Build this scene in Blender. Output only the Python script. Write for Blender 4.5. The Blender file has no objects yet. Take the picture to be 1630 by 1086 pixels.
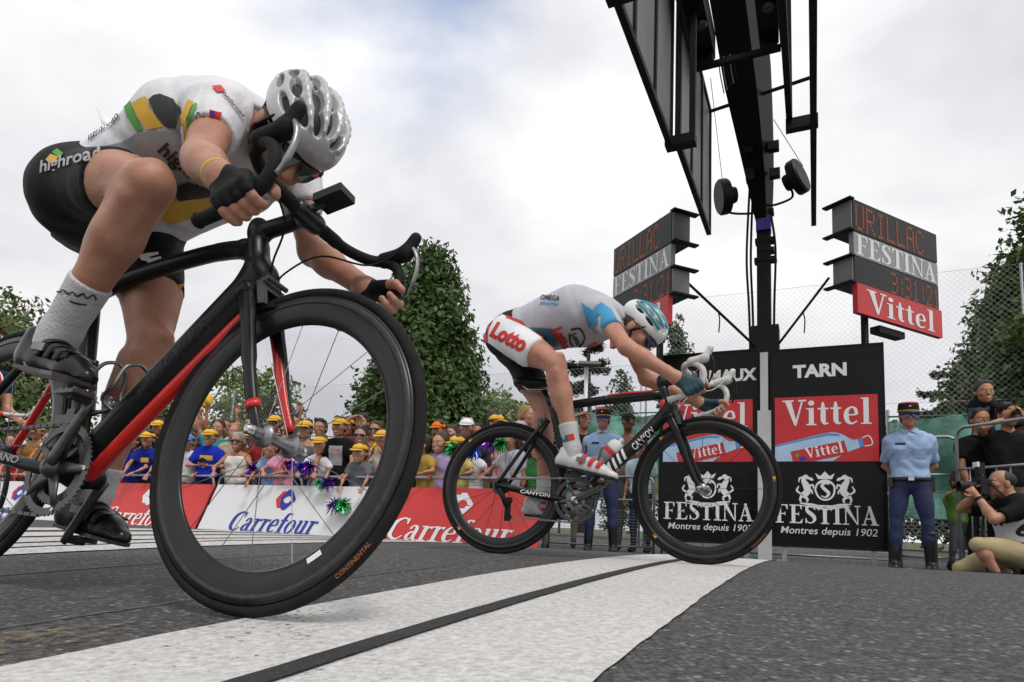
import bpy, bmesh, math, random
import numpy as np
from mathutils import Vector, Matrix, Quaternion
from mathutils.bvhtree import BVHTree

random.seed(7); RNG = np.random.default_rng(7)
SC = bpy.context.scene
COL = SC.collection
R = math.radians
CZ = 0.394            # camera height above the road edge
ROAD_A = 0.4367       # the road runs at this angle to the picture plane

# ---------------------------------------------------------------- camera
cam_d = bpy.data.cameras.new('camera'); cam = bpy.data.objects.new('camera', cam_d); COL.objects.link(cam)
cam_d.sensor_width = 36.0; cam_d.lens = 1037.14 / 1630 * 36
cam_d.shift_y = 168.2 / 1630
cam_d.clip_start = 0.05; cam_d.clip_end = 3000
_p, _r = 0.1205, 0.0414
_fw = Vector((0, math.cos(_p), math.sin(_p))); _up = Vector((0, -math.sin(_p), math.cos(_p))); _rt = Vector((1, 0, 0))
_rt2 = _rt * math.cos(_r) + _up * math.sin(_r); _up2 = _up * math.cos(_r) - _rt * math.sin(_r)
_m = Matrix.Identity(4)
for _i in range(3):
    _m[_i][0] = _rt2[_i]; _m[_i][1] = _up2[_i]; _m[_i][2] = -_fw[_i]
_m.translation = (0, 0, CZ)
cam.matrix_world = _m
SC.camera = cam

# ---------------------------------------------------------------- sky, sun, exposure
SUN_EL, SUN_AZ = R(58), R(150)
world = bpy.data.worlds.new('World'); SC.world = world; world.use_nodes = True
wt = world.node_tree; wt.nodes.clear()
def wn(t, **k):
    n = wt.nodes.new(t)
    for a, v in k.items(): setattr(n, a, v)
    return n
def wl(a, b): wt.links.new(a, b)
sky = wn('ShaderNodeTexSky', sky_type='NISHITA', sun_disc=False)
sky.sun_elevation = SUN_EL; sky.sun_rotation = SUN_AZ; sky.dust_density = 1.5
tc = wn('ShaderNodeTexCoord')
mp = wn('ShaderNodeMapping'); mp.inputs['Scale'].default_value = (1.0, 1.0, 1.9); mp.inputs['Location'].default_value = (3.1, 1.7, 0.4)
wl(tc.outputs['Generated'], mp.inputs['Vector'])
nz = wn('ShaderNodeTexNoise'); nz.inputs['Scale'].default_value = 2.0; nz.inputs['Detail'].default_value = 7; nz.inputs['Roughness'].default_value = 0.5
nz.inputs['Distortion'].default_value = 0.25
wl(mp.outputs['Vector'], nz.inputs['Vector'])
nz2 = wn('ShaderNodeTexNoise'); nz2.inputs['Scale'].default_value = 0.9; nz2.inputs['Detail'].default_value = 3
wl(mp.outputs['Vector'], nz2.inputs['Vector'])
ad = wn('ShaderNodeMath', operation='MULTIPLY_ADD'); ad.inputs[1].default_value = 0.6
sc2 = wn('ShaderNodeMath', operation='MULTIPLY'); sc2.inputs[1].default_value = 0.4
wl(nz2.outputs['Fac'], sc2.inputs[0]); wl(nz.outputs['Fac'], ad.inputs[0]); wl(sc2.outputs[0], ad.inputs[2])
cr = wn('ShaderNodeValToRGB')
cr.color_ramp.elements[0].position = 0.36; cr.color_ramp.elements[0].color = (0.52, 0.525, 0.565, 1)
cr.color_ramp.elements[1].position = 0.60; cr.color_ramp.elements[1].color = (0.98, 0.98, 0.985, 1)
e = cr.color_ramp.elements.new(0.47); e.color = (0.72, 0.72, 0.75, 1)
wl(ad.outputs[0], cr.inputs[0])
up10 = wn('ShaderNodeVectorMath', operation='SCALE'); up10.inputs['Scale'].default_value = 10.2
wl(cr.outputs['Color'], up10.inputs[0])
sz = wn('ShaderNodeSeparateXYZ'); wl(tc.outputs['Generated'], sz.inputs[0]); zz_ = wn('ShaderNodeMath', operation='MULTIPLY'); wl(sz.outputs['Z'], zz_.inputs[0]); wl(sz.outputs['Z'], zz_.inputs[1])
zg = wn('ShaderNodeMath', operation='MULTIPLY_ADD'); zg.inputs[1].default_value = 2.6; zg.inputs[2].default_value = 9.3; wl(zz_.outputs[0], zg.inputs[0]); wl(zg.outputs[0], up10.inputs['Scale'])
# one thin spot in the cloud deck where the blue shows
dt = wn('ShaderNodeVectorMath', operation='DOT_PRODUCT'); nrm = wn('ShaderNodeVectorMath', operation='NORMALIZE')
wl(tc.outputs['Generated'], nrm.inputs[0]); wl(nrm.outputs['Vector'], dt.inputs[0])
gd = Vector((-0.205, 0.912, 0.80)).normalized(); dt.inputs[1].default_value = gd
gs = wn('ShaderNodeMapRange', interpolation_type='SMOOTHSTEP'); gs.inputs['From Min'].default_value = 0.978; gs.inputs['From Max'].default_value = 1.0
wl(dt.outputs['Value'], gs.inputs['Value'])
gm = wn('ShaderNodeMath', operation='MULTIPLY'); gm2 = wn('ShaderNodeMapRange'); gm2.inputs['From Min'].default_value = 0.62; gm2.inputs['From Max'].default_value = 0.36; gm2.inputs['To Max'].default_value = 0.75
wl(nz.outputs['Fac'], gm2.inputs['Value']); wl(gs.outputs['Result'], gm.inputs[0]); wl(gm2.outputs['Result'], gm.inputs[1])
mx = wn('ShaderNodeMix', data_type='RGBA')
skb = wn('ShaderNodeVectorMath', operation='SCALE'); skb.inputs['Scale'].default_value = 2.2; wl(sky.outputs['Color'], skb.inputs[0])
wl(gm.outputs[0], mx.inputs['Factor']); wl(up10.outputs['Vector'], mx.inputs['A']); wl(skb.outputs['Vector'], mx.inputs['B'])
bg = wn('ShaderNodeBackground'); bg.inputs['Strength'].default_value = 0.1
wl(mx.outputs['Result'], bg.inputs['Color'])
wo = wn('ShaderNodeOutputWorld'); wl(bg.outputs['Background'], wo.inputs['Surface'])
sun_d = bpy.data.lights.new('sun', 'SUN'); sun_d.energy = 1.4; sun_d.angle = R(14); sun_d.color = (1.0, 0.96, 0.9)
sun = bpy.data.objects.new('sun', sun_d); COL.objects.link(sun)
_sd = Vector((math.sin(SUN_AZ) * math.cos(SUN_EL), math.cos(SUN_AZ) * math.cos(SUN_EL), math.sin(SUN_EL)))
sun.rotation_euler = _sd.to_track_quat('Z', 'Y').to_euler()
SC.view_settings.view_transform = 'Standard'; SC.view_settings.look = 'None'
SC.view_settings.exposure = 0.2; SC.view_settings.gamma = 1.0; SC.view_settings.use_curve_mapping = False
SC.cycles.max_bounces = 6; SC.cycles.diffuse_bounces = 3; SC.cycles.glossy_bounces = 3
SC.cycles.transparent_max_bounces = 8; SC.cycles.caustics_reflective = False; SC.cycles.caustics_refractive = False

# ---------------------------------------------------------------- materials
def mat(name, col, rough=0.6, metal=0.0, var=0.12, scale=6.0, bump=0.0, bscale=60.0, coat=0.0, trans=0.0, emit=None, spec=0.5):
    m = bpy.data.materials.new(name); m.use_nodes = True
    t = m.node_tree; b = t.nodes['Principled BSDF']
    b.inputs['Roughness'].default_value = rough; b.inputs['Metallic'].default_value = metal
    b.inputs['Specular IOR Level'].default_value = spec
    if coat: b.inputs['Coat Weight'].default_value = coat; b.inputs['Coat Roughness'].default_value = 0.08
    c = (*col, 1)
    co = t.nodes.new('ShaderNodeTexCoord')
    n = t.nodes.new('ShaderNodeTexNoise'); n.inputs['Scale'].default_value = scale; n.inputs['Detail'].default_value = 5
    t.links.new(co.outputs['Object'], n.inputs['Vector'])
    r = t.nodes.new('ShaderNodeValToRGB')
    r.color_ramp.elements[0].position = 0.3; r.color_ramp.elements[1].position = 0.7
    r.color_ramp.elements[0].color = (*[max(0, x * (1 - var)) for x in col], 1)
    r.color_ramp.elements[1].color = (*[min(1, x * (1 + var)) for x in col], 1)
    t.links.new(n.outputs['Fac'], r.inputs['Fac']); t.links.new(r.outputs['Color'], b.inputs['Base Color'])
    if bump:
        n2 = t.nodes.new('ShaderNodeTexNoise'); n2.inputs['Scale'].default_value = bscale; n2.inputs['Detail'].default_value = 4
        t.links.new(co.outputs['Object'], n2.inputs['Vector'])
        bp_ = t.nodes.new('ShaderNodeBump'); bp_.inputs['Strength'].default_value = bump; bp_.inputs['Distance'].default_value = 0.01
        t.links.new(n2.outputs['Fac'], bp_.inputs['Height']); t.links.new(bp_.outputs['Normal'], b.inputs['Normal'])
    if trans: b.inputs['Transmission Weight'].default_value = trans
    if emit: b.inputs['Emission Color'].default_value = (*emit[0], 1); b.inputs['Emission Strength'].default_value = emit[1]
    return m
def srgb(r, g, b):
    f = lambda c: ((c / 255 + 0.055) / 1.055) ** 2.4 if c > 10 else c / 255 / 12.92
    return (f(r), f(g), f(b))
def cloth(name, col, var=0.1): return mat(name, col, 0.85, 0, var, 9, 0.35, 26, spec=0.2)
_CL = {}
def clothc(r, g, b):
    k = (r, g, b)
    if k not in _CL: _CL[k] = cloth('cloth_%d_%d_%d' % k, srgb(*k))
    return _CL[k]
M = {}
M['skin'] = mat('skin', srgb(178, 132, 108), 0.48, 0, 0.16, 14, 0.3, 30, spec=0.4)
M['skin_tan'] = mat('skin_tan', srgb(176, 122, 92), 0.5, 0, 0.14, 14, 0.1, 45, spec=0.4)
M['skin_pink'] = mat('skin_pink', srgb(186, 138, 114), 0.5, 0, 0.14, 14, 0.3, 30, spec=0.4)
M['skin_dark'] = mat('skin_dark', srgb(120, 76, 54), 0.5, 0, 0.14, 14, 0.1, 45, spec=0.4)
M['lip'] = mat('lip', srgb(160, 92, 84), 0.5); M['eye_dark'] = mat('eye_dark', (0.03, 0.02, 0.015), 0.25)
M['eye_white'] = mat('eye_white', (0.75, 0.74, 0.72), 0.3); M['teeth'] = mat('teeth', (0.75, 0.73, 0.68), 0.3)
M['carbon'] = mat('carbon', (0.009, 0.009, 0.010), 0.3, 0, 0.2, 30, spec=0.35)
M['carbon_matt'] = mat('carbon_matt', (0.008, 0.008, 0.009), 0.32, 0, 0.25, 30, spec=0.26)
M['rim'] = mat('rim_carbon', (0.013, 0.0125, 0.012), 0.30, 0, 0.25, 20, spec=0.35)
M['track'] = mat('brake_track', (0.030, 0.029, 0.027), 0.35, 0, 0.3, 60, spec=0.35)
M['tyre'] = mat('tyre_rubber', (0.016, 0.0155, 0.015), 0.8, 0, 0.25, 30, 0.2, 90, spec=0.15)
M['red_paint'] = mat('red_paint', (0.62, 0.018, 0.015), 0.3, 0, 0.08, 8, coat=0.3)
M['steel'] = mat('polished_steel', (0.55, 0.55, 0.56), 0.22, 1.0, 0.08, 30)
M['alloy'] = mat('brushed_alloy', (0.25, 0.25, 0.26), 0.38, 1.0, 0.12, 40)
M['dark_alloy'] = mat('dark_alloy', (0.10, 0.098, 0.095), 0.36, 0.75, 0.15, 40)
M['galv'] = mat('galvanised_steel', (0.36, 0.37, 0.38), 0.5, 0.65, 0.15, 18, 0.1, 50)
M['black_rubber'] = mat('black_rubber', (0.010, 0.010, 0.010), 0.7, 0, 0.2, 40, 0.25, 120, spec=0.2)
M['black_plastic'] = mat('black_plastic', (0.011, 0.011, 0.012), 0.4, 0, 0.15, 20, spec=0.3)
M['black_cloth'] = mat('black_lycra', (0.009, 0.009, 0.010), 0.65, 0, 0.15, 15, 0.3, 35, spec=0.2)
M['white_cloth'] = mat('white_lycra', (0.68, 0.67, 0.70), 0.72, 0, 0.05, 9, 0.8, 15)
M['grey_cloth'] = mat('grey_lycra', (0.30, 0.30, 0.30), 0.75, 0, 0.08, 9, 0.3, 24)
M['white_tape'] = mat('white_bar_tape', (0.62, 0.61, 0.58), 0.6, 0, 0.12, 40, 0.3, 150)
M['post_white'] = mat('weathered_white', (0.52, 0.52, 0.52), 0.5, 0, 0.1, 4)
M['white_paint'] = mat('white_gloss', (0.72, 0.72, 0.72), 0.3, 0, 0.05, 8)
M['yellow'] = mat('yellow_print', (0.66, 0.39, 0.04), 0.7, 0, 0.08, 9)
M['green'] = mat('green_print', (0.09, 0.35, 0.05), 0.7, 0, 0.08, 9)
M['black_print'] = mat('black_print', (0.015, 0.015, 0.017), 0.6, 0, 0.1, 9)
M['white_print'] = mat('white_print', (0.80, 0.80, 0.81), 0.6, 0, 0.04, 9)
M['red_print'] = mat('red_print', (0.60, 0.025, 0.022), 0.6, 0, 0.06, 9)
M['blue_print'] = mat('blue_print', (0.012, 0.035, 0.32), 0.6, 0, 0.06, 9)
M['grey_print'] = mat('grey_print', (0.30, 0.30, 0.31), 0.5, 0, 0.05, 9)
M['orange_print'] = mat('orange_print', (0.30, 0.10, 0.02), 0.6)
M['black_board'] = mat('black_gloss_board', (0.008, 0.008, 0.009), 0.2, 0, 0.2, 2.5, 0.02, 3, spec=0.16)
M['black_metal'] = mat('black_metal', (0.008, 0.008, 0.009), 0.5, 0.0, 0.2, 10, spec=0.2)
M['grey_panel'] = mat('grey_sheet_panel', (0.22, 0.22, 0.21), 0.5, 0.1, 0.12, 2)
M['led'] = mat('led_orange', (0.25, 0.05, 0.01), 0.5, emit=((1.0, 0.16, 0.03), 0.03))
M['vittel_red'] = mat('vermilion_sheet', (0.55, 0.018, 0.022), 0.4, 0, 0.06, 3)
M['light_blue'] = mat('pale_blue_print', (0.40, 0.58, 0.78), 0.5); M['mid_blue'] = mat('mid_blue_print', (0.07, 0.26, 0.62), 0.5)
M['purple'] = mat('purple_cloth', (0.06, 0.03, 0.28), 0.6)
M['glass_lens'] = mat('dark_lens', (0.01, 0.02, 0.04), 0.08, 0, 0.1, 10, coat=0.5)
M['bark'] = mat('bark', (0.10, 0.075, 0.055), 0.9, 0, 0.35, 12, 0.8, 30)

# ---------------------------------------------------------------- mesh helpers
def V3(*a): return np.array(a, float)
def unit(v): v = np.asarray(v, float); return v / (np.linalg.norm(v) + 1e-12)
def finish(name, me, parent=None, mats=None, smooth=True):
    if mats is not None:
        for m in (mats if isinstance(mats, (list, tuple)) else [mats]): me.materials.append(m)
    if smooth: me.shade_smooth()
    o = bpy.data.objects.new(name, me); COL.objects.link(o)
    if parent is not None: o.parent = parent
    return o
def tag(o, label, cat, group=None, kind=None):
    if label: o['label'] = label
    if cat: o['category'] = cat
    if group: o['group'] = group
    if kind: o['kind'] = kind
    return o
def empty(name, loc=(0, 0, 0), rz=0, mw=None):
    o = bpy.data.objects.new(name, None); COL.objects.link(o); o.empty_display_size = 0.1
    o.location = loc; o.rotation_euler = (0, 0, rz)
    if mw is not None: o.matrix_world = mw
    return o
class MB:
    def __init__(s): s.v = []; s.f = []; s.m = []; s.n = 0
    def add(s, v, f, m=0):
        v = [tuple(float(c) for c in p) for p in v]
        s.v += v; s.f += [tuple(int(i) + s.n for i in q) for q in f]; s.m += [m] * len(f); s.n += len(v); return s
    def box(s, c, d, ax=None, m=0):
        ax = np.eye(3) if ax is None else np.array([unit(a) for a in ax]); h = np.array(d) / 2; c = np.array(c, float)
        v = [c + ax[0] * h[0] * x + ax[1] * h[1] * y + ax[2] * h[2] * z for x in (-1, 1) for y in (-1, 1) for z in (-1, 1)]
        f = [(0, 1, 3, 2), (4, 6, 7, 5), (0, 4, 5, 1), (2, 3, 7, 6), (0, 2, 6, 4), (1, 5, 7, 3)]
        return s.add(v, f, m)
    def tube(s, pts, r, n=10, m=0, closed=False, caps=True, flat=1.0, upv=None):
        P = [np.array(p, float) for p in pts]; k = len(P); rs = r if hasattr(r, '__len__') else [r] * k
        v = []; f = []; last = None
        for i in range(k):
            a = P[(i - 1) % k] if (closed or i > 0) else P[i]; b = P[(i + 1) % k] if (closed or i < k - 1) else P[i]
            t = unit(b - a)
            if last is None:
                u = np.array(upv, float) if upv is not None else np.array((0, 0, 1.)) if abs(t[2]) < 0.9 else np.array((1., 0, 0))
            else: u = last
            u = unit(u - t * (u @ t)); w = np.cross(t, u); last = u
            for j in range(n):
                an = 2 * math.pi * j / n
                v.append(P[i] + (u * math.cos(an) + w * math.sin(an) * flat) * rs[i])
        for i in range(k if closed else k - 1):
            i2 = (i + 1) % k
            for j in range(n):
                j2 = (j + 1) % n; f.append((i * n + j, i * n + j2, i2 * n + j2, i2 * n + j))
        if caps and not closed:
            f.append(tuple(range(n - 1, -1, -1))); f.append(tuple((k - 1) * n + j for j in range(n)))
        return s.add(v, f, m)
    def lathe(s, prof, c, axis, n=48, m=0, closed=True):
        ax = unit(axis); u = unit(np.cross(ax, (0, 0, 1.) if abs(ax[2]) < 0.9 else (1., 0, 0))); w = np.cross(ax, u); c = np.array(c, float)
        v = []; f = []; k = len(prof)
        for i in range(n):
            an = 2 * math.pi * i / n; d = u * math.cos(an) + w * math.sin(an)
            for (r, h) in prof: v.append(c + d * r + ax * h)
        for i in range(n):
            i2 = (i + 1) % n
            for j in range(k if closed else k - 1):
                j2 = (j + 1) % k; f.append((i * k + j, i * k + j2, i2 * k + j2, i2 * k + j))
        return s.add(v, f, m)
    def prism(s, poly, o, ux, uy, th, m=0):
        o = np.array(o, float); ux = np.array(ux, float); uy = np.array(uy, float); nz_ = unit(np.cross(ux, uy)); k = len(poly)
        v = [o + ux * x + uy * y for x, y in poly] + [o + ux * x + uy * y + nz_ * th for x, y in poly]
        f = [tuple(range(k - 1, -1, -1)), tuple(range(k, 2 * k))] + [(i, (i + 1) % k, (i + 1) % k + k, i + k) for i in range(k)]
        return s.add(v, f, m)
    def mesh(s, name):
        me = bpy.data.meshes.new(name); me.from_pydata(s.v, [], s.f)
        if any(s.m): me.polygons.foreach_set('material_index', s.m)
        me.update(); return me
    def build(s, name, mats, parent=None, smooth=False, angle=None):
        me = s.mesh(name); o = finish(name, me, parent, mats, False)
        if smooth:
            if angle is None: me.shade_smooth()
            else:
                me.shade_smooth(); 
                bm = bmesh.new(); bm.from_mesh(me)
                for e_ in bm.edges:
                    if len(e_.link_faces) == 2 and e_.calc_face_angle(0) > angle: e_.smooth = False
                bm.to_mesh(me); bm.free()
        return o
SA = R(35)
def curve(pts, n=8):
    P = [np.array(p, float) for p in pts]; out = []
    for i in range(len(P) - 1):
        p0 = P[max(i - 1, 0)]; p1 = P[i]; p2 = P[i + 1]; p3 = P[min(i + 2, len(P) - 1)]
        for j in range(n):
            t = j / n
            out.append(0.5 * ((2 * p1) + (-p0 + p2) * t + (2 * p0 - 5 * p1 + 4 * p2 - p3) * t * t + (-p0 + 3 * p1 - 3 * p2 + p3) * t ** 3))
    out.append(P[-1]); return out

# ---------------------------------------------------------------- bodies: blended distance fields meshed by surface nets
def C(a, b, ra, rb=None, k=0.03, flat=0, tagn=''): return dict(t='c', a=np.array(a, float), b=np.array(b, float), ra=ra, rb=ra if rb is None else rb, k=k, flat=flat, g=tagn)
def E(c, r, ax=None, k=0.03, tagn='', sub=0): return dict(t='e', c=np.array(c, float), r=np.array(r, float), ax=None if ax is None else np.array([unit(x) for x in ax]), k=k, g=tagn, sub=sub)
def xf(prims, Rm, o):
    Rm = np.array(Rm, float); o = np.array(o, float); out = []
    for p in prims:
        q = dict(p)
        if p['t'] == 'c': q['a'] = Rm @ p['a'] + o; q['b'] = Rm @ p['b'] + o
        else:
            q['c'] = Rm @ p['c'] + o; ax = np.eye(3) if p['ax'] is None else p['ax']; q['ax'] = ax @ Rm.T
        out.append(q)
    return out
def infl(prims, d): 
    out = []
    for p in prims:
        q = dict(p)
        if p.get('sub'): continue
        if p['t'] == 'c': q['ra'] = p['ra'] + d; q['rb'] = p['rb'] + d
        else: q['r'] = p['r'] + d
        out.append(q)
    return out
def pb(p):
    if p['t'] == 'c':
        r = max(p['ra'], p['rb']); return np.minimum(p['a'], p['b']) - r, np.maximum(p['a'], p['b']) + r
    ax = np.eye(3) if p['ax'] is None else p['ax']
    e_ = np.sqrt(((ax * p['r'][:, None]) ** 2).sum(0)); return p['c'] - e_, p['c'] + e_
def pd(p, X, Y, Z):
    if p['t'] == 'c':
        a = p['a']; d = p['b'] - a; L2 = d @ d + 1e-12
        x = X - a[0]; y = Y - a[1]; z = Z - a[2]
        tt = (x * d[0] + y * d[1] + z * d[2]) / L2; t = np.clip(tt, 0, 1)
        r = p['ra'] + (p['rb'] - p['ra']) * t
        D = np.sqrt((x - t * d[0]) ** 2 + (y - t * d[1]) ** 2 + (z - t * d[2]) ** 2) - r
        if p['flat'] & 1: D = np.maximum(D, (tt - 1) * math.sqrt(L2))
        if p['flat'] & 2: D = np.maximum(D, -tt * math.sqrt(L2))
        return D
    x = X - p['c'][0]; y = Y - p['c'][1]; z = Z - p['c'][2]
    if p['ax'] is not None:
        A = p['ax']; x, y, z = x * A[0, 0] + y * A[0, 1] + z * A[0, 2], x * A[1, 0] + y * A[1, 1] + z * A[1, 2], x * A[2, 0] + y * A[2, 1] + z * A[2, 2]
    r = p['r']; k0 = np.sqrt((x / r[0]) ** 2 + (y / r[1]) ** 2 + (z / r[2]) ** 2); k1 = np.sqrt((x / r[0] ** 2) ** 2 + (y / r[1] ** 2) ** 2 + (z / r[2] ** 2) ** 2) + 1e-9
    return k0 * (k0 - 1) / k1
def snet(prims, h, lo=None, hi=None, cuts=(), warp=None, cutf=()):
    bl = np.array([pb(p)[0] for p in prims if not p.get('sub')]).min(0) - 2.5 * h; bh = np.array([pb(p)[1] for p in prims if not p.get('sub')]).max(0) + 2.5 * h
    if lo is not None: bl = np.maximum(bl, lo)
    if hi is not None: bh = np.minimum(bh, hi)
    n = np.maximum(np.ceil((bh - bl) / h).astype(int) + 1, 3)
    ax = [bl[i] + h * np.arange(n[i]) for i in range(3)]
    D = np.full(n, 0.2, np.float32)
    for p in prims:
        l, u = pb(p); mg = p['k'] + 3 * h
        i0 = np.maximum(((l - mg - bl) / h).astype(int), 0); i1 = np.minimum(np.ceil((u + mg - bl) / h).astype(int) + 1, n)
        if (i1 <= i0).any(): continue
        X, Y, Z = np.meshgrid(*[ax[i][i0[i]:i1[i]] for i in range(3)], indexing='ij', sparse=True)
        d = pd(p, X, Y, Z).astype(np.float32); S = D[i0[0]:i1[0], i0[1]:i1[1], i0[2]:i1[2]]; k = p['k']
        if p.get('sub'):
            d = -d; hh = np.maximum(k - np.abs(S - d), 0) / k; S[...] = np.maximum(S, d) + hh * hh * k / 4
        else:
            hh = np.maximum(k - np.abs(S - d), 0) / k; S[...] = np.minimum(S, d) - hh * hh * k / 4
    if len(cuts) or warp is not None or len(cutf):
        X, Y, Z = np.meshgrid(*ax, indexing='ij', sparse=True)
        if warp is not None: D += warp(X, Y, Z)
        for (pt, nn) in cuts:
            nn = unit(nn); D = np.maximum(D, ((X - pt[0]) * nn[0] + (Y - pt[1]) * nn[1] + (Z - pt[2]) * nn[2]).astype(np.float32))
        for (pt, nn, sa, sb, rad) in cutf:      # a hem: cut across a limb, only near that limb
            nn = unit(nn); pl = (X - pt[0]) * nn[0] + (Y - pt[1]) * nn[1] + (Z - pt[2]) * nn[2]
            near = pd(C(sa, sb, rad), X, Y, Z); D = np.where((near < 0) & (pl > -3 * h), np.maximum(D, pl), D).astype(np.float32)
    S = D < 0
    c = S[:-1, :-1, :-1].astype(np.int8)
    tot = np.zeros_like(c)
    for a in (0, 1):
        for b in (0, 1):
            for g in (0, 1): tot = tot + S[a:n[0] - 1 + a, b:n[1] - 1 + b, g:n[2] - 1 + g]
    act = (tot > 0) & (tot < 8); I = np.argwhere(act)
    if len(I) == 0: return np.zeros((0, 3)), np.zeros((0, 4), int)
    idx = np.full(act.shape, -1, np.int64); idx[act] = np.arange(len(I))
    acc = np.zeros((len(I), 3)); cnt = np.zeros(len(I))
    cor = [(a, b, g) for a in (0, 1) for b in (0, 1) for g in (0, 1)]
    for a in cor:
        for d in range(3):
            if a[d]: continue
            b = list(a); b[d] = 1
            va = D[I[:, 0] + a[0], I[:, 1] + a[1], I[:, 2] + a[2]]; vb = D[I[:, 0] + b[0], I[:, 1] + b[1], I[:, 2] + b[2]]
            mk = (va < 0) != (vb < 0); t = np.where(mk, va / np.where(mk, va - vb, 1), 0)
            P = np.tile(np.array(a, float), (len(I), 1)); P[:, d] += t
            acc[mk] += P[mk]; cnt[mk] += 1
    V = bl + (I + acc / cnt[:, None]) * h
    F = []
    for d in range(3):
        e1, e2 = [(1, 2), (2, 0), (0, 1)][d]
        sl = [slice(1, n[i] - 1) for i in range(3)]; sl[d] = slice(0, n[d] - 1)
        sl2 = list(sl); sl2[d] = slice(1, n[d])
        A = S[tuple(sl)]; B = S[tuple(sl2)]; ch = np.argwhere(A != B)
        if len(ch) == 0: continue
        ins = A[ch[:, 0], ch[:, 1], ch[:, 2]]; ch = ch + np.array([s_.start for s_ in sl])
        def cell(o1, o2):
            q = ch.copy(); q[:, e1] += o1; q[:, e2] += o2; return idx[q[:, 0], q[:, 1], q[:, 2]]
        a, b, c_, d_ = cell(-1, -1), cell(0, -1), cell(0, 0), cell(-1, 0)
        Q = np.stack([a, b, c_, d_], 1); Q[~ins] = Q[~ins][:, ::-1]; F.append(Q[(Q >= 0).all(1)])
    return V, np.concatenate(F)
def blob(name, prims, h, mats, parent=None, cuts=(), lo=None, hi=None, extra=None, smooth_it=0, warp=None, cutf=()):
    V, F = snet(prims, h, lo, hi, cuts, warp, cutf)
    if smooth_it:
        E_ = np.concatenate([F[:, [0, 1]], F[:, [1, 2]], F[:, [2, 3]], F[:, [3, 0]]])
        for _ in range(smooth_it):
            A = np.zeros_like(V); c = np.zeros(len(V))
            np.add.at(A, E_[:, 0], V[E_[:, 1]]); np.add.at(A, E_[:, 1], V[E_[:, 0]]); np.add.at(c, E_[:, 0], 1); np.add.at(c, E_[:, 1], 1)
            V = V * 0.5 + 0.5 * A / np.maximum(c, 1)[:, None]
    mb = [V]; fs = [F]; mi = [np.zeros(len(F), int)]; nv = len(V)
    for (V2, F2, m2) in (extra or []):
        mb.append(np.asarray(V2, float)); fs.append(np.asarray(F2) + nv); mi.append(np.full(len(F2), m2)); nv += len(V2)
    me = bpy.data.meshes.new(name)
    allv = np.concatenate(mb); allf = np.concatenate(fs)
    me.vertices.add(len(allv)); me.vertices.foreach_set('co', allv.ravel())
    me.loops.add(allf.size); me.loops.foreach_set('vertex_index', allf.ravel())
    me.polygons.add(len(allf)); me.polygons.foreach_set('loop_start', np.arange(len(allf)) * 4)
    me.polygons.foreach_set('material_index', np.concatenate(mi))
    me.update(calc_edges=True); me.validate()
    return finish(name, me, parent, mats, True)

# ---------------------------------------------------------------- lettering
def text_mesh(txt, bold=0.0, shear=0.0, space=1.0):
    c = bpy.data.curves.new('t', 'FONT'); c.body = txt; c.size = 1.0; c.offset = bold; c.shear = shear; c.space_character = space; c.resolution_u = 3
    c.align_x = 'CENTER'
    o = bpy.data.objects.new('t', c); COL.objects.link(o)
    dg = bpy.context.evaluated_depsgraph_get(); me = o.evaluated_get(dg).to_mesh()
    v = np.array([p.co[:2] for p in me.vertices]); f = [tuple(p.vertices) for p in me.polygons]
    o.evaluated_get(dg).to_mesh_clear(); bpy.data.objects.remove(o); bpy.data.curves.remove(c)
    return v, f
def fit_text(v, w, h):
    lo = v.min(0); hi = v.max(0); return (v - (lo + hi) / 2) / (hi - lo) * np.array([w, h])
def kstroke(pts, n=7):
    P = curve([p[:2] for p in pts], n); Wd = [x[0] for x in curve([(p[2],) for p in pts], n)]
    L = []; Rr = []
    for i in range(len(P)):
        t = unit(P[min(i + 1, len(P) - 1)] - P[max(i - 1, 0)]); nn = np.array([-t[1], t[0]]) * Wd[i] / 2
        L.append(P[i] + nn); Rr.append(P[i] - nn)
    k = len(L); v = L + Rr; f = [(i, i + 1, k + i + 1, k + i) for i in range(k - 1)]
    return v, f
def rect(x0, y0, x1, y1): return ('P', [(x0, y0), (x1, y0), (x1, y1), (x0, y1)])
G = {}   # a small hand-drawn serif alphabet: (advance, [pieces])
G['F'] = (0.66, [rect(.12, .05, .30, .95), rect(.02, 0, .42, .06), rect(.03, .94, .62, 1), ('P', [(.52, .94), (.62, .94), (.62, .72), (.585, .72)]), rect(.30, .47, .50, .53), ('P', [(.44, .5), (.51, .37), (.51, .63)])])
G['E'] = (0.70, [rect(.12, .05, .30, .95), rect(.02, 0, .62, .06), rect(.02, .94, .61, 1), ('P', [(.51, .94), (.61, .94), (.61, .74), (.575, .74)]), ('P', [(.51, .06), (.66, .27), (.62, .0)]), rect(.30, .47, .47, .53), ('P', [(.41, .5), (.48, .38), (.48, .62)])])
G['S'] = (0.60, [('K', [(.50, .76, .05), (.42, .92, .05), (.28, .96, .07), (.13, .85, .13), (.15, .67, .18), (.30, .53, .2), (.45, .37, .19), (.48, .2, .14), (.37, .06, .07), (.24, .04, .06), (.12, .12, .05), (.07, .26, .05)]), rect(.46, .74, .52, .98), rect(.05, .02, .11, .28)])
G['T'] = (0.68, [rect(.25, .05, .43, .95), rect(.15, 0, .53, .06), rect(.02, .94, .66, 1), ('P', [(.02, .94), (.11, .94), (.05, .7), (.02, .7)]), ('P', [(.57, .94), (.66, .94), (.66, .7), (.63, .7)])])
G['I'] = (0.40, [rect(.11, .05, .29, .95), rect(.01, 0, .39, .06), rect(.01, .94, .39, 1)])
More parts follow.
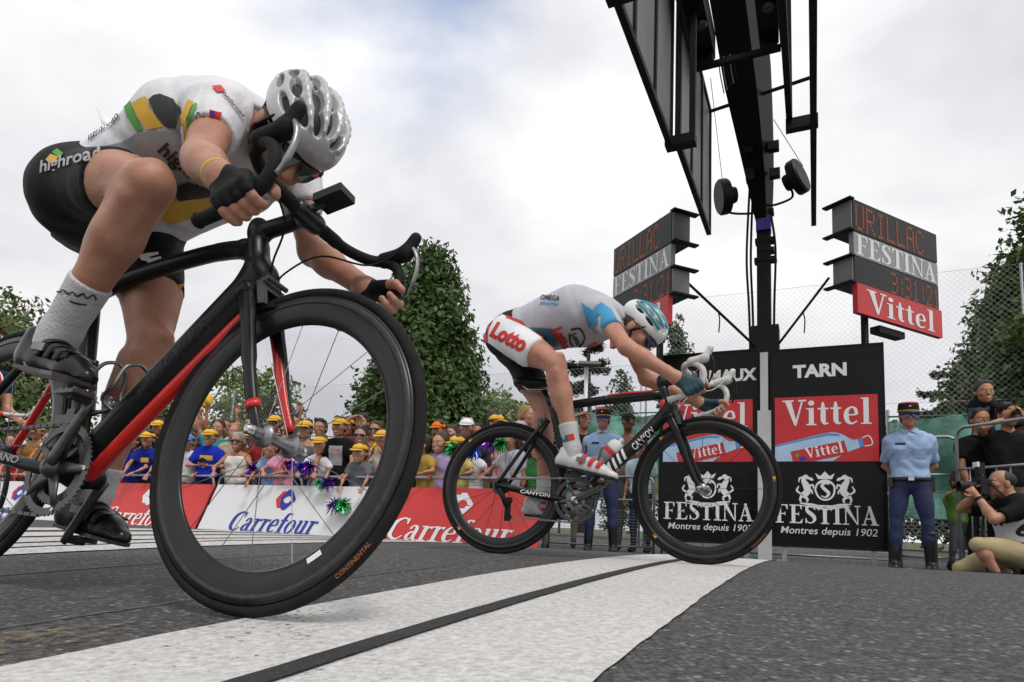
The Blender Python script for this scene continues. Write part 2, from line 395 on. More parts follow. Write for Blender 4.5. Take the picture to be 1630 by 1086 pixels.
G['N'] = (0.82, [rect(.13, .05, .19, .95), rect(.02, 0, .30, .06), rect(.66, 0, .72, .95), rect(.55, .94, .83, 1), ('P', [(.02, 1), (.25, 1), (.72, 0), (.66, 0)]), ])
G['A'] = (0.74, [('P', [(.36, 1), (.42, 1), (.16, .04), (.1, .04)]), ('P', [(.30, .98), (.42, 1), (.70, .04), (.50, .04)]), rect(.02, 0, .26, .06), rect(.42, 0, .78, .06), rect(.2, .3, .55, .36)])
G['V'] = (0.72, [('P', [(.06, .96), (.27, .96), (.45, .08), (.37, 0)]), ('P', [(.60, .96), (.66, .96), (.43, 0), (.37, 0)]), rect(-.02, .94, .35, 1), rect(.5, .94, .76, 1)])
G['i'] = (0.33, [rect(.08, .04, .24, .66), rect(0, 0, .32, .05), rect(0, .62, .24, .67), ('O', .16, .86, .1)])
G['t'] = (0.36, [('K', [(.16, .88, .06), (.17, .6, .15), (.17, .2, .16), (.22, .06, .10), (.33, .07, .04)]), rect(0, .60, .34, .66)])
G['e'] = (0.50, [('K', [(.08, .35, .05), (.40, .37, .06)]), ('K', [(.41, .36, .10), (.37, .58, .10), (.25, .65, .06), (.12, .53, .12), (.09, .33, .16), (.13, .12, .13), (.26, .03, .07), (.42, .12, .04)])])
G['l'] = (0.33, [rect(.08, .04, .24, .98), rect(0, 0, .32, .05), rect(0, .95, .24, 1)])
G['C'] = (0.72, [('K', [(.60, .80, .06), (.50, .95, .06), (.34, .96, .08), (.15, .80, .15), (.10, .5, .18), (.15, .2, .15), (.34, .04, .09), (.5, .06, .06), (.63, .2, .05)]), rect(.57, .72, .63, .98)])
G['a'] = (0.52, [('K', [(.10, .50, .10), (.17, .64, .06), (.28, .64, .08), (.35, .5, .14), (.35, .18, .14), (.42, .03, .08), (.5, .05, .04)]), ('K', [(.34, .40, .05), (.17, .34, .08), (.09, .18, .13), (.15, .04, .08), (.26, .07, .05), (.34, .18, .05)])])
G['r'] = (0.44, [rect(.09, .04, .24, .64), rect(.01, 0, .34, .05), rect(.0, .60, .24, .66), ('K', [(.2, .45, .05), (.28, .6, .06), (.42, .58, .13)])])
G['f'] = (0.38, [rect(.10, .04, .25, .8), rect(.01, 0, .35, .05), rect(0, .60, .36, .66), ('K', [(.17, .75, .15), (.21, .93, .11), (.31, .98, .06), (.42, .91, .10)])])
G['o'] = (0.52, [('R', .26, .33, .24, .34, .13, .05)])
G['u'] = (0.58, [('K', [(.15, .64, .14), (.15, .2, .14), (.22, .04, .09), (.32, .06, .05), (.4, .18, .05)]), rect(.36, .04, .50, .64), rect(.04, .60, .2, .66), rect(.3, .60, .48, .66), rect(.4, 0, .57, .05)])
def glyph_text(txt, shear=0.0, space=0.04):
    v = []; f = []; x = 0; lay = []
    for ch in txt:
        adv, ps = G[ch]
        for k, p in enumerate(ps):
            if p[0] == 'P': pv = p[1]; pf = [tuple(range(len(pv)))]
            elif p[0] == 'K': pv, pf = kstroke(p[1])
            elif p[0] == 'O': pv = [(p[1] + p[3] * math.cos(a), p[2] + p[3] * math.sin(a)) for a in np.linspace(0, 2 * math.pi, 20, endpoint=False)]; pf = [tuple(range(20))]
            elif p[0] == 'R':
                an = np.linspace(0, 2 * math.pi, 28, endpoint=False); cx, cy, rx, ry, wx, wy = p[1:]
                pv = [(cx + rx * math.cos(a), cy + ry * math.sin(a)) for a in an] + [(cx + (rx - wx) * math.cos(a), cy + (ry - wy) * math.sin(a)) for a in an]
                pf = [(i, (i + 1) % 28, 28 + (i + 1) % 28, 28 + i) for i in range(28)]
            n0 = len(v); v += [(q[0] + x + shear * q[1], q[1]) for q in pv]; f += [tuple(i + n0 for i in q) for q in pf]; lay += [k] * len(pv)
        x += adv + space
    return np.array(v), f, np.array(lay)
def flat_mark(name, v, f, o, ux, uy, material, parent, lay=None, off=0.002):
    """a printed mark lying on a flat face: 2-D outline v placed at o with axes ux, uy, raised by off"""
    o = np.array(o, float); ux = np.array(ux, float); uy = np.array(uy, float); nn = unit(np.cross(ux, uy))
    W_ = [o + ux * p[0] + uy * p[1] + nn * (off + (0 if lay is None else lay[i] * 0.00025)) for i, p in enumerate(v)]
    fx = []
    for q in f:   # make all faces look along +nn
        a = sum(v[q[i]][0] * v[q[(i + 1) % len(q)]][1] - v[q[(i + 1) % len(q)]][0] * v[q[i]][1] for i in range(len(q)))
        fx.append(tuple(q) if a > 0 else tuple(reversed(q)))
    return MB().add(W_, fx).build(name, material, parent)
def sans_mark(name, txt, w, h, o, ux, uy, material, parent, bold=0.0, shear=0.0, off=0.002):
    v, f = text_mesh(txt, bold, shear); v = fit_text(v, w, h); return flat_mark(name, v, f, o, ux, uy, material, parent, None, off)
def serif_mark(name, txt, w, h, o, ux, uy, material, parent, shear=0.0, off=0.002, space=0.04):
    v, f, lay = glyph_text(txt, shear, space); v = fit_text(v, w, h); return flat_mark(name, v, f, o, ux, uy, material, parent, lay, off)
def cut_grid(v, f, step):
    bm = bmesh.new(); vs = [bm.verts.new((p[0], p[1], 0)) for p in v]
    for q in f:
        try: bm.faces.new([vs[i] for i in q])
        except ValueError: pass
    v = np.array(v); lo = v.min(0); hi = v.max(0)
    for ax in (0, 1):
        for x in np.arange(lo[ax] + step, hi[ax], step):
            co = Vector((0, 0, 0)); co[ax] = x; no = Vector((0, 0, 0)); no[ax] = 1
            bmesh.ops.bisect_plane(bm, geom=bm.verts[:] + bm.edges[:] + bm.faces[:], plane_co=co, plane_no=no, dist=1e-6)
    bm.verts.index_update(); v2 = np.array([w.co[:2] for w in bm.verts]); f2 = [tuple(w.index for w in q.verts) for q in bm.faces]; bm.free(); return v2, f2
_BV = {}
def bvh_of(o):
    if o.name not in _BV:
        me = o.data; _BV[o.name] = BVHTree.FromPolygons([v.co.copy() for v in me.vertices], [tuple(p.vertices) for p in me.polygons])
    return _BV[o.name]
def wrap_mark(name, v, f, target, o, ux, uy, material, step=0.012, off=0.0022, lay=None, reach=0.35, throw=None):
    """print wrapped onto a body: the flat outline is thrown along -n onto the target's surface (same local frame)"""
    nl = 0 if lay is None else lay
    v, f = cut_grid(v, f, step); o = np.array(o, float); ux = np.array(ux, float); uy = np.array(uy, float); nn = unit(np.cross(ux, uy)) if throw is None else unit(throw); bv = bvh_of(target)
    P = []; ok = []
    for p in v:
        s_ = o + ux * p[0] + uy * p[1] + nn * reach * 0.5
        h = bv.ray_cast(Vector(s_), Vector(-nn), reach * 1.6)
        if h[0] is None: P.append(s_); ok.append(False)
        else: P.append(np.array(h[0]) + np.array(h[1]) * off * (1 if Vector(h[1]).dot(Vector(nn)) > 0 else -1)); ok.append(True)
    fx = []
    for q in f:
        if all(ok[i] for i in q):
            L = max(np.linalg.norm(P[q[i]] - P[q[i - 1]]) for i in range(len(q)))
            if L < 0.09: fx.append(q)
    if not fx: return None
    return MB().add(P, fx).build(name, material, target, True)
def wrap_text(name, txt, w, h, target, o, ux, uy, material, bold=0.0, shear=0.0, serif=False, **k):
    if serif: v, f, _ = glyph_text(txt, shear)
    else: v, f = text_mesh(txt, bold, shear)
    return wrap_mark(name, fit_text(v, w, h), f, target, o, ux, uy, material, **k)

# ---------------------------------------------------------------- the place: road coordinates u (riding direction) and s (across, away)
CA, SA_ = math.cos(ROAD_A), math.sin(ROAD_A)
UD = np.array([CA, -SA_, 0.0]); SD = np.array([SA_, CA, 0.0]); ZD = np.array([0, 0, 1.0])
def zroad(s):
    if s < -2.1: return 0.0
    z = 0.2546 - 0.0089 * (s - 3.2512) ** 2
    if s > 4.3: z = max(z - 0.0132 * (s - 4.3) ** 2, 0.085)
    return max(z, 0.0)
def US(u, s, z=None): 
    p = UD * u + SD * s; p[2] = zroad(s) if z is None else z; return p

def ground_mat(name, c0, c1, fine, bump, rough=0.9, blot=0.5, c2=None):
    m = bpy.data.materials.new(name); m.use_nodes = True; t = m.node_tree; b = t.nodes['Principled BSDF']; b.inputs['Roughness'].default_value = rough
    b.inputs['Specular IOR Level'].default_value = 0.35
    co = t.nodes.new('ShaderNodeTexCoord')
    n1 = t.nodes.new('ShaderNodeTexNoise'); n1.inputs['Scale'].default_value = fine; n1.inputs['Detail'].default_value = 3; n1.inputs['Roughness'].default_value = 0.7
    n2 = t.nodes.new('ShaderNodeTexNoise'); n2.inputs['Scale'].default_value = 1.1; n2.inputs['Detail'].default_value = 5
    vo = t.nodes.new('ShaderNodeTexVoronoi'); vo.inputs['Scale'].default_value = fine * 0.9
    for n in (n1, n2, vo): t.links.new(co.outputs['Object'], n.inputs['Vector'])
    r = t.nodes.new('ShaderNodeValToRGB'); r.color_ramp.elements[0].position = 0.36; r.color_ramp.elements[1].position = 0.66
    r.color_ramp.elements[0].color = (*c0, 1); r.color_ramp.elements[1].color = (*c1, 1)
    t.links.new(n1.outputs['Fac'], r.inputs['Fac'])
    mu = t.nodes.new('ShaderNodeMix'); mu.data_type = 'RGBA'; mu.blend_type = 'MULTIPLY'; mu.inputs['Factor'].default_value = blot
    r2 = t.nodes.new('ShaderNodeValToRGB'); r2.color_ramp.elements[0].position = 0.3; r2.color_ramp.elements[0].color = (0.6, 0.6, 0.6, 1); r2.color_ramp.elements[1].position = 0.6
    t.links.new(n2.outputs['Fac'], r2.inputs['Fac']); t.links.new(r.outputs['Color'], mu.inputs['A']); t.links.new(r2.outputs['Color'], mu.inputs['B'])
    out = mu.outputs['Result']
    if c2 is not None:   # stones of every grey, a few pale, set in dark binder
        sp = t.nodes.new('ShaderNodeSeparateColor'); t.links.new(vo.outputs['Color'], sp.inputs[0])
        cr_ = t.nodes.new('ShaderNodeValToRGB'); e0 = cr_.color_ramp.elements; e0[0].position = 0.0; e0[0].color = (.035, .035, .035, 1); e0[1].position = 1.0; e0[1].color = (*c2, 1)
        e1_ = e0.new(.5); e1_.color = (.085, .084, .082, 1); e2_ = e0.new(.88); e2_.color = (.15, .146, .14, 1); t.links.new(sp.outputs[0], cr_.inputs['Fac'])
        dr_ = t.nodes.new('ShaderNodeMapRange'); dr_.inputs['From Min'].default_value = .28; dr_.inputs['From Max'].default_value = .62; dr_.inputs['To Min'].default_value = .85; dr_.inputs['To Max'].default_value = .1; t.links.new(vo.outputs['Distance'], dr_.inputs['Value'])
        m3 = t.nodes.new('ShaderNodeMix'); m3.data_type = 'RGBA'; t.links.new(cr_.outputs['Color'], m3.inputs['B']); t.links.new(dr_.outputs['Result'], m3.inputs['Factor']); t.links.new(out, m3.inputs['A']); out = m3.outputs['Result']
    t.links.new(out, b.inputs['Base Color'])
    ma = t.nodes.new('ShaderNodeMath'); ma.operation = 'MULTIPLY_ADD'; ma.inputs[1].default_value = -0.8
    t.links.new(vo.outputs['Distance'], ma.inputs[0]); t.links.new(n1.outputs['Fac'], ma.inputs[2])
    bu = t.nodes.new('ShaderNodeBump'); bu.inputs['Strength'].default_value = bump; bu.inputs['Distance'].default_value = 0.006
    t.links.new(ma.outputs[0], bu.inputs['Height']); t.links.new(bu.outputs['Normal'], b.inputs['Normal'])
    return m
M['asphalt'] = ground_mat('asphalt', (0.022, 0.022, 0.022), (0.11, 0.108, 0.105), 95, 1.0, 0.85, 0.4, (0.32, 0.305, 0.28))
M['road_paint'] = ground_mat('white_road_paint', (0.42, 0.412, 0.40), (0.64, 0.63, 0.61), 70, 0.5, 0.8, 0.3)
_t = M['road_paint'].node_tree; _b = _t.nodes['Principled BSDF']; _n = _t.nodes.new('ShaderNodeTexNoise'); _n.inputs['Scale'].default_value = 62; _n.inputs['Detail'].default_value = 5; _n.inputs['Roughness'].default_value = .7
_n2 = _t.nodes.new('ShaderNodeTexNoise'); _n2.inputs['Scale'].default_value = 2.2; _n2.inputs['Detail'].default_value = 4; _m = _t.nodes.new('ShaderNodeMath'); _m.operation = 'MULTIPLY_ADD'; _m.inputs[1].default_value = .35
_r = _t.nodes.new('ShaderNodeMapRange'); _r.inputs['From Min'].default_value = .80; _r.inputs['From Max'].default_value = .88; _r.inputs['To Min'].default_value = 1.0; _r.inputs['To Max'].default_value = .25
for _q in (_n, _n2): _t.links.new([x for x in _t.nodes if x.type == 'TEX_COORD'][0].outputs['Object'], _q.inputs['Vector'])
_t.links.new(_n2.outputs['Fac'], _m.inputs[0]); _t.links.new(_n.outputs['Fac'], _m.inputs[2]); _t.links.new(_m.outputs[0], _r.inputs['Value']); _t.links.new(_r.outputs['Result'], _b.inputs['Alpha'])
M['road_black'] = ground_mat('black_road_paint', (0.02, 0.02, 0.02), (0.04, 0.04, 0.04), 110, 0.5, 0.8, 0.2)
M['old_paint'] = ground_mat('worn_road_paint', (0.30, 0.295, 0.285), (0.68, 0.67, 0.65), 45, 0.6, 0.85, 0.5)
M['sand'] = ground_mat('sand_stain', (0.13, 0.115, 0.09), (0.30, 0.26, 0.20), 90, 0.8, 0.9, 0.4)
_t = M['sand'].node_tree; _b = _t.nodes['Principled BSDF']; _n = _t.nodes.new('ShaderNodeTexNoise'); _n.inputs['Scale'].default_value = 22; _n.inputs['Detail'].default_value = 8; _n.inputs['Roughness'].default_value = .75
_r = _t.nodes.new('ShaderNodeMapRange'); _r.inputs['From Min'].default_value = .44; _r.inputs['From Max'].default_value = .60; _r.inputs['To Max'].default_value = .85; _t.links.new([x for x in _t.nodes if x.type == 'TEX_COORD'][0].outputs['Object'], _n.inputs['Vector']); _t.links.new(_n.outputs['Fac'], _r.inputs['Value']); _t.links.new(_r.outputs['Result'], _b.inputs['Alpha'])
M['tar_seam'] = ground_mat('tar_seam', (0.06, 0.06, 0.06), (0.17, 0.17, 0.17), 100, 0.6, 0.8, 0.2)
M['grass_ground'] = ground_mat('verge_ground', (0.05, 0.06, 0.025), (0.13, 0.12, 0.07), 14, 0.8, 0.95, 0.5)

def strip(name, u0, u1, s0, s1, dz, material, ns=60, nu=1, wob=0.0, parent=None, edge=None):
    v = []; f = []
    for i in range(ns + 1):
        s = s0 + (s1 - s0) * i / ns
        for j in range(nu + 1):
            u = u0 + (u1 - u0) * j / nu
            if wob and j in (0, nu): u += random.uniform(-wob, wob)
            p = US(u, s); p[2] += dz; v.append(p)
    for i in range(ns):
        for j in range(nu): a = i * (nu + 1) + j; f.append((a, a + 1, a + nu + 2, a + nu + 1))
    return MB().add(v, f).build(name, material, parent, True)
def stain(name, u, s, ru, rs, dz, material, seed, parent):
    rr = random.Random(seed); n = 26; v = [US(u, s) + ZD * dz]
    for i in range(n):
        a = 2 * math.pi * i / n; k = 0.7 + 0.5 * rr.random(); p = US(u + ru * k * math.cos(a), s + rs * k * math.sin(a)); p[2] += dz; v.append(p)
    return MB().add(v, [(0, 1 + i, 1 + (i + 1) % n) for i in range(n)]).build(name, material, parent, True)

g = MB().add([(-1500, -1500, -0.03), (1500, -1500, -0.03), (1500, 1500, -0.03), (-1500, 1500, -0.03)], [(0, 1, 2, 3)]).build('ground', M['grass_ground'])
tag(g, 'flat verge ground stretching away behind the road', 'ground', kind='structure')
road = strip('road', -70, 45, -2.1, 6.45, 0.0, M['asphalt'], 90, 8)
tag(road, 'dark grey asphalt road with a crowned middle', 'road', kind='structure')
pv = MB()
pv.add([US(-70, 6.45, 0.087), US(45, 6.45, 0.087), US(45, 40, 0.06), US(-70, 40, 0.06)], [(0, 1, 2, 3)])
pv = pv.build('pavement', M['asphalt']); tag(pv, 'paved ground behind the barriers where the crowd stands', 'pavement', kind='structure')
pv2 = MB().add([US(-70, -9, -0.012), US(45, -9, -0.012), US(45, -2.1, -0.012), US(-70, -2.1, -0.012)], [(0, 1, 2, 3)]).build('pavement', M['asphalt'])
tag(pv2, 'asphalt strip along the near side of the road', 'pavement', kind='structure')
fb = strip('finish_band', -0.934, -0.2554, -1.6, 6.4, 0.004, M['road_paint'], 120, 2, 0.0025, road)
fs_ = strip('finish_stripe', -0.632, -0.588, -1.6, 6.4, 0.008, M['road_black'], 120, 1, 0.0012, road)
for (u0, u1, s0, s1) in ((-2.78, -2.50, 0.9, 5.2), (-3.02, -2.84, 0.6, 5.6), (-3.42, -3.10, 0.8, 4.4), (-3.95, -3.55, 1.0, 5.4), (-4.6, -4.2, 0.6, 6.0)):
    strip('painted_mark', u0, u1, s0, s1, 0.004, M['old_paint'], 60, 1, 0.006, road)
strip('seam_line', -1.93, -1.915, -0.5, 6.2, 0.003, M['tar_seam'], 60, 1, 0.002, road)
strip('seam_line', -1.20, -1.193, -0.5, 3.2, 0.003, M['tar_seam'], 60, 1, 0.002, road)
stain('sand_stain', -1.06, 0.60, 0.07, 0.17, 0.003, M['sand'], 3, road)
stain('sand_stain', -1.12, 0.56, 0.05, 0.12, 0.0045, M['sand'], 5, road)
stain('sand_stain', -1.35, 0.30, 0.10, 0.2, 0.003, M['sand'], 8, road)

# ---------------------------------------------------------------- finish boards
def board(name, u0, u1, s, z0, z1, label):
    o = empty(name, US((u0 + u1) / 2, s, 0)); 
    W2 = (u1 - u0) / 2
    o.rotation_euler = (0, 0, -ROAD_A)          # local x along the road, local -y towards the camera
    tag(o, label, 'sign board', 'finish line sign boards')
    pn = MB().box((0, 0.03, (z0 + z1) / 2), (2 * W2, 0.05, z1 - z0)).build('panel', M['black_board'], o)
    fr = MB()
    fr.box((-W2 - 0.012, 0.03, (z0 + z1) / 2), (0.022, 0.064, z1 - z0 + 0.04)); fr.box((W2 + 0.012, 0.03, (z0 + z1) / 2), (0.022, 0.064, z1 - z0 + 0.04))
    fr.box((0, 0.03, z1 + 0.010), (2 * W2, 0.064, 0.018)); fr.box((0, 0.03, z0 - 0.010), (2 * W2, 0.064, 0.018))
    fr.build('frame', M['black_metal'], o)
    for x in (-W2 + 0.12, W2 - 0.12):
        ft = MB(); ft.box((x, 0.0, 0.03), (0.30, 0.06, 0.05)); ft.box((x - 0.12, -0.03, 0.085), (0.035, 0.035, 0.06)); ft.box((x + 0.12, -0.03, 0.085), (0.035, 0.035, 0.06))
        ft.box((x, 0.03, 0.13), (0.05, 0.04, 2 * max(z0 - 0.03, 0.05)))
        ft.build('foot', M['galv'], o)
    return o, W2
UX, UY = np.array([1., 0, 0]), np.array([0, 0, 1.])
def crest(o, cx, cz, w):
    """heraldic emblem: shield with an S, crown and a rearing horse on either side"""
    k = w / 2.0
    def put(name, pts_lists, polys=()):
        v = []; f = []; lay = []; 
        for i, pl in enumerate(pts_lists):
            a, b = kstroke(pl, 5); n0 = len(v); v += [tuple(x) for x in a]; f += [tuple(j + n0 for j in q) for q in b]; lay += [i] * len(a)
        for i, pl in enumerate(polys):
            n0 = len(v); v += pl; f += [tuple(range(n0, n0 + len(pl)))]; lay += [i + len(pts_lists)] * len(pl)
        v = np.array(v) * k; flat_mark(name, v, f, (cx, 0.005, cz), UX, UY, M['white_print'], o, lay, 0.002)
    an = np.linspace(0, 2 * math.pi, 21)
    shield = [(0.36 * math.cos(a) * (1 if math.sin(a) > 0 else 0.95), 0.05 + 0.40 * math.sin(a), 0.07) for a in an]
    put('shield', [shield, [(.15, .27, .03), (.02, .33, .07), (-.12, .22, .11), (0, .07, .13), (.13, -.08, .12), (.02, -.24, .07), (-.15, -.18, .03)], [(-.3, .27, .05), (-.16, .36, .08), (.16, .36, .08), (.3, .27, .05)]])
    put('crown', [], [[(-.26, .50), (.26, .50), (.36, .74), (.17, .62), (0, .82), (-.17, .62), (-.36, .74)]])
    for sg in (-1, 1):
        f = lambda *q: [(sg * x, y, w_) for x, y, w_ in q]
        put('horse', [f((.62, .52, .10), (.72, .60, .16), (.80, .44, .18), (.70, .22, .26), (.66, .0, .26), (.82, -.18, .24)),          # head, neck, body
                      f((.72, .58, .05), (.52, .50, .12), (.44, .44, .05)), f((.76, .60, .04), (.95, .52, .07), (.98, .36, .03)),      # muzzle, mane
                      f((.62, .18, .09), (.46, .26, .07), (.42, .10, .05)), f((.64, .08, .09), (.5, .02, .07), (.48, -.12, .04)),       # forelegs
                      f((.80, -.2, .14), (.66, -.34, .09), (.70, -.46, .06)), f((.86, -.18, .14), (.94, -.34, .08), (.9, -.46, .06)), f((.9, -.12, .06), (1.06, .02, .08), (.98, .2, .04))])
    put('ribbon', [[(-.95, -.50, .04), (-.5, -.56, .11), (0, -.66, .08), (.5, -.56, .11), (.95, -.50, .04)], [(-.9, -.6, .03), (-.45, -.66, .06), (0, -.74, .05), (.45, -.66, .06), (.9, -.6, .03)]])
def dress_board(o, W2, title, tx, tw, word_x, vw=None):
    sans_mark('title_lettering', title, tw, 0.155, (tx, 0.005, 2.31), UX, UY, M['white_print'], o, 0.045)
    w = W2 * 2 * 0.93 if vw is None else vw
    rp = MB().box((-0.01, -0.001, 1.63), (w, 0.012, 0.75)).build('sponsor_panel', M['vittel_red'], o)
    y = -0.007
    serif_mark('sponsor_lettering', 'Vittel', w * 0.86, 0.30, (0.0, y, 1.82), UX, UY, M['white_print'], rp)
    L = -0.01 - w / 2
    def poly(name, pts, material, off): 
        return flat_mark(name, pts, [tuple(range(len(pts)))], (L, y, 1.255), UX, UY, material, rp, None, off)
    s = w / 1.06
    out = [(0, .0), (.62, .0), (.74, .10), (.90, .165), (.885, .245), (.80, .245), (.68, .315), (.55, .325), (.3, .265), (0, .19)]
    out = [tuple(x) for x in curve([(a * s, b) for a, b in out[3:]], 4)]
    poly('bottle_print', [(0, 0.004), (.60 * s, 0.004), (.74 * s, .10)] + out, M['light_blue'], 0.0018)
    poly('bottle_shade', [(0, .17), (.3 * s, .24), (.55 * s, .295), (.68 * s, .285), (.67 * s, .312), (.55 * s, .322), (.3 * s, .262), (0, .188)], M['mid_blue'], 0.0026)
    poly('bottle_neck', [(.875 * s, .155), (.915 * s, .165), (.895 * s, .26), (.855 * s, .25)], M['mid_blue'], 0.0026)
    v, f = kstroke([(.92 * s, .17, .012), (.99 * s, .185, .012), (.995 * s, .23, .012), (.96 * s, .285, .012), (.90 * s, .262, .012)], 4)
    flat_mark('bottle_cap', v, f, (L, y, 1.255), UX, UY, M['white_print'], rp, None, 0.0026)
    poly('bottle_label', [(.19 * s, .005), (.42 * s, .005), (.76 * s, .085), (.72 * s, .235), (.165 * s, .115)], M['vittel_red'], 0.0034)
    poly('label_square', [(.265 * s, .005), (.335 * s, .018), (.325 * s, .062), (.255 * s, .048)], M['blue_print'], 0.0042)
    poly('label_leaf', [(.215 * s, .055), (.25 * s, .05), (.255 * s, .085), (.225 * s, .09)], M['green'], 0.0042)
    v, f, lay = glyph_text('Vittel'); v = fit_text(v, 0.40 * s, 0.125); a = 0.19
    v = v @ np.array([[math.cos(a), math.sin(a)], [-math.sin(a), math.cos(a)]])
    flat_mark('label_lettering', v + np.array([.51 * s, .130]), f, (L, y, 1.255), UX, UY, M['white_print'], rp, lay, 0.0042)
    crest(o, word_x, 0.92, 0.55)
    serif_mark('brand_lettering', 'FESTINA', 1.04, 0.21, (word_x, 0.005, 0.66), UX, UY, M['white_print'], o, space=0.03)
    sans_mark('motto_lettering', 'Montres depuis 1902', 0.97, 0.105, (word_x + 0.02, 0.005, 0.465), UX, UY, M['white_print'], o, 0.004, 0.18)
b1, w1 = board('finish_board', -0.435, 0.70, 8.1, 0.30, 2.57, 'black sign board headed TARN with red panel and crest')
dress_board(b1, w1, 'TARN', -0.06, 0.56, -0.02)
b2, w2 = board('finish_board', -1.73, -0.60, 8.1, 0.30, 2.60, 'black sign board headed CARMAUX behind the blue and white cyclist')
dress_board(b2, w2, 'CARMAUX', 0.10, 0.93, 0.0)
po = empty('white_post', US(-0.518, 8.06, 0)); po.rotation_euler = (0, 0, -ROAD_A); tag(po, 'white square post standing between the two black boards', 'post')
MB().box((0, 0, 0.98), (0.145, 0.07, 1.74)).build('lower_sleeve', M['post_white'], po)
MB().box((0, 0.0, 2.2), (0.085, 0.05, 0.70)).build('upper_tube', M['post_white'], po)
MB().box((0, -0.02, 0.055), (0.36, 0.2, 0.06)).build('base_plate', M['galv'], po)
for x in (-0.15, 0.15): MB().box((x, -0.02, 0.11), (0.04, 0.16, 0.05)).build('bracket', M['galv'], po)

# ---------------------------------------------------------------- the arch mast with its boom and hanging frames over the line
ar = empty('finish_gantry', US(-0.53, 8.35, 0)); ar.rotation_euler = (0, 0, -ROAD_A); tag(ar, 'black mast and boom reaching over the finish line', 'gantry')
# local: x = riding direction, y = away from the camera
MB().box((0, 0, 2.3), (0.16, 0.16, 4.0)).build('mast', M['black_metal'], ar)
MB().box((0, 0, 2.72), (0.34, 0.26, 0.44)).build('mast_box', M['black_metal'], ar)
MB().tube([(0, 0, 4.2), (0, -0.03, 4.55)], 0.055, 12).build('swivel', M['dark_alloy'], ar)
cl = MB(); cl.box((0, -0.03, 4.24), (0.17, 0.19, 0.15)); cl.build('purple_wrap', M['purple'], ar)
for z, w in ((4.05, .24), (3.92, .2), (3.80, .26), (4.42, .2)): MB().box((0.02, -0.02, z), (w, 0.14, 0.05)).build('clamp', M['black_metal'], ar)
bm_ = MB()
bpath = curve([(0, 0, 4.3), (-.02, -0.25, 4.75), (-.06, -0.95, 5.25), (-.11, -2.2, 5.75), (-.13, -3.8, 6.05), (-.13, -6.4, 6.2)], 6)
bm_.tube(bpath, [0.09 + 0.17 * min(1, i / 14) for i in range(len(bpath))], 4, 0, upv=(1, 0, 1))
bm_.build('boom', M['black_metal'], ar)
def frame_panel(parent, x, y0, y1, z0, z1, nd, sheets, part):
    """open rectangular frame in the plane x = const with uprights, filled with grey sheets where given"""
    t = 0.05; pr = MB()
    pr.box((x, (y0 + y1) / 2, z0), (t, abs(y1 - y0) + t, t)); pr.box((x, (y0 + y1) / 2, z1), (t, abs(y1 - y0) + t, t))
    for i in range(nd + 1): pr.box((x, y0 + (y1 - y0) * i / nd, (z0 + z1) / 2), (t, t, z1 - z0 - t))
    fo = pr.build(part, M['black_metal'], parent)
    for i in range(nd):
        if i in sheets:
            ya, yb = y0 + (y1 - y0) * i / nd, y0 + (y1 - y0) * (i + 1) / nd
            MB().box((x, (ya + yb) / 2, (z0 + z1) / 2), (0.015, abs(yb - ya) - t - 0.006, z1 - z0 - t - 0.006)).build('sheet', M['grey_panel'], fo)
    return fo
LP = -0.52
frame_panel(ar, LP, -1.05, -2.90, 3.80, 5.28, 3, (0, 1, 2), 'banner_frame')
frame_panel(ar, LP - 0.06, -2.97, -6.2, 3.78, 5.40, 5, (0, 1, 2, 3, 4), 'banner_frame')
for yy, wz_ in ((-2.93, .26), (-4.7, .30)):
    cap = MB(); cap.box((LP + 0.03, yy, 3.79), (wz_, 0.12, 0.08)); cap.box((LP + 0.13, yy, 4.5), (0.05, 0.06, 1.36)); cap.build('hanger', M['black_metal'], ar)
RP = 0.565
frame_panel(ar, RP, -0.9, -6.2, 3.80, 3.95, 1, (), 'side_rail')
frame_panel(ar, RP - 0.19, -2.5, -6.2, 4.05, 5.35, 2, (), 'banner_frame')
MB().box((RP - 0.09, -2.5, 4.0), (0.26, 0.08, 0.10)).build('rail_bracket', M['black_metal'], ar)
xb = MB(); xb.tube([(LP, -1.1, 5.24), (RP - 0.02, -1.3, 5.24)], 0.02, 8); xb.build('cross_bar', M['black_metal'], ar)
xb = MB(); xb.tube([(LP, -4.2, 5.2), (RP - 0.12, -4.2, 5.2)], 0.022, 8); xb.build('cross_bar', M['black_metal'], ar)
# lamp frame hung under the boom near the top of the picture
lfo = empty('lamp_cradle'); lfo.parent = ar
MB().box((-.09, -2.2, 5.0), (.78, .05, .05)).build('cradle_bar', M['black_metal'], lfo)
for sx in (-.38, .20):
    MB().box((sx, -2.68, 5.16), (.17, .9, .26)).build('lamp_box', M['black_metal'], lfo); MB().box((sx, -2.3, 4.985), (.15, .12, .07)).build('lamp_foot', M['black_metal'], lfo)
    MB().lathe([(0.0, 0), (0.055, 0), (0.06, -0.02), (0.045, -0.05), (0.0, -0.04)], (sx + .02, -2.75, 5.03), (0, 0, 1), 20, 0, False).build('lamp_lens', M['dark_alloy'], lfo, True)
    MB().box((sx - .11 if sx < 0 else sx + .11, -2.7, 5.15), (.03, .95, .34)).build('side_plate', M['dark_alloy'], lfo)
for k in range(5): q_ = MB(); q_.tube(curve([(-.26 + .03 * k, -2.15, 5.1), (-.27 + .035 * k, -2.1, 4.98), (-.24 + .03 * k, -2.0, 4.80 + .03 * k)], 4), .006, 5); q_.build('loose_wire', M['grey_print'] if k % 2 else M['black_rubber'], lfo)
